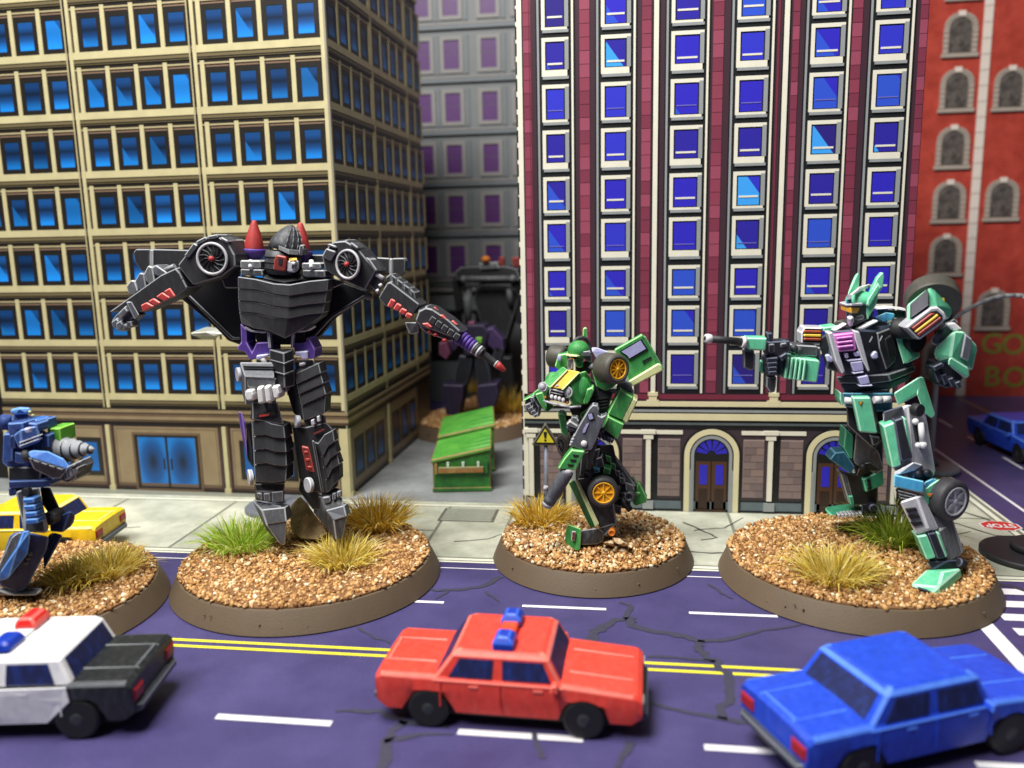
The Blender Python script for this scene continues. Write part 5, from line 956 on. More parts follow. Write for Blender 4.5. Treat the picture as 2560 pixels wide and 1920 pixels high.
def on_ground(z, x, y, zz=0.44):
    ox, oy, sc = Fig.ZM[z]; X = ox+x/sc; Y = oy+y/sc; d = FWD+RGT*((X-1280)/FPX)-UPV*((Y-960)/FPX); p = EYE+d*((zz-HC)/d.z); return (p.x, p.y, zz)
tuft(on_ground('C', 500, 1560), 0.86, 0.66, 700, 'lime', R1); tuft(on_ground('C', 1580, 1400), 0.78, 0.78, 700, 'gold', R1); tuft(on_ground('C', 1290, 1690), 0.74, 0.58, 700, 'straw', R1)
# ------------------------------------------------------------------ green kneeling robot
R2 = thing('robot_miniature', (-0.66, 15.75, 0), 'green car robot with yellow wheels and a yellow bonnet stripe, pointing its rifle down', 'robot miniature')
base(R2, (-0.66, 15.75), 1.98, 3300, rt=0.15, mound=0.14, pale=1.4)
F = Fig(R2, 15.3); g = F; F.z = 'D'
wing = g.mk('car_door', [g.prism([(1262, 330), (1562, 162), (1612, 190), (1812, 538), (1795, 565), (1560, 690), (1440, 740), (1395, 600)], -0.25, 0.2)], 'green')
g.mk('door_edge', [g.prism([(1562, 162), (1612, 190), (1812, 538), (1800, 560), (1740, 470), (1590, 195)], -0.2, 0.12)], 'greend', wing)
g.mk('door_window', [g.prism([(1325, 345), (1565, 208), (1635, 318), (1425, 445), (1400, 400)], -0.22, 0.03)], [mini('blackflat')[0]]*2, wing, 0); g.mk('window_glass', [g.prism([(1345, 352), (1555, 228), (1612, 318), (1430, 425), (1412, 395)], -0.20, 0.03)], 'mauve', wing, 0)
g.mk('sill_strip', [g.prism([(1420, 680), (1755, 478), (1785, 500), (1800, 560), (1470, 735)], -0.17, 0.12)], 'cream', wing); g.mk('door_handle', [g.prism([(1572, 455), (1672, 402), (1676, 418), (1580, 478)], -0.22, 0.04)], 'blackflat', wing, 0)
g.mk('roof_piece', [g.hull([(1010, 300, -0.1), (1080, 305, -0.1), (1200, 350, -0.15), (1180, 420, -0.1), (1080, 450, 0), (1020, 350, 0), (1100, 400, -0.5), (1010, 310, -0.4)])], 'mauve')
g.wheel((640, 405, -0.35), 128, 0.34, (-0.9, 0.35, 0.1), rim='tyre', name='rear_wheel')
g.mk('shoulder_block', [g.slab([(640, 380), (745, 365), (750, 520), (650, 560), (600, 520)], 0.0, 0.4, 0.05)], 'green'); g.mk('shoulder_lamp', [g.ball((660, 425, 0.06), 26, 40, 20)], 'mauve', bevel=0)
hd = g.mk('head', [g.ball((868, 335, 0.1), 122, 110, 120)], 'green', bevel=0)
g.mk('jaw', [g.hull([(815, 430, 0.3), (925, 430, 0.2), (915, 520, 0.2), (860, 530, 0.3), (830, 500, 0.34), (815, 430, 0), (925, 430, -0.1), (900, 520, 0)])], 'greend', hd); g.mk('face', [g.hull([(745, 425, 0.22), (815, 430, 0.32), (812, 540, 0.26), (785, 552, 0.26), (745, 520, 0.2), (760, 425, 0.0), (812, 540, 0.0)])], 'gunmetal', hd)
g.mk('eye', [g.prism([(775, 418), (818, 424), (816, 436), (776, 430)], 0.34, 0.04)], 'orange', hd, 0)
g.mk('visor_brim', [g.band([(728, 378, 0.2), (770, 384, 0.34), (850, 392, 0.38), (880, 392, 0.3)], [(728, 398, 0.22), (770, 404, 0.36), (850, 408, 0.4), (880, 408, 0.3)], 0.05)], 'cream', hd, 0.008)
g.mk('crest', [g.ring((895, 300, 0.0), 105, 22, (0.5, -0.8, 0))], 'darkgrey', hd, 0); g.mk('antenna', [g.slab([(915, 95), (935, 82), (960, 85), (965, 150), (970, 230), (912, 200)], -0.05, 0.1, 0.05)], 'green', hd)
g.mk('ear_gun', [g.slab([(862, 352), (985, 342), (1005, 358), (1000, 400), (895, 400), (870, 385)], 0.28, 0.15, 0.08), g.tube((850, 368, 0.22), (1000, 355, 0.22), 12), g.slab([(895, 400), (1010, 395), (1015, 470), (960, 460)], 0.2, 0.15, 0.1)], 'gunmetal', hd, 0.01)
g.mk('neck', [g.hull([(830, 520, 0.1), (1000, 420, 0.05), (1000, 600, 0.1), (880, 590, 0.1), (850, 520, -0.3), (1020, 500, -0.3)])], 'blackflat')
# bonnet chest
ch = g.mk('bonnet', [g.hull([(478, 690, 0.45), (690, 515, 0.15), (720, 530, 0.2), (750, 548, 0.3), (560, 745, 0.6), (510, 800, 0.55), (455, 760, 0.4), (500, 900, 0.35), (520, 740, 0.0), (700, 560, -0.1)]), g.hull([(890, 575, 0.34), (950, 560, 0.25), (1000, 620, 0.15), (1015, 720, 0.15), (985, 830, 0.2), (900, 935, 0.45), (800, 950, 0.55), (755, 850, 0.65), (705, 768, 0.66), (900, 600, -0.1), (1010, 720, -0.2), (900, 930, 0.0)]), g.ball((880, 770, 0.26), 128, 172, 110), g.ball((590, 680, 0.18), 95, 110, 90)], 'green', bevel=0.03)
g.mk('bonnet_stripe', [g.hull([(752, 548, 0.38), (888, 575, 0.40), (704, 768, 0.68), (558, 742, 0.66), (752, 548, 0.0), (888, 575, 0.0), (704, 790, 0.3), (558, 760, 0.3)])], 'yellow', ch)
for a_, b_ in (((738, 548), (562, 738)), ((868, 575), (692, 768))): g.mk('stripe_line', [g.hull([(a_[0], a_[1], 0.42), (a_[0]+16, a_[1]+2, 0.42), (b_[0]-14, b_[1], 0.71), (b_[0]+4, b_[1]+4, 0.71), (a_[0], a_[1], 0.3), (b_[0], b_[1], 0.5)])], 'cream', ch, 0)
g.mk('badge', [g.ball((632, 728, 0.72), 22, 13, 10)], 'lightgrey', ch, 0)
g.mk('grille', [g.hull([(555, 755, 0.62), (705, 795, 0.66), (770, 900, 0.6), (760, 930, 0.55), (520, 870, 0.5), (540, 800, 0.55), (555, 760, 0.1), (760, 900, 0.1)])], 'blackflat', ch)
g.mk('grille_frame', [g.tube((560, 762, 0.66), (700, 802, 0.70), 9), g.tube((560, 762, 0.66), (545, 850, 0.6), 8), g.tube((565, 800, 0.66), (690, 830, 0.69), 5)], 'lightgrey', ch, 0)
for p in ((573, 850), (616, 860), (658, 870), (700, 884)): g.mk('spot_lamp', [g.ball((p[0], p[1], 0.66), 21, 28, 20)], 'white', ch, 0)
for (x, y, r) in ((468, 740, 38), (738, 800, 46)): h_ = g.mk('headlight', [g.ball((x, y, 0.60), r, r*1.1, 26)], 'lightgrey', ch, 0); g.mk('lamp_ring', [g.ring((x+6, y, 0.60), r*1.2, 10, (-0.2, -1, 0.1))], 'lightgrey', h_, 0)
for p in ((500, 855), (742, 915)): g.mk('indicator', [g.ball((p[0], p[1], 0.6), 13, 16, 8)], 'orange', ch, 0)
P_ = [(488, 893, 0.55), (560, 918, 0.66), (660, 940, 0.70), (770, 965, 0.68), (885, 958, 0.55)]
g.mk('front_bumper', [g.tube(a_, b_, 13, 13, 8) for a_, b_ in zip(P_[:-1], P_[1:])]+[g.ball(p, 13) for p in P_], 'lightgrey', ch, 0)
g.mk('fender_flap', [g.slab([(960, 760), (1025, 738), (1045, 775), (990, 850), (975, 930), (920, 940), (915, 880)], 0.4, 0.3, 0.06)], 'green')
# body core, shoulder and wheels
g.mk('torso', [g.hull([(980, 640, 0.1), (1250, 800, 0.1), (1215, 900, 0.12), (1180, 1060, 0.1), (1060, 1100, 0.1), (800, 1060, 0.1), (760, 960, 0.15), (980, 640, -0.5), (1250, 800, -0.4), (1180, 1060, -0.4), (800, 1060, -0.4)])], 'black')
for k in range(4): g.mk('torso_rib', [g.prism([(930-k*14, 890+k*38), (1205-k*8, 850+k*36), (1205-k*8, 866+k*36), (930-k*14, 908+k*38)], 0.18, 0.1)], 'black', bevel=0)
g.mk('shoulder_plate', [g.slab([(1010, 560), (1080, 450), (1110, 440), (1200, 640), (1290, 720), (1245, 760), (1170, 792), (1060, 742)], 0.2, 0.4, 0.05)], 'green'); g.mk('collar_lamp', [g.tube((1000, 500, 0.3), (1050, 545, 0.3), 34, 28)], 'gunmetal', bevel=0)
g.wheel((1225, 535, 0.42), 170, 0.46, (0.62, -0.78, 0.06), rim='yellow', spokes=10, rr=0.66, name='shoulder_wheel')
g.mk('shoulder_ball', [g.ball((1375, 745, 0.1), 88, 66), g.ball((1440, 790, 0.12), 38, 42)], 'gunmetal', bevel=0)
# viewer-right arm
g.mk('upper_arm', [g.slab([(1330, 760), (1480, 852), (1352, 1115), (1185, 1040)], 0.42, 0.45, 0.05)], 'green'); g.mk('arm_strip', [g.slab([(1478, 852), (1532, 885), (1402, 1158), (1340, 1112)], 0.40, 0.4, 0.08)], 'cream')
g.mk('forearm', [g.slab([(1192, 1060), (1378, 1152), (1302, 1332), (1128, 1196)], 0.48, 0.45, 0.05)], 'green')
g.mk('hand', [g.slab([(1090, 1230), (1130, 1190), (1290, 1300), (1230, 1370), (1120, 1320)], 0.42, 0.3, 0.1)]+[g.slab([(1095+k*44, 1240+k*22), (1135+k*44, 1262+k*22), (1110+k*44, 1330+k*14), (1078+k*44, 1300+k*18)], 0.56, 0.16, 0.12) for k in range(4)]+[g.slab([(1085, 1230), (1150, 1200), (1165, 1225), (1100, 1265)], 0.62, 0.14, 0.1)], 'navy', bevel=0.012)
# viewer-left arm
g.mk('forearm', [g.hull([(370, 800, 0.3), (440, 748, 0.3), (520, 900, 0.35), (600, 960, 0.2), (515, 1025, 0.3), (470, 980, 0.4), (370, 800, 0), (600, 960, -0.1), (440, 760, -0.1)])], 'greend'); g.mk('wrist_flap', [g.prism([(248, 890), (262, 905), (372, 845), (366, 826)], 0.45, 0.3), g.prism([(388, 820), (470, 795), (520, 960), (500, 1010), (440, 930)], 0.42, 0.08)], 'green')
g.mk('fist', [g.slab([(270, 910), (360, 850), (440, 960), (430, 1080), (330, 1060), (270, 980)], 0.38, 0.35, 0.1)]+[g.slab([(268+k*30, 940+k*38), (330+k*28, 915+k*36), (352+k*26, 960+k*34), (290+k*30, 992+k*32)], 0.5, 0.2, 0.15) for k in range(4)]+[g.slab([(330, 850), (372, 845), (385, 900), (350, 930)], 0.54, 0.15, 0.1)], 'gunmetal', bevel=0.012)
# hips
F.z = 'F'; g.mk('hip_plate', [g.slab([(450, 365), (490, 350), (535, 380), (565, 590), (525, 618), (488, 572)], 0.3, 0.3, 0.05)], 'greend'); g.mk('hip_plate', [g.slab([(688, 372), (780, 305), (840, 350), (760, 420), (700, 430)], 0.25, 0.3, 0.05)], 'green')
g.mk('pelvis', [g.hull([(520, 380, 0.1), (900, 420, 0.1), (880, 760, 0.1), (600, 640, 0.1), (520, 380, -0.4), (900, 420, -0.4), (880, 760, -0.4)])], 'blackflat')
# rifle
rf = g.mk('rifle', [g.prism([(792, 312), (832, 270), (880, 276), (902, 322), (890, 382), (925, 402), (985, 372), (925, 505), (868, 660), (815, 762), (745, 766), (568, 712), (590, 692), (578, 672), (604, 664), (592, 640), (618, 632), (612, 606), (632, 596), (680, 500), (740, 400)], 0.78, 0.26)], 'gunmetal', bevel=0.018)
g.mk('rifle_window', [g.prism([(770, 372), (836, 352), (858, 432), (790, 440)], 0.79, 0.03)], [mini('blackflat')[0]]*2, rf, 0); g.mk('rifle_cell', [g.prism([(780, 378), (822, 364), (838, 420), (795, 430)], 0.81, 0.03), g.prism([(762, 482), (790, 470), (745, 572), (722, 575), (728, 540)], 0.80, 0.03)], 'mauve', rf, 0)
g.mk('rifle_knob', [g.ball((738, 690, 0.80), 36, 36, 20)], 'white', rf, 0)
g.mk('side_handle', [g.slab([(538, 478), (580, 440), (600, 448), (680, 500), (665, 535), (560, 500)], 0.74, 0.2, 0.08), g.slab([(600, 395), (660, 400), (690, 450), (660, 480), (590, 440)], 0.6, 0.2, 0.1)], 'grey', rf); g.mk('handle_shade', [g.slab([(545, 500), (660, 545), (600, 565), (545, 535)], 0.70, 0.15, 0.05)], 'navy', rf)
g.mk('trigger_fin', [g.tube((850, 640, 0.62), (785, 960, 0.5), 38, 30)], 'darkgrey', rf, 0)
fg = g.mk('foregrip', [g.slab([(602, 752), (752, 768), (655, 985), (445, 970), (520, 850)], 0.84, 0.36, 0.05)], 'green', rf)
for k in range(3): x, y = 612-k*28, 806+k*52; g.mk('grip_slot', [g.prism([(x, y), (x+70, y+8), (x+62, y+30), (x+14, y+32)], 0.85, 0.03)], [mini('blackflat')[0]]*2, fg, 0)
g.mk('barrel', [g.tube((560, 985, 0.74), (350, 1335, 0.74), 0, seg=22, prof=[(0, 70), (0.08, 78), (0.8, 74), (0.83, 66), (0.86, 70), (1, 66)])], 'gunmetal', rf, 0); g.mk('muzzle', [g.tube((352, 1330, 0.74), (325, 1375, 0.74), 0, seg=20, prof=[(0, 64), (0.5, 62), (1, 48), (1.001, 30), (0.6, 28)])], 'lightgrey', rf, 0); g.mk('barrel_lug', [g.tube((325, 1150, 0.74), (318, 1195, 0.74), 26), g.ball((565, 1000, 0.95), 42, 30, 20)], 'lightgrey', rf, 0)
# legs
F.z = 'E'
g.mk('leg_core', [g.hull([(830, 120, 0.0), (1180, 120, 0.0), (1260, 480, 0.0), (1230, 640, 0.0), (1000, 700, 0.1), (850, 460, 0.1), (850, 120, -0.4), (1180, 120, -0.4), (1240, 620, -0.4), (900, 560, -0.3)])], 'blackflat')
g.mk('thigh', [g.hull([(880, 200, 0.2), (1060, 150, 0.2), (1010, 380, 0.3), (860, 420, 0.3), (880, 200, -0.3), (1060, 150, -0.3), (900, 420, -0.3), (1010, 380, -0.3)])], 'black')
g.wheel((750, 120, -0.45), 118, 0.3, (-0.8, -0.5, 0), rim='darkgrey', name='hip_wheel')
g.mk('rear_thigh', [g.hull([(1060, 170, -0.1), (1140, 165, -0.1), (1240, 320, -0.1), (1390, 520, -0.15), (1330, 660, -0.1), (1210, 600, -0.1), (1080, 380, 0), (1060, 180, -0.5), (1240, 300, -0.5), (1390, 530, -0.5), (1210, 600, -0.5)])], 'black')
for k in range(4): x, y = 1105+k*42, 215+k*68; g.mk('chain_link', [g.slab([(x, y), (x+55, y+18), (x+62, y+75), (x+20, y+70)], 0.05, 0.2, 0.08)], 'greend' if k < 2 else 'darkgrey', bevel=0.012)
for q, w_, mt_ in (([(1235, 560), (1300, 575), (1340, 700), (1270, 690)], 0.0, 'gunmetal'), ([(1190, 680), (1260, 700), (1255, 790), (1195, 770)], 0.1, 'darkgrey'), ([(1010, 250), (1075, 230), (1100, 330), (1030, 345)], 0.25, 'darkgrey'), ([(930, 260), (990, 240), (1000, 350), (940, 360)], 0.28, 'black'), ([(1215, 400), (1270, 385), (1310, 470), (1250, 490)], 0.0, 'darkgrey'), ([(1090, 330), (1160, 350), (1150, 405), (1085, 395)], 0.3, 'greend'), ([(1290, 470), (1370, 500), (1385, 560), (1300, 560)], 0.02, 'gunmetal')):
    g.mk('leg_block', [g.slab(q, w_, 0.25, 0.08)], mt_, bevel=0.014)
g.mk('thigh_rail', [g.slab([(1160, 215), (1200, 240), (1400, 515), (1360, 530)], -0.05, 0.2, 0.03)], 'gunmetal')
for p, r_ in (((943, 398, 0.36), 44), ((1340, 602, 0.1), 48), ((1228, 530, 0.12), 26)): g.mk('hydraulic_end', [g.disc(p, r_, 0.2, (-0.2, -1, 0.05), prof=[(0, 1), (0.95, 1), (1, 0.9), (1.001, 0.6), (0.7, 0.55)])], 'darkgrey', bevel=0)
g.mk('hydraulic_rod', [g.tube((1250, 620, 0.05), (1345, 740, 0.1), 34, 30), g.tube((1100, 640, 0.0), (1330, 690, -0.1), 40)], 'black', bevel=0)
g.mk('heel_claw', [g.slab([(1352, 438), (1380, 432), (1412, 540), (1400, 560)], -0.2, 0.12, 0.03), g.slab([(1412, 480), (1432, 482), (1500, 620), (1498, 665), (1395, 702), (1362, 680), (1372, 600), (1432, 610), (1460, 590)], -0.15, 0.2, 0.03), g.slab([(1365, 560), (1440, 570), (1430, 600), (1375, 600)], -0.12, 0.2, 0.04)], 'green')
g.mk('shin', [g.hull([(840, 440, 0.3), (990, 420, 0.3), (1180, 640, 0.25), (1215, 830, 0.25), (1210, 880, 0.3), (1060, 905, 0.35), (900, 640, 0.3), (850, 440, -0.2), (1180, 640, -0.2), (1210, 880, -0.1), (1060, 900, -0.1)])], 'darkgrey')
g.mk('shin_guard', [g.hull([(758, 480, 0.3), (815, 450, 0.4), (900, 640, 0.45), (1045, 880, 0.5), (1010, 905, 0.45), (960, 895, 0.35), (870, 670, 0.3), (758, 480, 0.0), (960, 890, 0.1)])], 'greend'); g.mk('shin_strip', [g.hull([(818, 452, 0.42), (858, 460, 0.42), (1050, 868, 0.54), (1012, 904, 0.54), (900, 640, 0.5), (818, 452, 0.2), (1050, 868, 0.3)])], 'cream')
g.wheel((1083, 556, 0.48), 148, 0.30, (0.12, -1, 0.04), tyre='tyred', rim='yellow', spokes=8, rr=0.70, name='knee_wheel')
g.mk('knee_plate', [g.slab([(990, 330), (1050, 345), (1060, 380), (1000, 400)], 0.35, 0.2, 0.1)], 'teal'); g.mk('ankle', [g.hull([(1055, 900, 0.35), (1210, 850, 0.35), (1225, 960, 0.3), (1090, 985, 0.4), (1055, 900, -0.1), (1225, 960, -0.1)])], 'black'); g.mk('exhaust', [g.disc((1172, 935, 0.45), 34, 0.22, (-0.1, -1, 0), prof=[(0, 1), (0.95, 1), (1, 0.85), (1.001, 0.62), (0.9, 0.6)])], 'orange', bevel=0, label='brass coloured exhaust end')
ft = g.mk('foot', [g.hull([(878, 925, 0.55), (1030, 905, 0.5), (1088, 935, 0.4), (1090, 1030, 0.4), (1020, 1060, 0.5), (870, 1065, 0.6), (878, 925, 0.1), (1088, 935, 0.0), (1020, 1060, 0.1)])], 'darkgrey')
bp = g.mk('toe_bumper', [g.hull([(752, 868, 0.5), (880, 912, 0.65), (868, 1110, 0.68), (828, 1122, 0.66), (722, 1040, 0.45), (725, 950, 0.4), (760, 868, 0.25), (870, 920, 0.35), (850, 1110, 0.35)])], 'green', ft)
g.mk('tail_lamp', [g.prism([(792, 938), (826, 940), (818, 1032), (784, 1022)], 0.67, 0.04)], 'lightgrey', bp, 0.006); g.mk('lamp_cell', [g.prism([(797, 948), (818, 950), (816, 978), (795, 976)], 0.69, 0.03), g.prism([(793, 988), (814, 990), (811, 1018), (790, 1014)], 0.69, 0.03)], 'redd', bp, 0)
M_rp = [printmat('rock_pale', ('8a643a', 'd8c4a0'), 6, 0.7, 20, 0.3)]*2
for (x, y, r_) in ((1130, 1060, 62), (1230, 1040, 70), (1180, 1110, 52), (1290, 1060, 40), (1100, 1110, 34), (590, 890, 46), (1330, 1075, 34), (1480, 1120, 44)):
    P_ = [(x+r_*random.uniform(-1, 1), y+r_*random.uniform(-0.8, 0.55), 0.55+random.uniform(-0.25, 0.25)) for _ in range(11)]
    g.mk('rock', [g.hull(P_)], M_rp, bevel=0.01)
tuft(on_ground('E', 500, 880), 0.70, 0.66, 640, 'gold', R2)

# ------------------------------------------------------------------ mint robot with rifle
R3 = thing('robot_miniature', (4.17, 15.17, 0), 'mint green and black robot with tall ear fins, aiming a rifle to the left', 'robot miniature')
base(R3, (4.17, 15.17), 2.43, 4300, mound=0.05)
F = Fig(R3, 15.2); g = F; F.z = 'G'
rf = g.mk('rifle', [g.slab([(872, 900), (1130, 888), (1145, 1000), (1070, 1060), (862, 1062)], 0.62, 0.36, 0.05)], 'navy')
g.mk('barrel', [g.tube((215, 868, 0.9), (610, 908, 0.75), 42, 44, 18)], 'black', rf, 0); g.mk('muzzle_ring', [g.tube((188, 866, 0.92), (262, 873, 0.88), 0, seg=20, prof=[(0, 26), (0.001, 46), (0.4, 54), (0.8, 50), (1, 42)])], 'white', rf, 0); g.mk('bore', [g.tube((184, 865, 0.93), (200, 867, 0.92), 24)], 'blackflat', rf, 0)
g.mk('barrel_ring', [g.tube((590, 905, 0.76), (632, 910, 0.74), 64, 64, 20)], 'white', rf, 0); g.mk('hand_guard', [g.slab([(640, 856), (880, 860), (862, 1006), (655, 992)], 0.78, 0.32, 0.05)], 'mint', rf)
for k in range(5): g.mk('guard_rib', [g.tube((690+k*36, 862, 0.74), (684+k*36, 998, 0.74), 9)], 'mint', rf, 0)
g.mk('fore_grip', [g.slab([(612, 985), (735, 1000), (742, 1050), (728, 1150), (735, 1215), (690, 1228), (615, 1195), (655, 1130), (650, 1060)], 0.66, 0.18, 0.08)], 'black', rf); g.mk('sight', [g.slab([(872, 800), (938, 802), (932, 900), (905, 912), (880, 870)], 0.62, 0.2, 0.1), g.slab([(1040, 885), (1085, 882), (1100, 905), (1045, 905)], 0.6, 0.2, 0.05)], 'navy', rf)
g.mk('receiver_cell', [g.prism([(1015, 925), (1095, 910), (1100, 960), (1030, 975)], 0.64, 0.04), g.prism([(890, 930), (960, 925), (962, 1030), (892, 1030)], 0.64, 0.04)], 'black', rf); g.mk('magazine', [g.slab([(865, 1290), (985, 1290), (975, 1400), (960, 1470), (905, 1470), (862, 1400)], 0.5, 0.2, 0.06)], 'darkgrey', rf)
g.mk('fist', [g.slab([(855, 1075), (1045, 1060), (1070, 1150), (1030, 1290), (870, 1290), (835, 1180)], 0.55, 0.4, 0.1)]+[g.slab([(862+k*8, 1085+k*48), (1000-k*4, 1072+k*50), (1002-k*4, 1118+k*50), (866+k*8, 1132+k*48)], 0.72, 0.25, 0.12) for k in range(4)]+[g.slab([(1010, 1070), (1090, 1020), (1110, 1050), (1040, 1130)], 0.74, 0.18, 0.1)], 'navy', bevel=0.015)
g.mk('wrist_guard', [g.prism([(820, 1130), (845, 1120), (842, 1250), (805, 1260)], 0.45, 0.3)], 'mintd')
fa = g.mk('forearm', [g.slab([(1085, 1082), (1150, 1070), (1455, 1108), (1470, 1140), (1432, 1366), (1045, 1312)], 0.52, 0.5, 0.04)], 'mint')
for k in range(5): x = 1098+k*48; g.mk('arm_rib', [g.slab([(x, 1074+k*5), (x+26, 1074+k*5), (x-4, 1322+k*6), (x-34, 1316+k*6)], 0.60, 0.2, 0.04)], 'mint', fa, 0.014)
g.mk('upper_arm', [g.slab([(1140, 932), (1250, 945), (1440, 950), (1440, 1075), (1200, 1060), (1130, 1010)], 0.28, 0.4, 0.05), g.ball((1170, 975, 0.42), 45), g.ball((1225, 1000, 0.4), 40)], 'darkgrey'); g.mk('elbow_joint', [g.slab([(1390, 960), (1470, 960), (1470, 1160), (1400, 1080)], 0.2, 0.3, 0.05)], 'gunmetal')
sb = g.mk('shoulder_lamp_box', [g.slab([(1250, 800), (1290, 740), (1495, 745), (1485, 935), (1250, 928)], 0.15, 0.4, 0.05)], 'lightgrey')
g.mk('lamp_recess', [g.prism([(1270, 805), (1298, 758), (1480, 762), (1475, 915), (1268, 910)], 0.16, 0.04)], [mini('blackflat')[0]]*2, sb, 0)
for k, c in enumerate(('brick', 'yellow', 'brick')): g.mk('lamp_bar', [g.slab([(1282, 778+k*42), (1478, 782+k*42), (1474, 812+k*42), (1280, 806+k*42)], 0.2, 0.06, 0.1)], c, sb, 0.01)
g.mk('shoulder_plate', [g.slab([(1490, 745), (1650, 725), (1700, 760), (1560, 800), (1500, 800)], 0.1, 0.4, 0.04)], 'mint'); g.wheel((1700, 740, -0.5), 80, 0.3, (-0.5, -0.8, 0), rim='lightgrey', name='shoulder_wheel')
# torso
F.z = 'H'; OF = 340*4.424
def gx(p): return (p[0]-OF,)+tuple(p[1:])
tor = g.mk('torso', [g.hull([gx((1440, 868, 0.1)), gx((1545, 792, 0.25)), (100, 785, 0.5), (330, 772, 0.55), (560, 782, 0.4), (740, 712, 0.1), (905, 1000, 0.05), (1005, 1150, 0.0), (700, 1248, 0.35), (500, 1262, 0.5), (230, 1275, 0.5), gx((1530, 1200, 0.3)), gx((1480, 1040, 0.15)), (740, 712, -0.5), (1000, 1140, -0.5), gx((1460, 880, -0.5)), gx((1540, 1200, -0.5))])], 'navy', bevel=0.025, label='black faceted chest')
g.mk('chest_top', [g.hull([gx((1560, 800, 0.22)), gx((1760, 705, 0.0)), (300, 740, 0.3), (600, 668, 0.05), (740, 705, 0.05), (540, 782, 0.3), (320, 772, 0.45), (100, 780, 0.4), gx((1760, 705, -0.5)), (600, 680, -0.5)])], 'black')
for pl in ([(565, 790), (740, 725), (880, 1060), (690, 1225), (600, 960)],): g.mk('side_panel', [g.slab([(585, 800, 0.44), (735, 745, 0.22), (800, 1120, 0.24), (690, 1225, 0.40), (610, 980, 0.44)], 0.4, 0.2, 0.04)], 'black', tor); g.mk('side_hatch', [g.slab([(670, 870, 0.36), (770, 810, 0.26), (810, 1060, 0.24), (720, 1120, 0.34)], 0.3, 0.1, 0.08)], 'blackflat', tor)
g.mk('pink_grille', [g.prism([(105, 828), (330, 800), (362, 1000), (150, 1020)], 0.66, 0.2)], 'pink', tor)
for k in range(3): g.mk('grille_bar', [g.slab([(140+k*6, 858+k*48, .7), (315+k*6, 838+k*48, .7), (320+k*6, 862+k*48, .7), (146+k*6, 884+k*48, .7)], 0.7, 0.08, 0.1)], [paint('paint_magenta', '9c3a98', 0.4), mini('pink')[1]], tor, 0.012)
for q in ([(40, 798), (95, 790), (150, 1020), (235, 1245), (205, 1272), (130, 1130), (100, 1000)], [(325, 775), (392, 790), (440, 1020), (512, 1238), (492, 1238), (420, 1100), (345, 880)]): g.mk('chest_strap', [g.slab(q, 0.68, 0.25, 0.03)], 'lightgrey', tor)
g.mk('collar_bar', [g.slab([gx((1600, 780)), gx((1750, 698)), gx((1765, 712)), gx((1640, 795))], 0.45, 0.2, 0.04), g.slab([(345, 765), (585, 662), (612, 680), (420, 782)], 0.45, 0.2, 0.03)], 'white', tor)
for q in ([(222, 1034), (268, 1028), (276, 1085), (238, 1092)], [(325, 1022), (392, 1012), (404, 1060), (345, 1070)], [(248, 1108), (425, 1090), (430, 1108), (262, 1128)], [(288, 1132), (428, 1116), (442, 1222), (330, 1240)], [(318, 1248), (442, 1230), (445, 1248), (325, 1264)], [(370, 1296), (488, 1272), (512, 1366), (412, 1384)], [(388, 1388), (538, 1378), (545, 1396), (392, 1402)]): g.mk('abdomen_cell', [g.slab(q, 0.62, 0.16, 0.04)], 'mauve', tor, 0.012)
g.mk('chest_light', [g.slab([(520, 1056), (558, 1008), (592, 1014), (602, 1092), (540, 1098)], 0.54, 0.08, 0.1), g.slab([gx((1518, 1052)), gx((1560, 1040)), gx((1605, 1085)), gx((1605, 1132)), gx((1545, 1130))], 0.46, 0.08, 0.1)], 'mauve', tor)
for (x, y) in ((500, 870), (610, 860)): g.mk('chest_notch', [g.slab([(x, y+40), (x+35, y-25), (x+42, y-15), (x+12, y+45)], 0.56, 0.06, 0.1)], 'darkgrey', tor, 0.01)
g.mk('midriff', [g.hull([(130, 1290, 0.42), (520, 1272, 0.5), (710, 1262, 0.45), (1005, 1165, 0.02), (1008, 1232, 0.02), (740, 1345, 0.42), (520, 1370, 0.46), (170, 1365, 0.4), (130, 1290, -0.4), (1000, 1160, -0.4), (170, 1365, -0.4)])], 'black'); g.mk('waist', [g.hull([(180, 1370, 0.36), (520, 1385, 0.42), (740, 1360, 0.36), (970, 1270, 0.05), (940, 1330, 0.05), (740, 1430, 0.34), (230, 1480, 0.34), (180, 1370, -0.4), (970, 1270, -0.4), (230, 1480, -0.4)])], 'navy')
g.mk('flank_plate', [g.hull([(752, 722, 0.22), (830, 700, 0.2), (880, 900, 0.2), (965, 1082, 0.2), (1060, 1035, 0.05), (1062, 1075, 0.05), (880, 1162, 0.25), (752, 722, -0.1), (960, 1080, -0.2), (1062, 1060, -0.3)])], 'mint'); g.mk('shoulder_cover', [g.hull([(690, 700, 0.0), (900, 642, -0.05), (905, 700, 0.1), (755, 725, 0.15), (690, 700, -0.4), (900, 642, -0.5)])], 'mint')
g.mk('side_tyre', [g.disc((955, 870, 0.05), 150, 0.3, (0.6, -0.8, 0))], 'blackflat', bevel=0)
g.mk('back_block', [g.hull([(560, 632, 0.0), (685, 575, 0.0), (782, 592, 0.0), (772, 650, 0.05), (665, 692, 0.1), (600, 672, 0.05), (560, 632, -0.3), (782, 592, -0.3)])], 'cyan'); g.mk('back_arc', [g.band([(580, 528, -0.3), (740, 520, -0.25), (900, 535, -0.3)], [(582, 545, -0.28), (740, 535, -0.22), (905, 560, -0.28)], -0.6)], 'white', bevel=0); g.mk('back_dark', [g.hull([(580, 545, -0.35), (905, 560, -0.35), (905, 640, -0.35), (600, 640, -0.35), (580, 545, -0.6), (905, 640, -0.6)])], 'navy')
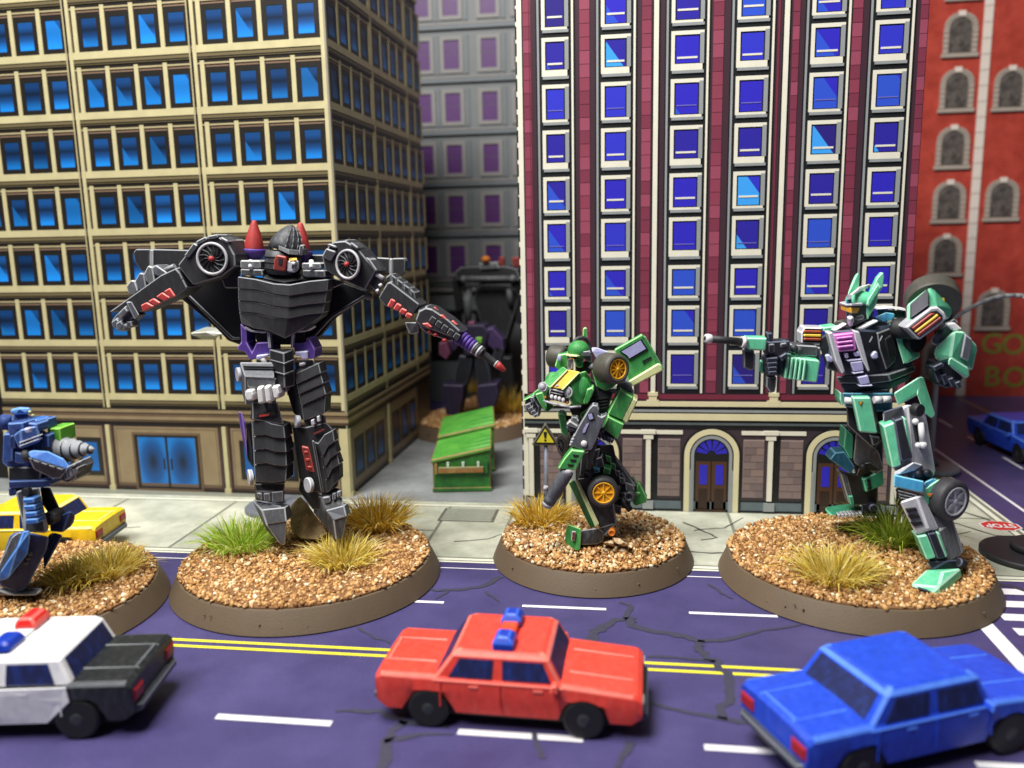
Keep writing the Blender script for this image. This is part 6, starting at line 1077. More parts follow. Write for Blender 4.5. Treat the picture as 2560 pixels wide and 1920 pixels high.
# head
hd = g.mk('head', [g.hull([(240, 490, 0.45), (300, 470, 0.6), (460, 480, 0.4), (475, 660, 0.3), (300, 742, 0.5), (268, 735, 0.5), (242, 650, 0.45), (470, 480, -0.1), (470, 660, -0.1), (260, 600, 0.0), (560, 560, -0.1), (540, 640, -0.1)])], 'navy')
g.mk('helmet', [g.ball((395, 448, 0.18), 150, 108, 150)], 'mint', hd, 0); g.mk('crest', [g.hull([(275, 388, 0.5), (300, 372, 0.52), (400, 290, 0.35), (505, 262, 0.1), (512, 300, 0.08), (420, 325, 0.35), (310, 400, 0.54), (400, 300, 0.0), (505, 275, -0.15)])], 'white', hd); g.mk('brow_gem', [g.tube((278, 405, 0.56), (276, 410, 0.62), 26)], 'lightgrey', hd, 0); g.mk('forehead', [g.hull([(245, 428, 0.5), (305, 418, 0.56), (305, 490, 0.6), (240, 492, 0.5), (270, 420, 0.2), (300, 480, 0.2)])], 'teal', hd)
g.mk('brow', [g.band([(238, 488, 0.52), (300, 484, 0.64), (425, 474, 0.44)], [(240, 512, 0.52), (300, 508, 0.65), (428, 502, 0.45)], 0.1)], 'lightgrey', hd, 0.008); g.mk('visor', [g.band([(248, 525, 0.50), (300, 528, 0.62), (398, 528, 0.46)], [(252, 570, 0.5), (305, 590, 0.62), (372, 585, 0.48)], 0.1)], 'amber', hd, 0.008)
g.mk('mouth_guard', [g.hull([(252, 618, 0.55), (330, 612, 0.58), (335, 660, 0.58), (310, 740, 0.56), (272, 735, 0.56), (258, 680, 0.55), (290, 650, 0.66), (260, 640, 0.3), (320, 700, 0.3)])], 'lightgrey', hd); g.mk('cheek', [g.hull([(345, 620, 0.5), (440, 600, 0.4), (445, 650, 0.4), (350, 680, 0.5), (345, 620, 0.3), (440, 650, 0.2)])], 'gunmetal', hd)
g.mk('ear_fin', [g.hull([(342, 165, 0.1), (378, 138, 0.1), (394, 175, 0.1), (384, 300, 0.15), (275, 385, 0.3), (262, 380, 0.3), (292, 275, 0.15), (378, 150, -0.02), (380, 300, -0.05), (275, 385, 0.1)])], 'mint', hd)
g.mk('ear_fin', [g.prism([(590, 195), (640, 140), (662, 140), (668, 195), (655, 290), (600, 390), (575, 505), (515, 600), (482, 662), (455, 520), (428, 462), (482, 432)], 0.36, 0.14), g.slab([(480, 440), (600, 250), (640, 300), (580, 400), (500, 520), (470, 500)], 0.44, 0.1, 0.1)], 'mint', hd)
g.mk('neck', [g.hull([(300, 700, 0.3), (540, 620, 0.2), (600, 680, 0.2), (320, 780, 0.3), (300, 700, -0.3), (600, 680, -0.3)])], 'blackflat')
# viewer-right shoulder and arm
g.mk('shoulder_tyre', [b_lathe(g.P(1195, 440, 0.25)+Vector((-.02, -.15, -.08)), g.P(1195, 440, 0.25)+Vector((.02, .14, .09)), [(0, g.cm(259)), (0.12, g.cm(261)), (0.3, g.cm(268)), (0.32, g.cm(259)), (0.42, g.cm(268)), (0.45, g.cm(259)), (0.55, g.cm(268)), (0.58, g.cm(259)), (0.68, g.cm(268)), (0.71, g.cm(259)), (0.88, g.cm(265)), (1, g.cm(244))], 48)], 'tyre', bevel=0)
rad = g.mk('radiator_box', [g.hull([(915, 500, 0.55), (960, 478, 0.6), (1175, 292, 0.55), (1220, 280, 0.5), (1452, 498, 0.3), (1440, 545, 0.35), (1370, 660, 0.4), (1250, 520, 0.7), (1180, 520, 0.7), (915, 705, 0.6), (960, 478, 0.0), (1220, 280, 0.0), (1452, 498, 0.0), (1370, 660, 0.0), (915, 690, 0.1)])], 'mint', bevel=0.025)
g.mk('radiator_back', [g.prism([(962, 490, .665), (1150, 325, .63), (1165, 512, .72), (962, 650, .665)], 0.64, 0.04)], 'blackflat', rad, 0)
for k in range(7):
    u = k/7; g.mk('radiator_slat', [g.hull([(964, 492+u*152, 0.72), (1152, 332+u*178, 0.72+0.06*u), (1152, 345+u*178, 0.72+0.06*u), (964, 504+u*152, 0.72), (964, 495+u*152, 0.6), (1152, 335+u*178, 0.6)])], 'lightgrey', rad, 0)
g.mk('corner_lamp', [g.slab([(1310, 410), (1338, 418), (1342, 470), (1312, 462)], 0.5, 0.1, 0.1)], 'yellow', rad, 0.01)
fr = g.mk('lamp_frame', [g.slab([(895, 745), (960, 690), (1180, 522), (1262, 512), (1345, 580), (1362, 650), (1290, 720), (1052, 892)], 0.78, 0.4, 0.04)], 'lightgrey'); g.mk('lamp_recess', [g.slab([(945, 752), (1180, 572), (1250, 560), (1312, 610), (1318, 655), (1050, 858)], 0.80, 0.06, 0.04)], [mini('blackflat')[0]]*2, fr, 0)
for q, c in (([(972, 752), (1185, 590), (1232, 588), (995, 776)], 'redd'), ([(1002, 790), (1258, 596), (1272, 618), (1022, 808)], 'yellow'), ([(1030, 822), (1292, 624), (1302, 652), (1052, 846)], 'redd')): g.mk('lamp_bar', [g.slab(q, 0.84, 0.06, 0.04)], c, fr, 0.01)
g.mk('shoulder_joint', [g.disc((900, 760, 0.3), 110, 0.4, (0.8, -0.6, 0))], 'black', bevel=0)
g.mk('upper_arm', [g.hull([(1180, 868, 0.5), (1340, 720, 0.5), (1440, 640, 0.4), (1490, 690, 0.4), (1440, 800, 0.4), (1240, 950, 0.5), (1190, 920, 0.5), (1180, 868, 0.0), (1490, 690, 0.0), (1240, 950, 0.0)])], 'gunmetal'); g.mk('elbow_cuff', [g.slab([(1360, 700), (1450, 690), (1540, 770), (1440, 790), (1370, 740)], 0.52, 0.3, 0.06)], 'white', label='white elbow collar'); g.mk('elbow_slot', [g.slab([(1225, 800), (1300, 760), (1340, 800), (1260, 850)], 0.55, 0.1, 0.1)], 'blackflat')
fa = g.mk('forearm', [g.hull([(1215, 1030, 0.5), (1240, 960, 0.5), (1440, 782, 0.6), (1552, 790, 0.55), (1690, 945, 0.3), (1692, 1000, 0.3), (1640, 1225, 0.35), (1400, 1075, 0.65), (1240, 1110, 0.5), (1240, 960, 0.0), (1552, 790, 0.0), (1692, 980, 0.0), (1640, 1225, 0.0), (1240, 1100, 0.1)])], 'mint', bevel=0.03)
g.mk('arm_recess', [g.slab([(1562, 812), (1645, 872), (1640, 1000), (1600, 1130), (1510, 1085), (1540, 960)], 0.60, 0.25, 0.04)], 'gunmetal', fa)
g.mk('hand_guard', [g.hull([(1370, 1105, 0.72), (1405, 1068, 0.72), (1600, 1190, 0.6), (1608, 1290, 0.6), (1570, 1312, 0.6), (1370, 1165, 0.72), (1400, 1080, 0.4), (1600, 1200, 0.3), (1570, 1312, 0.3)])], 'mint', bevel=0.03)
g.mk('fist', [g.slab([(1200, 1190), (1240, 1130), (1370, 1120), (1560, 1310), (1500, 1380), (1360, 1430), (1270, 1390)], 0.5, 0.4, 0.1)]+[g.slab([(1210+k*78, 1230+k*42), (1275+k*78, 1210+k*40), (1320+k*72, 1330+k*26), (1262+k*74, 1370+k*24)], 0.66, 0.22, 0.12) for k in range(4)]+[g.slab([(1200, 1180), (1310, 1130), (1340, 1175), (1225, 1240)], 0.74, 0.2, 0.1)], 'navy', bevel=0.015)
# hips
F.z = 'I'; g.mk('belt', [g.hull([(300, 5, 0.4), (380, 8, 0.5), (540, 8, 0.5), (665, 5, 0.4), (660, 135, 0.4), (560, 140, 0.5), (320, 105, 0.4), (300, 5, -0.3), (665, 5, -0.3), (660, 135, -0.3), (320, 105, -0.3)])], 'teal'); [g.mk('belt_roller', [q], 'white', bevel=0) for q in (g.tube((318, 58, 0.5), (385, 66, 0.55), 24), g.tube((528, 56, 0.58), (580, 54, 0.55), 26), g.tube((585, 54, 0.55), (642, 50, 0.5), 24))]
g.mk('side_skirt', [g.slab([(286, 0), (300, 5), (318, 90), (300, 100), (286, 60)], 0.3, 0.4, 0.04)], 'mint')
cp = g.mk('front_skirt', [g.slab([(375, 35), (505, 34), (555, 300), (430, 290)], 0.72, 0.14, 0.04)], 'mint'); g.mk('skirt_side', [g.hull([(507, 40, 0.68), (540, 100, 0.5), (575, 290, 0.5), (556, 300, 0.68), (507, 40, 0.4), (575, 290, 0.3)])], 'black', cp); g.mk('triangle_mark', [g.prism([(418, 70), (450, 68), (436, 102)], 0.735, 0.02)], [mini('brick')[0]]*2, cp, 0); g.mk('triangle_core', [g.prism([(426, 75), (443, 74), (435, 92)], 0.745, 0.02)], 'yellow', cp, 0)
g.mk('hip_skirt', [g.hull([(670, 8, 0.55), (850, -108, 0.45), (872, -20, 0.45), (862, 12, 0.45), (700, 96, 0.55), (670, 8, 0.1), (850, -108, 0.0), (700, 96, 0.2)]), g.hull([(850, -112, 0.42), (884, -106, 0.36), (968, 165, 0.38), (940, 192, 0.44), (885, 150, 0.5), (835, 20, 0.5), (860, -100, -0.2), (968, 165, -0.2), (900, 110, 0.4)])], 'mint')
g.mk('pelvis', [g.hull([(330, 100, 0.1), (600, 130, 0.2), (600, 330, 0.2), (530, 410, 0.25), (450, 340, 0.2), (340, 240, 0.1), (330, 100, -0.3), (600, 330, -0.3), (450, 340, -0.3)])], 'black'); g.mk('crotch_vent', [g.slab([(500, 310), (575, 320), (565, 370), (520, 390)], 0.3, 0.1, 0.1)], 'darkgrey')
# near leg
G1 = 0.75
th = g.mk('thigh', [g.hull([(590, 150, 0.5), (740, 110, 0.6), (770, 90, 0.6), (890, 100, 0.4), (900, 300, 0.4), (925, 480, 0.5), (968, 560, 0.55), (950, 610, 0.6), (810, 560, 0.8), (670, 560, 0.75), (600, 250, 0.6), (600, 150, 0.1), (890, 100, 0.0), (960, 580, 0.1), (680, 560, 0.2)])], 'lightgrey', bevel=0.03, label='pale grey thigh side')
g.mk('thigh_top', [g.hull([(600, 140, 0.62), (735, 95, 0.7), (745, 185, 0.74), (600, 235, 0.68), (600, 140, 0.2), (745, 185, 0.3)])], 'navy')
g.mk('thigh_panel', [g.slab([(595, 240, .82), (675, 210, .84), (726, 530, .9), (662, 552, .88)], 0.8, 0.3, 0.04)], 'mint'); g.mk('thigh_stripe', [g.slab([(672, 200, .84), (735, 178, .84), (812, 480, .9), (724, 505, .92)], 0.8, 0.28, 0.03)], 'navy'); g.mk('thigh_edge', [g.slab([(738, 178, .83), (765, 190, .8), (806, 458, .86), (782, 472, .9)], 0.8, 0.28, 0.04)], 'mint')
g.mk('thigh_pivot', [g.disc((838, 128, 0.66), 46, 0.14, (0.5, -0.85, 0))], 'black', bevel=0); g.mk('piston_slot', [g.slab([(812, 225), (850, 235), (880, 370), (868, 420), (830, 350)], 0.70, 0.1, 0.05)], 'blackflat'); g.mk('piston', [g.tube((862, 222, 0.78), (880, 370, 0.8), 20, 22), g.ball((826, 212, 0.76), 24), g.ball((880, 380, 0.82), 28), g.ball((845, 382, 0.82), 22)], 'white', bevel=0)
g.mk('knee', [g.hull([(760, 590, 0.8), (830, 555, 0.85), (930, 550, 0.7), (955, 590, 0.65), (940, 640, 0.6), (800, 640, 0.8), (760, 590, 0.3), (955, 590, 0.2), (860, 640, 0.2)]), g.ball((845, 585, 0.84), 26), g.ball((905, 578, 0.8), 26)], 'navy'); g.mk('knee_bracket', [g.hull([(672, 572, 0.85), (812, 500, 0.9), (880, 520, 0.8), (830, 560, 0.85), (680, 600, 0.9), (672, 572, 0.4), (880, 520, 0.4)])], 'lightgrey')
g.mk('knee_band', [g.hull([(672, 590, 1.05), (888, 638, 1.1), (880, 722, 1.1), (668, 678, 1.05), (672, 590, 0.5), (888, 638, 0.5), (880, 722, 0.5), (668, 678, 0.5)]), g.hull([(890, 645, 0.98), (950, 615, 0.8), (985, 625, 0.75), (930, 680, 0.9), (885, 725, 0.98), (890, 645, 0.5), (980, 630, 0.4)])], 'cyan')
g.mk('shin_grill', [g.hull([(680, 690, 0.98), (872, 740, 1.02), (715, 782, 1.0), (700, 740, 0.98), (870, 760, 0.95), (680, 690, 0.4), (872, 740, 0.4), (720, 780, 0.4)])], 'blackflat')
for k in range(3): g.mk('grill_slat', [g.slab([(705+k*6, 705+k*24), (840-k*30, 738+k*14), (838-k*30, 748+k*14), (708+k*6, 718+k*24)], 1.06, 0.08, 0.05)], 'darkgrey', bevel=0.006)
bx = g.mk('shin_box', [g.hull([(713, 785, 1.08), (835, 745, 1.12), (880, 735, 1.0), (995, 980, 1.0), (920, 985, 1.15), (830, 1022, 1.15), (760, 880, 1.1), (720, 790, 0.5), (880, 740, 0.4), (990, 980, 0.5), (830, 1020, 0.6)])], 'lightgrey', bevel=0.03)
for k in range(3): x, y = 755+k*20, 838+k*48; g.mk('shin_slot', [g.slab([(x, y+4), (x+78, y-8), (x+90, y+14), (x+20, y+28)], 1.17, 0.06, 0.05)], [mini('blackflat')[0]]*2, bx, 0)
g.mk('fender', [g.hull([(885, 812, 0.98), (888, 690, 0.98), (985, 625, 0.85), (1060, 608, 0.7), (1075, 640, 0.6), (1010, 680, 0.8), (1000, 770, 0.85), (975, 805, 0.9), (890, 700, 0.5), (1060, 610, 0.3), (975, 805, 0.5)])], 'mint', bevel=0.03); g.mk('fender_mark', [g.prism([(905, 728), (948, 728), (932, 752)], 1.0, 0.02)], [mini('orange')[0]]*2, bevel=0)
g.wheel((1062, 766, 0.84), 152, 0.30, (0.5, -0.86, -0.03), tyre='tyred', rim='lightgrey', spokes=6, rr=0.70, name='shin_wheel')
g.mk('lower_shin', [g.hull([(850, 1020, 1.05), (1000, 985, 0.95), (1095, 920, 0.7), (1120, 1000, 0.7), (1175, 1140, 0.75), (1065, 1240, 0.95), (920, 1225, 1.1), (860, 1020, 0.6), (1095, 920, 0.2), (1175, 1140, 0.3), (940, 1220, 0.6)])], 'grey', bevel=0.03)
g.mk('shin_core', [g.hull([(735, 800, 0.95), (880, 740, 0.9), (1010, 800, 0.75), (1100, 925, 0.72), (1125, 1010, 0.74), (1165, 1150, 0.8), (1060, 1235, 0.98), (920, 1220, 1.1), (850, 1020, 1.08), (760, 800, 0.4), (1100, 925, 0.3), (1160, 1150, 0.4), (940, 1200, 0.6)])], 'grey', bevel=0.03)
g.mk('shin_panel', [g.slab([(835, 1030, 1.16), (908, 1018, 1.16), (975, 1188, 1.2), (908, 1206, 1.2)], 1.15, 0.3, 0.04)], 'mint'); g.mk('shin_stripe', [g.slab([(912, 1010, 1.14), (972, 1002, 1.1), (1048, 1188, 1.14), (985, 1200, 1.18)], 1.1, 0.3, 0.03)], 'navy'); g.mk('shin_edge', [g.slab([(975, 1000, 1.08), (1000, 1005, 1.04), (1060, 1180, 1.08), (1042, 1192, 1.12)], 1.1, 0.3, 0.04)], 'mint')
g.mk('ankle', [g.hull([(910, 1212, 1.15), (1060, 1205, 1.1), (1190, 1195, 0.8), (1195, 1250, 0.8), (1120, 1285, 1.0), (940, 1275, 1.2), (920, 1212, 0.6), (1195, 1220, 0.4), (1100, 1280, 0.6)]), g.tube((1130, 1215, 1.0), (1180, 1235, 0.95), 34, 30)], 'navy')
ft = g.mk('foot', [g.hull([(905, 1272, 1.25), (1020, 1285, 1.35), (1145, 1262, 1.15), (1158, 1318, 1.15), (1005, 1462, 1.72), (965, 1455, 1.74), (938, 1438, 1.74), (800, 1402, 1.5), (795, 1375, 1.5), (990, 1395, 1.72), (1148, 1268, 0.8), (905, 1275, 0.9), (1158, 1330, 0.9), (800, 1405, 1.2)])], 'mint', bevel=0.03); g.mk('toe_light', [g.slab([(845, 1400), (930, 1425), (940, 1445), (855, 1425)], 1.72, 0.06, 0.05)], 'navy', ft, 0.008)
# far leg
g.mk('far_leg_core', [g.hull([(340, 120, -0.35), (600, 130, -0.35), (600, 330, -0.4), (590, 600, -0.55), (400, 610, -0.55), (350, 420, -0.45), (340, 120, -0.9), (600, 330, -0.9), (420, 610, -0.9)])], 'darkgrey')
g.mk('far_thigh', [g.hull([(335, 130, -0.2), (410, 135, -0.1), (420, 240, -0.1), (385, 310, -0.2), (335, 250, -0.3), (335, 130, -0.7), (410, 240, -0.7)])], 'navy'); g.mk('thigh_panel', [g.slab([(325, 260), (385, 310), (378, 485), (352, 478), (310, 400)], -0.35, 0.4, 0.04)], 'mintd')
g.mk('thigh_side', [g.hull([(400, 290, -0.3), (450, 330, -0.3), (560, 420, -0.3), (600, 550, -0.35), (545, 590, -0.4), (400, 520, -0.4), (380, 490, -0.4), (400, 290, -0.7), (600, 550, -0.8), (390, 500, -0.8)])], 'grey')
g.mk('far_knee', [g.hull([(430, 520, -0.35), (500, 500, -0.3), (570, 550, -0.35), (560, 620, -0.5), (400, 600, -0.5), (430, 520, -0.8), (570, 560, -0.8), (420, 600, -0.8)]), g.ball((450, 535, -0.3), 30)], 'black'); g.mk('knee_band', [g.slab([(250, 432), (320, 425), (398, 540), (362, 592), (210, 482)], -0.35, 0.4, 0.04)], 'teal')
g.mk('shin', [g.hull([(290, 570, -0.6), (400, 590, -0.5), (560, 600, -0.5), (555, 800, -0.6), (380, 812, -0.6), (330, 680, -0.6), (300, 570, -1.0), (560, 620, -1.0), (550, 800, -1.0), (380, 812, -1.0)])], 'black'); g.mk('shin_plate', [g.slab([(285, 575), (340, 590), (375, 740), (385, 810), (350, 800), (320, 660)], -0.55, 0.3, 0.04)], 'grey')
cf = g.mk('calf_plate', [g.slab([(448, 625), (595, 552), (604, 665), (470, 722)], -0.4, 0.16, 0.04)], 'mintd')
for k in range(3): g.mk('calf_hole', [g.disc((492-k*0+k*3, 636+k*28, -0.39), 13, 0.04)], [mini('blackflat')[0]]*2, cf, 0)
g.mk('calf_strip', [g.slab([(345, 745), (380, 740), (392, 808), (362, 812)], -0.5, 0.3, 0.04)], 'mintd'); ft = g.mk('foot', [g.hull([(175, 832, -0.9), (205, 820, -1.0), (372, 795, -1.1), (455, 822, -1.0), (440, 850, -0.8), (230, 882, -0.6), (205, 882, -0.65), (372, 800, -1.7), (450, 830, -1.7), (200, 850, -1.4)])], 'mintd', bevel=0.02)
for k in range(7): g.mk('foot_tread', [g.slab([(270+k*26, 878-k*2), (290+k*26, 876-k*2), (288+k*26, 906-k*3), (274+k*26, 908-k*3)], -0.58, 0.2, 0.1)], 'lightgrey', ft, 0.008)
g.mk('heel', [g.hull([(440, 800, -0.6), (540, 800, -0.6), (550, 870, -0.6), (440, 870, -0.6), (440, 800, -1.1), (550, 870, -1.1)]), g.disc((515, 820, -0.5), 32, 0.2)], 'navy')
tuft(on_ground('I', 250, 1340), 0.80, 0.64, 760, 'straw', R3); tuft(on_ground('I', 670, 1090), 0.66, 0.95, 560, 'dkgreen', R3)

# ------------------------------------------------------------------ blue drill robot, seen from behind at the left edge
R4 = thing('robot_miniature', (-10.55, 12.35, 0), 'blue robot at the left edge seen from behind, with a silver drill', 'robot miniature')
base(R4, (-10.55, 12.35), 2.45, 4200)
F = Fig(R4, 12.3); g = F; F.z = 'J'
g.mk('torso', [g.hull([(30, 330, 0.3), (110, 300, 0.35), (350, 300, 0.2), (385, 340, 0.1), (385, 560, 0.1), (330, 600, 0.2), (60, 600, 0.3), (15, 560, 0.2), (30, 330, -0.5), (385, 340, -0.5), (330, 600, -0.5), (40, 580, -0.5)])], 'blue'); g.mk('torso_base', [g.hull([(55, 520, 0.3), (390, 540, 0.12), (330, 605, 0.2), (70, 600, 0.3), (55, 520, -0.5), (390, 540, -0.5), (70, 600, -0.5)])], 'blued')
g.mk('back_pack', [g.slab([(50, 245), (285, 240), (300, 320), (60, 345)], 0.45, 0.5, 0.05), g.slab([(20, 330), (100, 325), (95, 560), (15, 560)], 0.42, 0.4, 0.05)], 'blue'); g.mk('side_tank', [g.tube((50, 190, 0.2), (40, 290, 0.2), 40, 42), g.tube((300, 205, 0.0), (310, 300, 0.0), 34)], 'blue', bevel=0)
hd = g.mk('head', [g.hull([(95, 180, 0.2), (240, 175, 0.2), (250, 235, 0.25), (90, 245, 0.25), (95, 180, -0.3), (240, 175, -0.3), (250, 235, -0.3), (90, 240, -0.3)])], 'blue', bevel=0.04); g.mk('cap', [g.hull([(78, 140, 0.3), (150, 120, 0.32), (248, 125, 0.2), (240, 172, 0.25), (95, 185, 0.32), (78, 140, -0.3), (248, 125, -0.3), (240, 172, -0.3)])], 'blueb', hd, 0.03); g.mk('head_lamp', [g.ball((238, 158, 0.26), 12), g.ball((262, 188, 0.2), 12)], 'cream', hd, 0)
sh = g.mk('shoulder', [g.hull([(108, 345, 0.7), (160, 300, 0.75), (290, 268, 0.6), (320, 330, 0.55), (322, 395, 0.6), (170, 455, 0.75), (140, 430, 0.72), (110, 350, 0.1), (300, 280, 0.0), (320, 395, 0.0), (160, 450, 0.1)])], 'blue', bevel=0.03)
for k in range(2): g.mk('shoulder_groove', [g.slab([(148, 402+k*28), (305, 345+k*28), (308, 352+k*28), (152, 412+k*28)], 0.78, 0.1, 0.02)], 'lightgrey', sh, 0.005)
g.mk('shoulder_stud', [g.slab([(180, 292), (225, 285), (228, 325), (198, 332)], 0.82, 0.1, 0.1)], 'mauve', sh)
g.mk('chest_plate', [g.slab([(368, 288), (475, 285), (487, 405), (390, 420)], 0.15, 0.4, 0.04)], 'lime')
dr = g.mk('drill', [g.tube((395, 462, 0.05), (758, 456, 0.05), 0, seg=22, prof=[(0, 70), (0.08, 84), (0.2, 98), (0.24, 112), (0.35, 92), (0.38, 100), (0.48, 76), (0.51, 88), (0.62, 62), (0.65, 72), (0.75, 46), (0.78, 52), (0.88, 26), (0.9, 30), (1, 3)])], 'steel', bevel=0)
sp = []
for k in range(5):
    x0 = 470+k*58; r_ = 112-k*20; sp.append(g.ring((x0+16, 460, 0.05), r_*0.90, 13-k, (1, 0.0, 0.12)))
g.mk('drill_thread', sp, 'black', dr, 0)
g.mk('forearm_plate', [g.hull([(222, 478, 0.85), (270, 465, 0.8), (385, 472, 0.75), (505, 530, 0.7), (562, 602, 0.7), (545, 622, 0.75), (240, 528, 0.9), (270, 465, 0.5), (505, 530, 0.4), (545, 620, 0.4)])], 'blueb'); g.mk('forearm', [g.hull([(225, 520, 0.88), (545, 622, 0.75), (480, 690, 0.7), (420, 690, 0.7), (270, 615, 0.8), (225, 520, 0.4), (545, 622, 0.3), (430, 690, 0.3), (270, 615, 0.4)])], 'darkgrey')
for k in range(4): g.mk('plate_slot', [g.slab([(262+k*62, 540+k*20), (310+k*62, 556+k*20), (308+k*62, 574+k*20), (266+k*62, 560+k*20)], 0.92-k*0.03, 0.08, 0.05)], 'black', bevel=0.006)
g.mk('elbow', [g.ball((215, 505, 0.7), 46, 52)], 'darkgrey', bevel=0); g.mk('fist', [g.slab([(470, 650), (560, 590), (600, 560), (630, 605), (600, 700), (540, 732), (480, 712)], 0.6, 0.4, 0.08)]+[g.slab([(500+k*32, 640-k*10), (530+k*32, 625-k*10), (545+k*24, 700-k*22), (512+k*28, 712-k*18)], 0.72, 0.2, 0.1) for k in range(4)]+[g.slab([(520, 600), (590, 568), (600, 590), (540, 625)], 0.74, 0.2, 0.1)], 'darkgrey', bevel=0.015)
g.mk('waist', [g.slab([(60, 595), (335, 602), (320, 705), (60, 712)], 0.3, 0.7, 0.03)], 'black')
for q, w_, mt_ in (([(60, 250), (180, 240), (185, 300), (65, 310)], 0.62, 'blue'), ([(190, 240), (290, 250), (300, 300), (195, 300)], 0.5, 'blue'), ([(330, 330), (385, 340), (390, 450), (335, 440)], 0.3, 'blue'), ([(110, 470), (200, 500), (190, 575), (115, 570)], 0.5, 'blue'), ([(70, 345), (115, 340), (118, 455), (72, 455)], 0.55, 'blued'), ([(240, 215), (300, 225), (300, 255), (240, 250)], 0.35, 'blueb')):
    g.mk('torso_block', [g.slab(q, w_, 0.3, 0.06)], mt_)
g.mk('belt', [g.slab([(55, 710), (330, 705), (400, 700), (405, 748), (330, 765), (62, 772)], 0.38, 0.8, 0.03)], 'blued'); g.mk('hip_skirt', [g.slab([(60, 760), (125, 770), (115, 830), (65, 835)], 0.35, 0.3, 0.04)], 'blued')
th = g.mk('thigh', [g.hull([(125, 795, 0.5), (200, 770, 0.5), (310, 760, 0.4), (390, 1090, 0.4), (370, 1125, 0.45), (190, 1115, 0.6), (125, 795, 0.0), (310, 760, -0.1), (390, 1090, -0.1), (190, 1115, 0.1)])], 'darkgrey', bevel=0.03)
for k in range(4): g.mk('thigh_vent', [g.slab([(172+k*8, 852+k*54), (265+k*10, 845+k*54), (272+k*10, 888+k*54), (180+k*8, 895+k*54)], 0.66, 0.2, 0.06)], 'blueb', th)
g.mk('thigh_pivot', [g.disc((215, 795, 0.56), 36, 0.1)], 'black', th, 0)
g.mk('far_thigh', [g.hull([(320, 760, -0.1), (400, 760, -0.1), (478, 930, -0.1), (400, 990, 0.0), (340, 900, 0), (320, 760, -0.6), (478, 930, -0.6)])], 'black'); g.mk('knee_joint', [g.disc((430, 990, 0.15), 55, 0.3), g.disc((432, 988, 0.32), 28, 0.08)], 'darkgrey', bevel=0)
g.mk('far_knee', [g.hull([(400, 1030, 0.1), (560, 945, 0.1), (602, 985, 0.0), (570, 1070, 0.0), (500, 1120, 0.1), (400, 1110, 0.1), (560, 945, -0.5), (590, 1040, -0.5), (410, 1110, -0.5)])], 'blued'); g.mk('far_shin', [g.hull([(390, 1135, 0.0), (430, 1120, 0.1), (500, 1140, 0.1), (430, 1250, 0.1), (350, 1420, 0.1), (340, 1280, 0.1), (390, 1135, -0.5), (500, 1150, -0.5), (350, 1420, -0.4)])], 'blued')
g.mk('shin', [g.hull([(80, 1140, 0.6), (160, 1105, 0.65), (330, 1140, 0.5), (392, 1155, 0.4), (375, 1260, 0.4), (205, 1575, 0.55), (130, 1602, 0.6), (0, 1550, 0.6), (-40, 1480, 0.6), (100, 1140, 0.0), (392, 1155, 0.0), (200, 1570, 0.1), (-40, 1480, 0.1)])], 'blued', bevel=0.03); g.mk('shin_plate', [g.hull([(185, 1112, 0.80), (238, 1105, 0.78), (242, 1160, 0.76), (222, 1290, 0.8), (65, 1488, 0.85), (-20, 1510, 0.8), (0, 1440, 0.85), (140, 1240, 0.9), (190, 1112, 0.5), (235, 1160, 0.5), (60, 1488, 0.5)])], 'blueb'); g.mk('shin_frame', [g.hull([(90, 1160, 0.8), (150, 1115, 0.8), (182, 1120, 0.8), (130, 1240, 0.88), (0, 1430, 0.84), (-60, 1500, 0.8), (100, 1160, 0.4), (0, 1430, 0.4)])], 'darkgrey')
for k in range(3): g.mk('shin_stud', [g.ball((240-k*16, 1290+k*36, 0.62), 18)], 'gunmetal', bevel=0)
g.mk('foot', [g.hull([(100, 1600, 0.6), (330, 1562, 0.5), (342, 1590, 0.5), (290, 1622, 0.6), (110, 1625, 0.65), (100, 1600, 0.2), (340, 1580, 0.0), (-60, 1560, 0.5), (-60, 1620, 0.5)])], 'darkgrey')
tuft(on_ground('J', 590, 1530), 0.60, 0.5, 560, 'straw', R4); tuft(on_ground('J', 840, 1460), 0.72, 0.62, 700, 'straw', R4)

# ------------------------------------------------------------------ two blurred robots at the back of the alley
R5 = thing('robot_miniature', (-5.1, 26.5, 0), 'purple robot standing in the alley just behind the two dumpsters', 'robot miniature')
base(R5, (-5.1, 26.5), 2.0, 2200)
F = Fig(R5, 26.0); g = F; F.z = 'K'
g.mk('torso', [g.slab([(500, 770), (560, 745), (680, 745), (720, 800), (690, 900), (660, 980), (540, 980), (510, 880)], 0.3, 0.8, 0.06)], 'violet'); g.mk('chest_mark', [g.slab([(620, 840), (665, 840), (660, 885), (625, 885)], 0.4, 0.1, 0.1)], 'lime'); g.mk('head', [g.slab([(560, 725), (605, 720), (615, 770), (565, 775)], 0.2, 0.3, 0.15)], 'rosed')
g.mk('shoulder', [g.slab([(420, 880), (500, 790), (520, 870), (450, 950)], 0.2, 0.6, 0.08)], 'plumd'); g.mk('shoulder', [g.slab([(680, 775), (740, 765), (820, 850), (830, 930), (780, 960), (710, 900)], 0.2, 0.6, 0.08)], 'plumd'); g.mk('arm', [g.slab([(345, 880), (400, 870), (430, 960), (400, 1010), (345, 970)], 0.3, 0.5, 0.08)], 'rosed'); g.mk('arm', [g.slab([(760, 900), (830, 920), (800, 1040), (740, 1010)], 0.2, 0.5, 0.08)], 'navy')
for q in ([(500, 970), (600, 980), (580, 1100), (540, 1220), (450, 1210), (470, 1080)], [(610, 980), (690, 970), (720, 1080), (740, 1210), (650, 1220), (620, 1100)]): g.mk('thigh', [g.slab(q, 0.2, 0.6, 0.05)], 'navy')
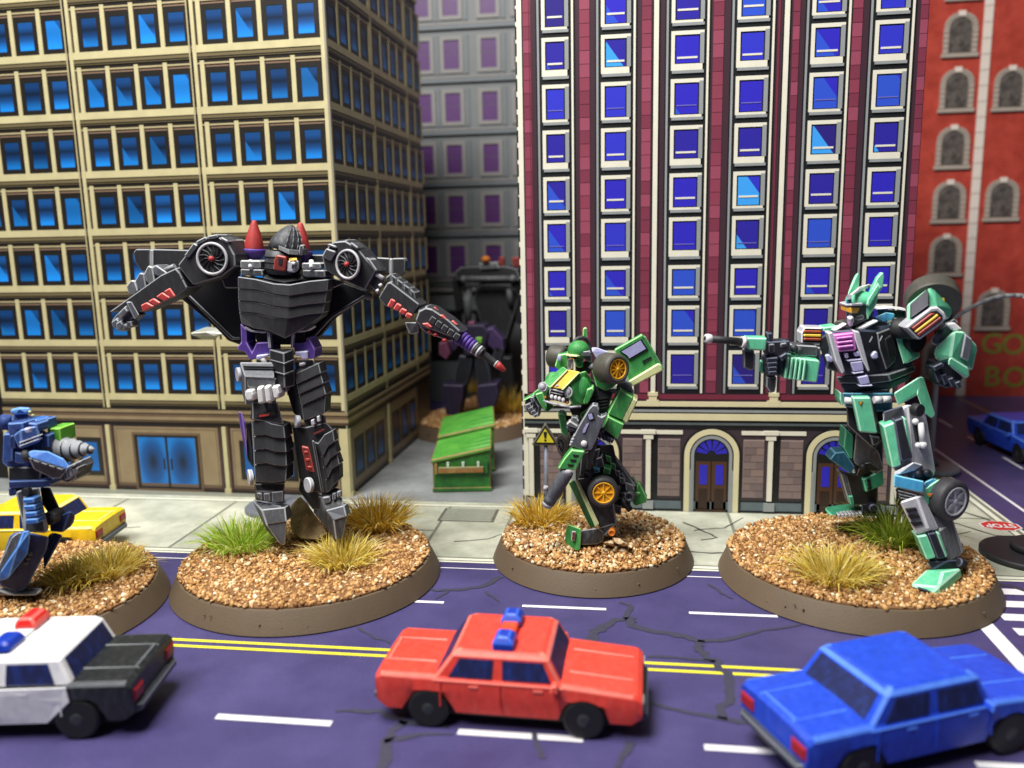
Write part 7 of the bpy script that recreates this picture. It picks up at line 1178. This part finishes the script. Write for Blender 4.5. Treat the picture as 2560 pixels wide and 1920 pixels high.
for q in ([(370, 1185), (530, 1190), (525, 1280), (490, 1420), (400, 1420), (375, 1280)], [(630, 1195), (780, 1175), (785, 1260), (745, 1390), (650, 1410), (630, 1290)]): g.mk('boot', [g.slab(q, 0.5, 0.9, 0.06)], 'violet')
tuft(on_ground('K', 860, 1390), 0.9, 1.0, 420, 'gold', R5); tuft(on_ground('K', 580, 1240), 0.5, 0.8, 200, 'gold', R5)
R6 = thing('robot_miniature', (-4.2, 29.4, 0), 'large dark robot with an orange head lamp at the very back of the alley', 'robot miniature')
base(R6, (-4.2, 29.4), 1.9, 500)
F = Fig(R6, 29.0); g = F; F.z = 'K'
g.mk('torso', [g.slab([(640, 430), (880, 430), (960, 520), (880, 720), (840, 900), (700, 900), (650, 720), (590, 540)], 0.3, 1.0, 0.08)], 'black'); g.mk('canopy', [g.slab([(455, 360), (500, 320), (600, 312), (860, 312), (930, 330), (965, 400), (880, 395), (560, 395), (470, 420)], 0.5, 0.7, 0.06)], 'black'); g.mk('shoulder_bar', [g.tube((520, 405, 0.7), (920, 405, 0.7), 20), g.ball((530, 410, 0.8), 28), g.ball((895, 405, 0.8), 28)], 'grey', bevel=0)
g.mk('pillar', [g.tube((555, 470, 0.4), (565, 750, 0.4), 36, 24)], 'grey', bevel=0, label='pale upper arm'); g.mk('pillar', [g.tube((865, 460, 0.4), (880, 600, 0.4), 26, 20)], 'grey', bevel=0)
hd = g.mk('head', [g.slab([(640, 290), (780, 280), (800, 330), (650, 340)], 0.6, 0.6, 0.08)], 'grey'); g.mk('head_lamp', [g.ball((695, 262, 0.6), 34, 26)], 'orange', hd, 0); g.mk('horn', [g.slab([(780, 300), (800, 240), (830, 250), (830, 320)], 0.4, 0.3, 0.08), g.slab([(880, 250), (960, 240), (960, 320), (900, 320)], 0.2, 0.3, 0.08)], 'redd', hd)
for q in ([(440, 400), (520, 400), (520, 640), (470, 660)], [(900, 420), (980, 420), (990, 760), (920, 740)], [(640, 980), (740, 980), (720, 1400), (620, 1400)], [(790, 980), (880, 980), (920, 1400), (820, 1400)]): g.mk('limb', [g.slab(q, 0.2, 0.6, 0.05)], 'blackflat')
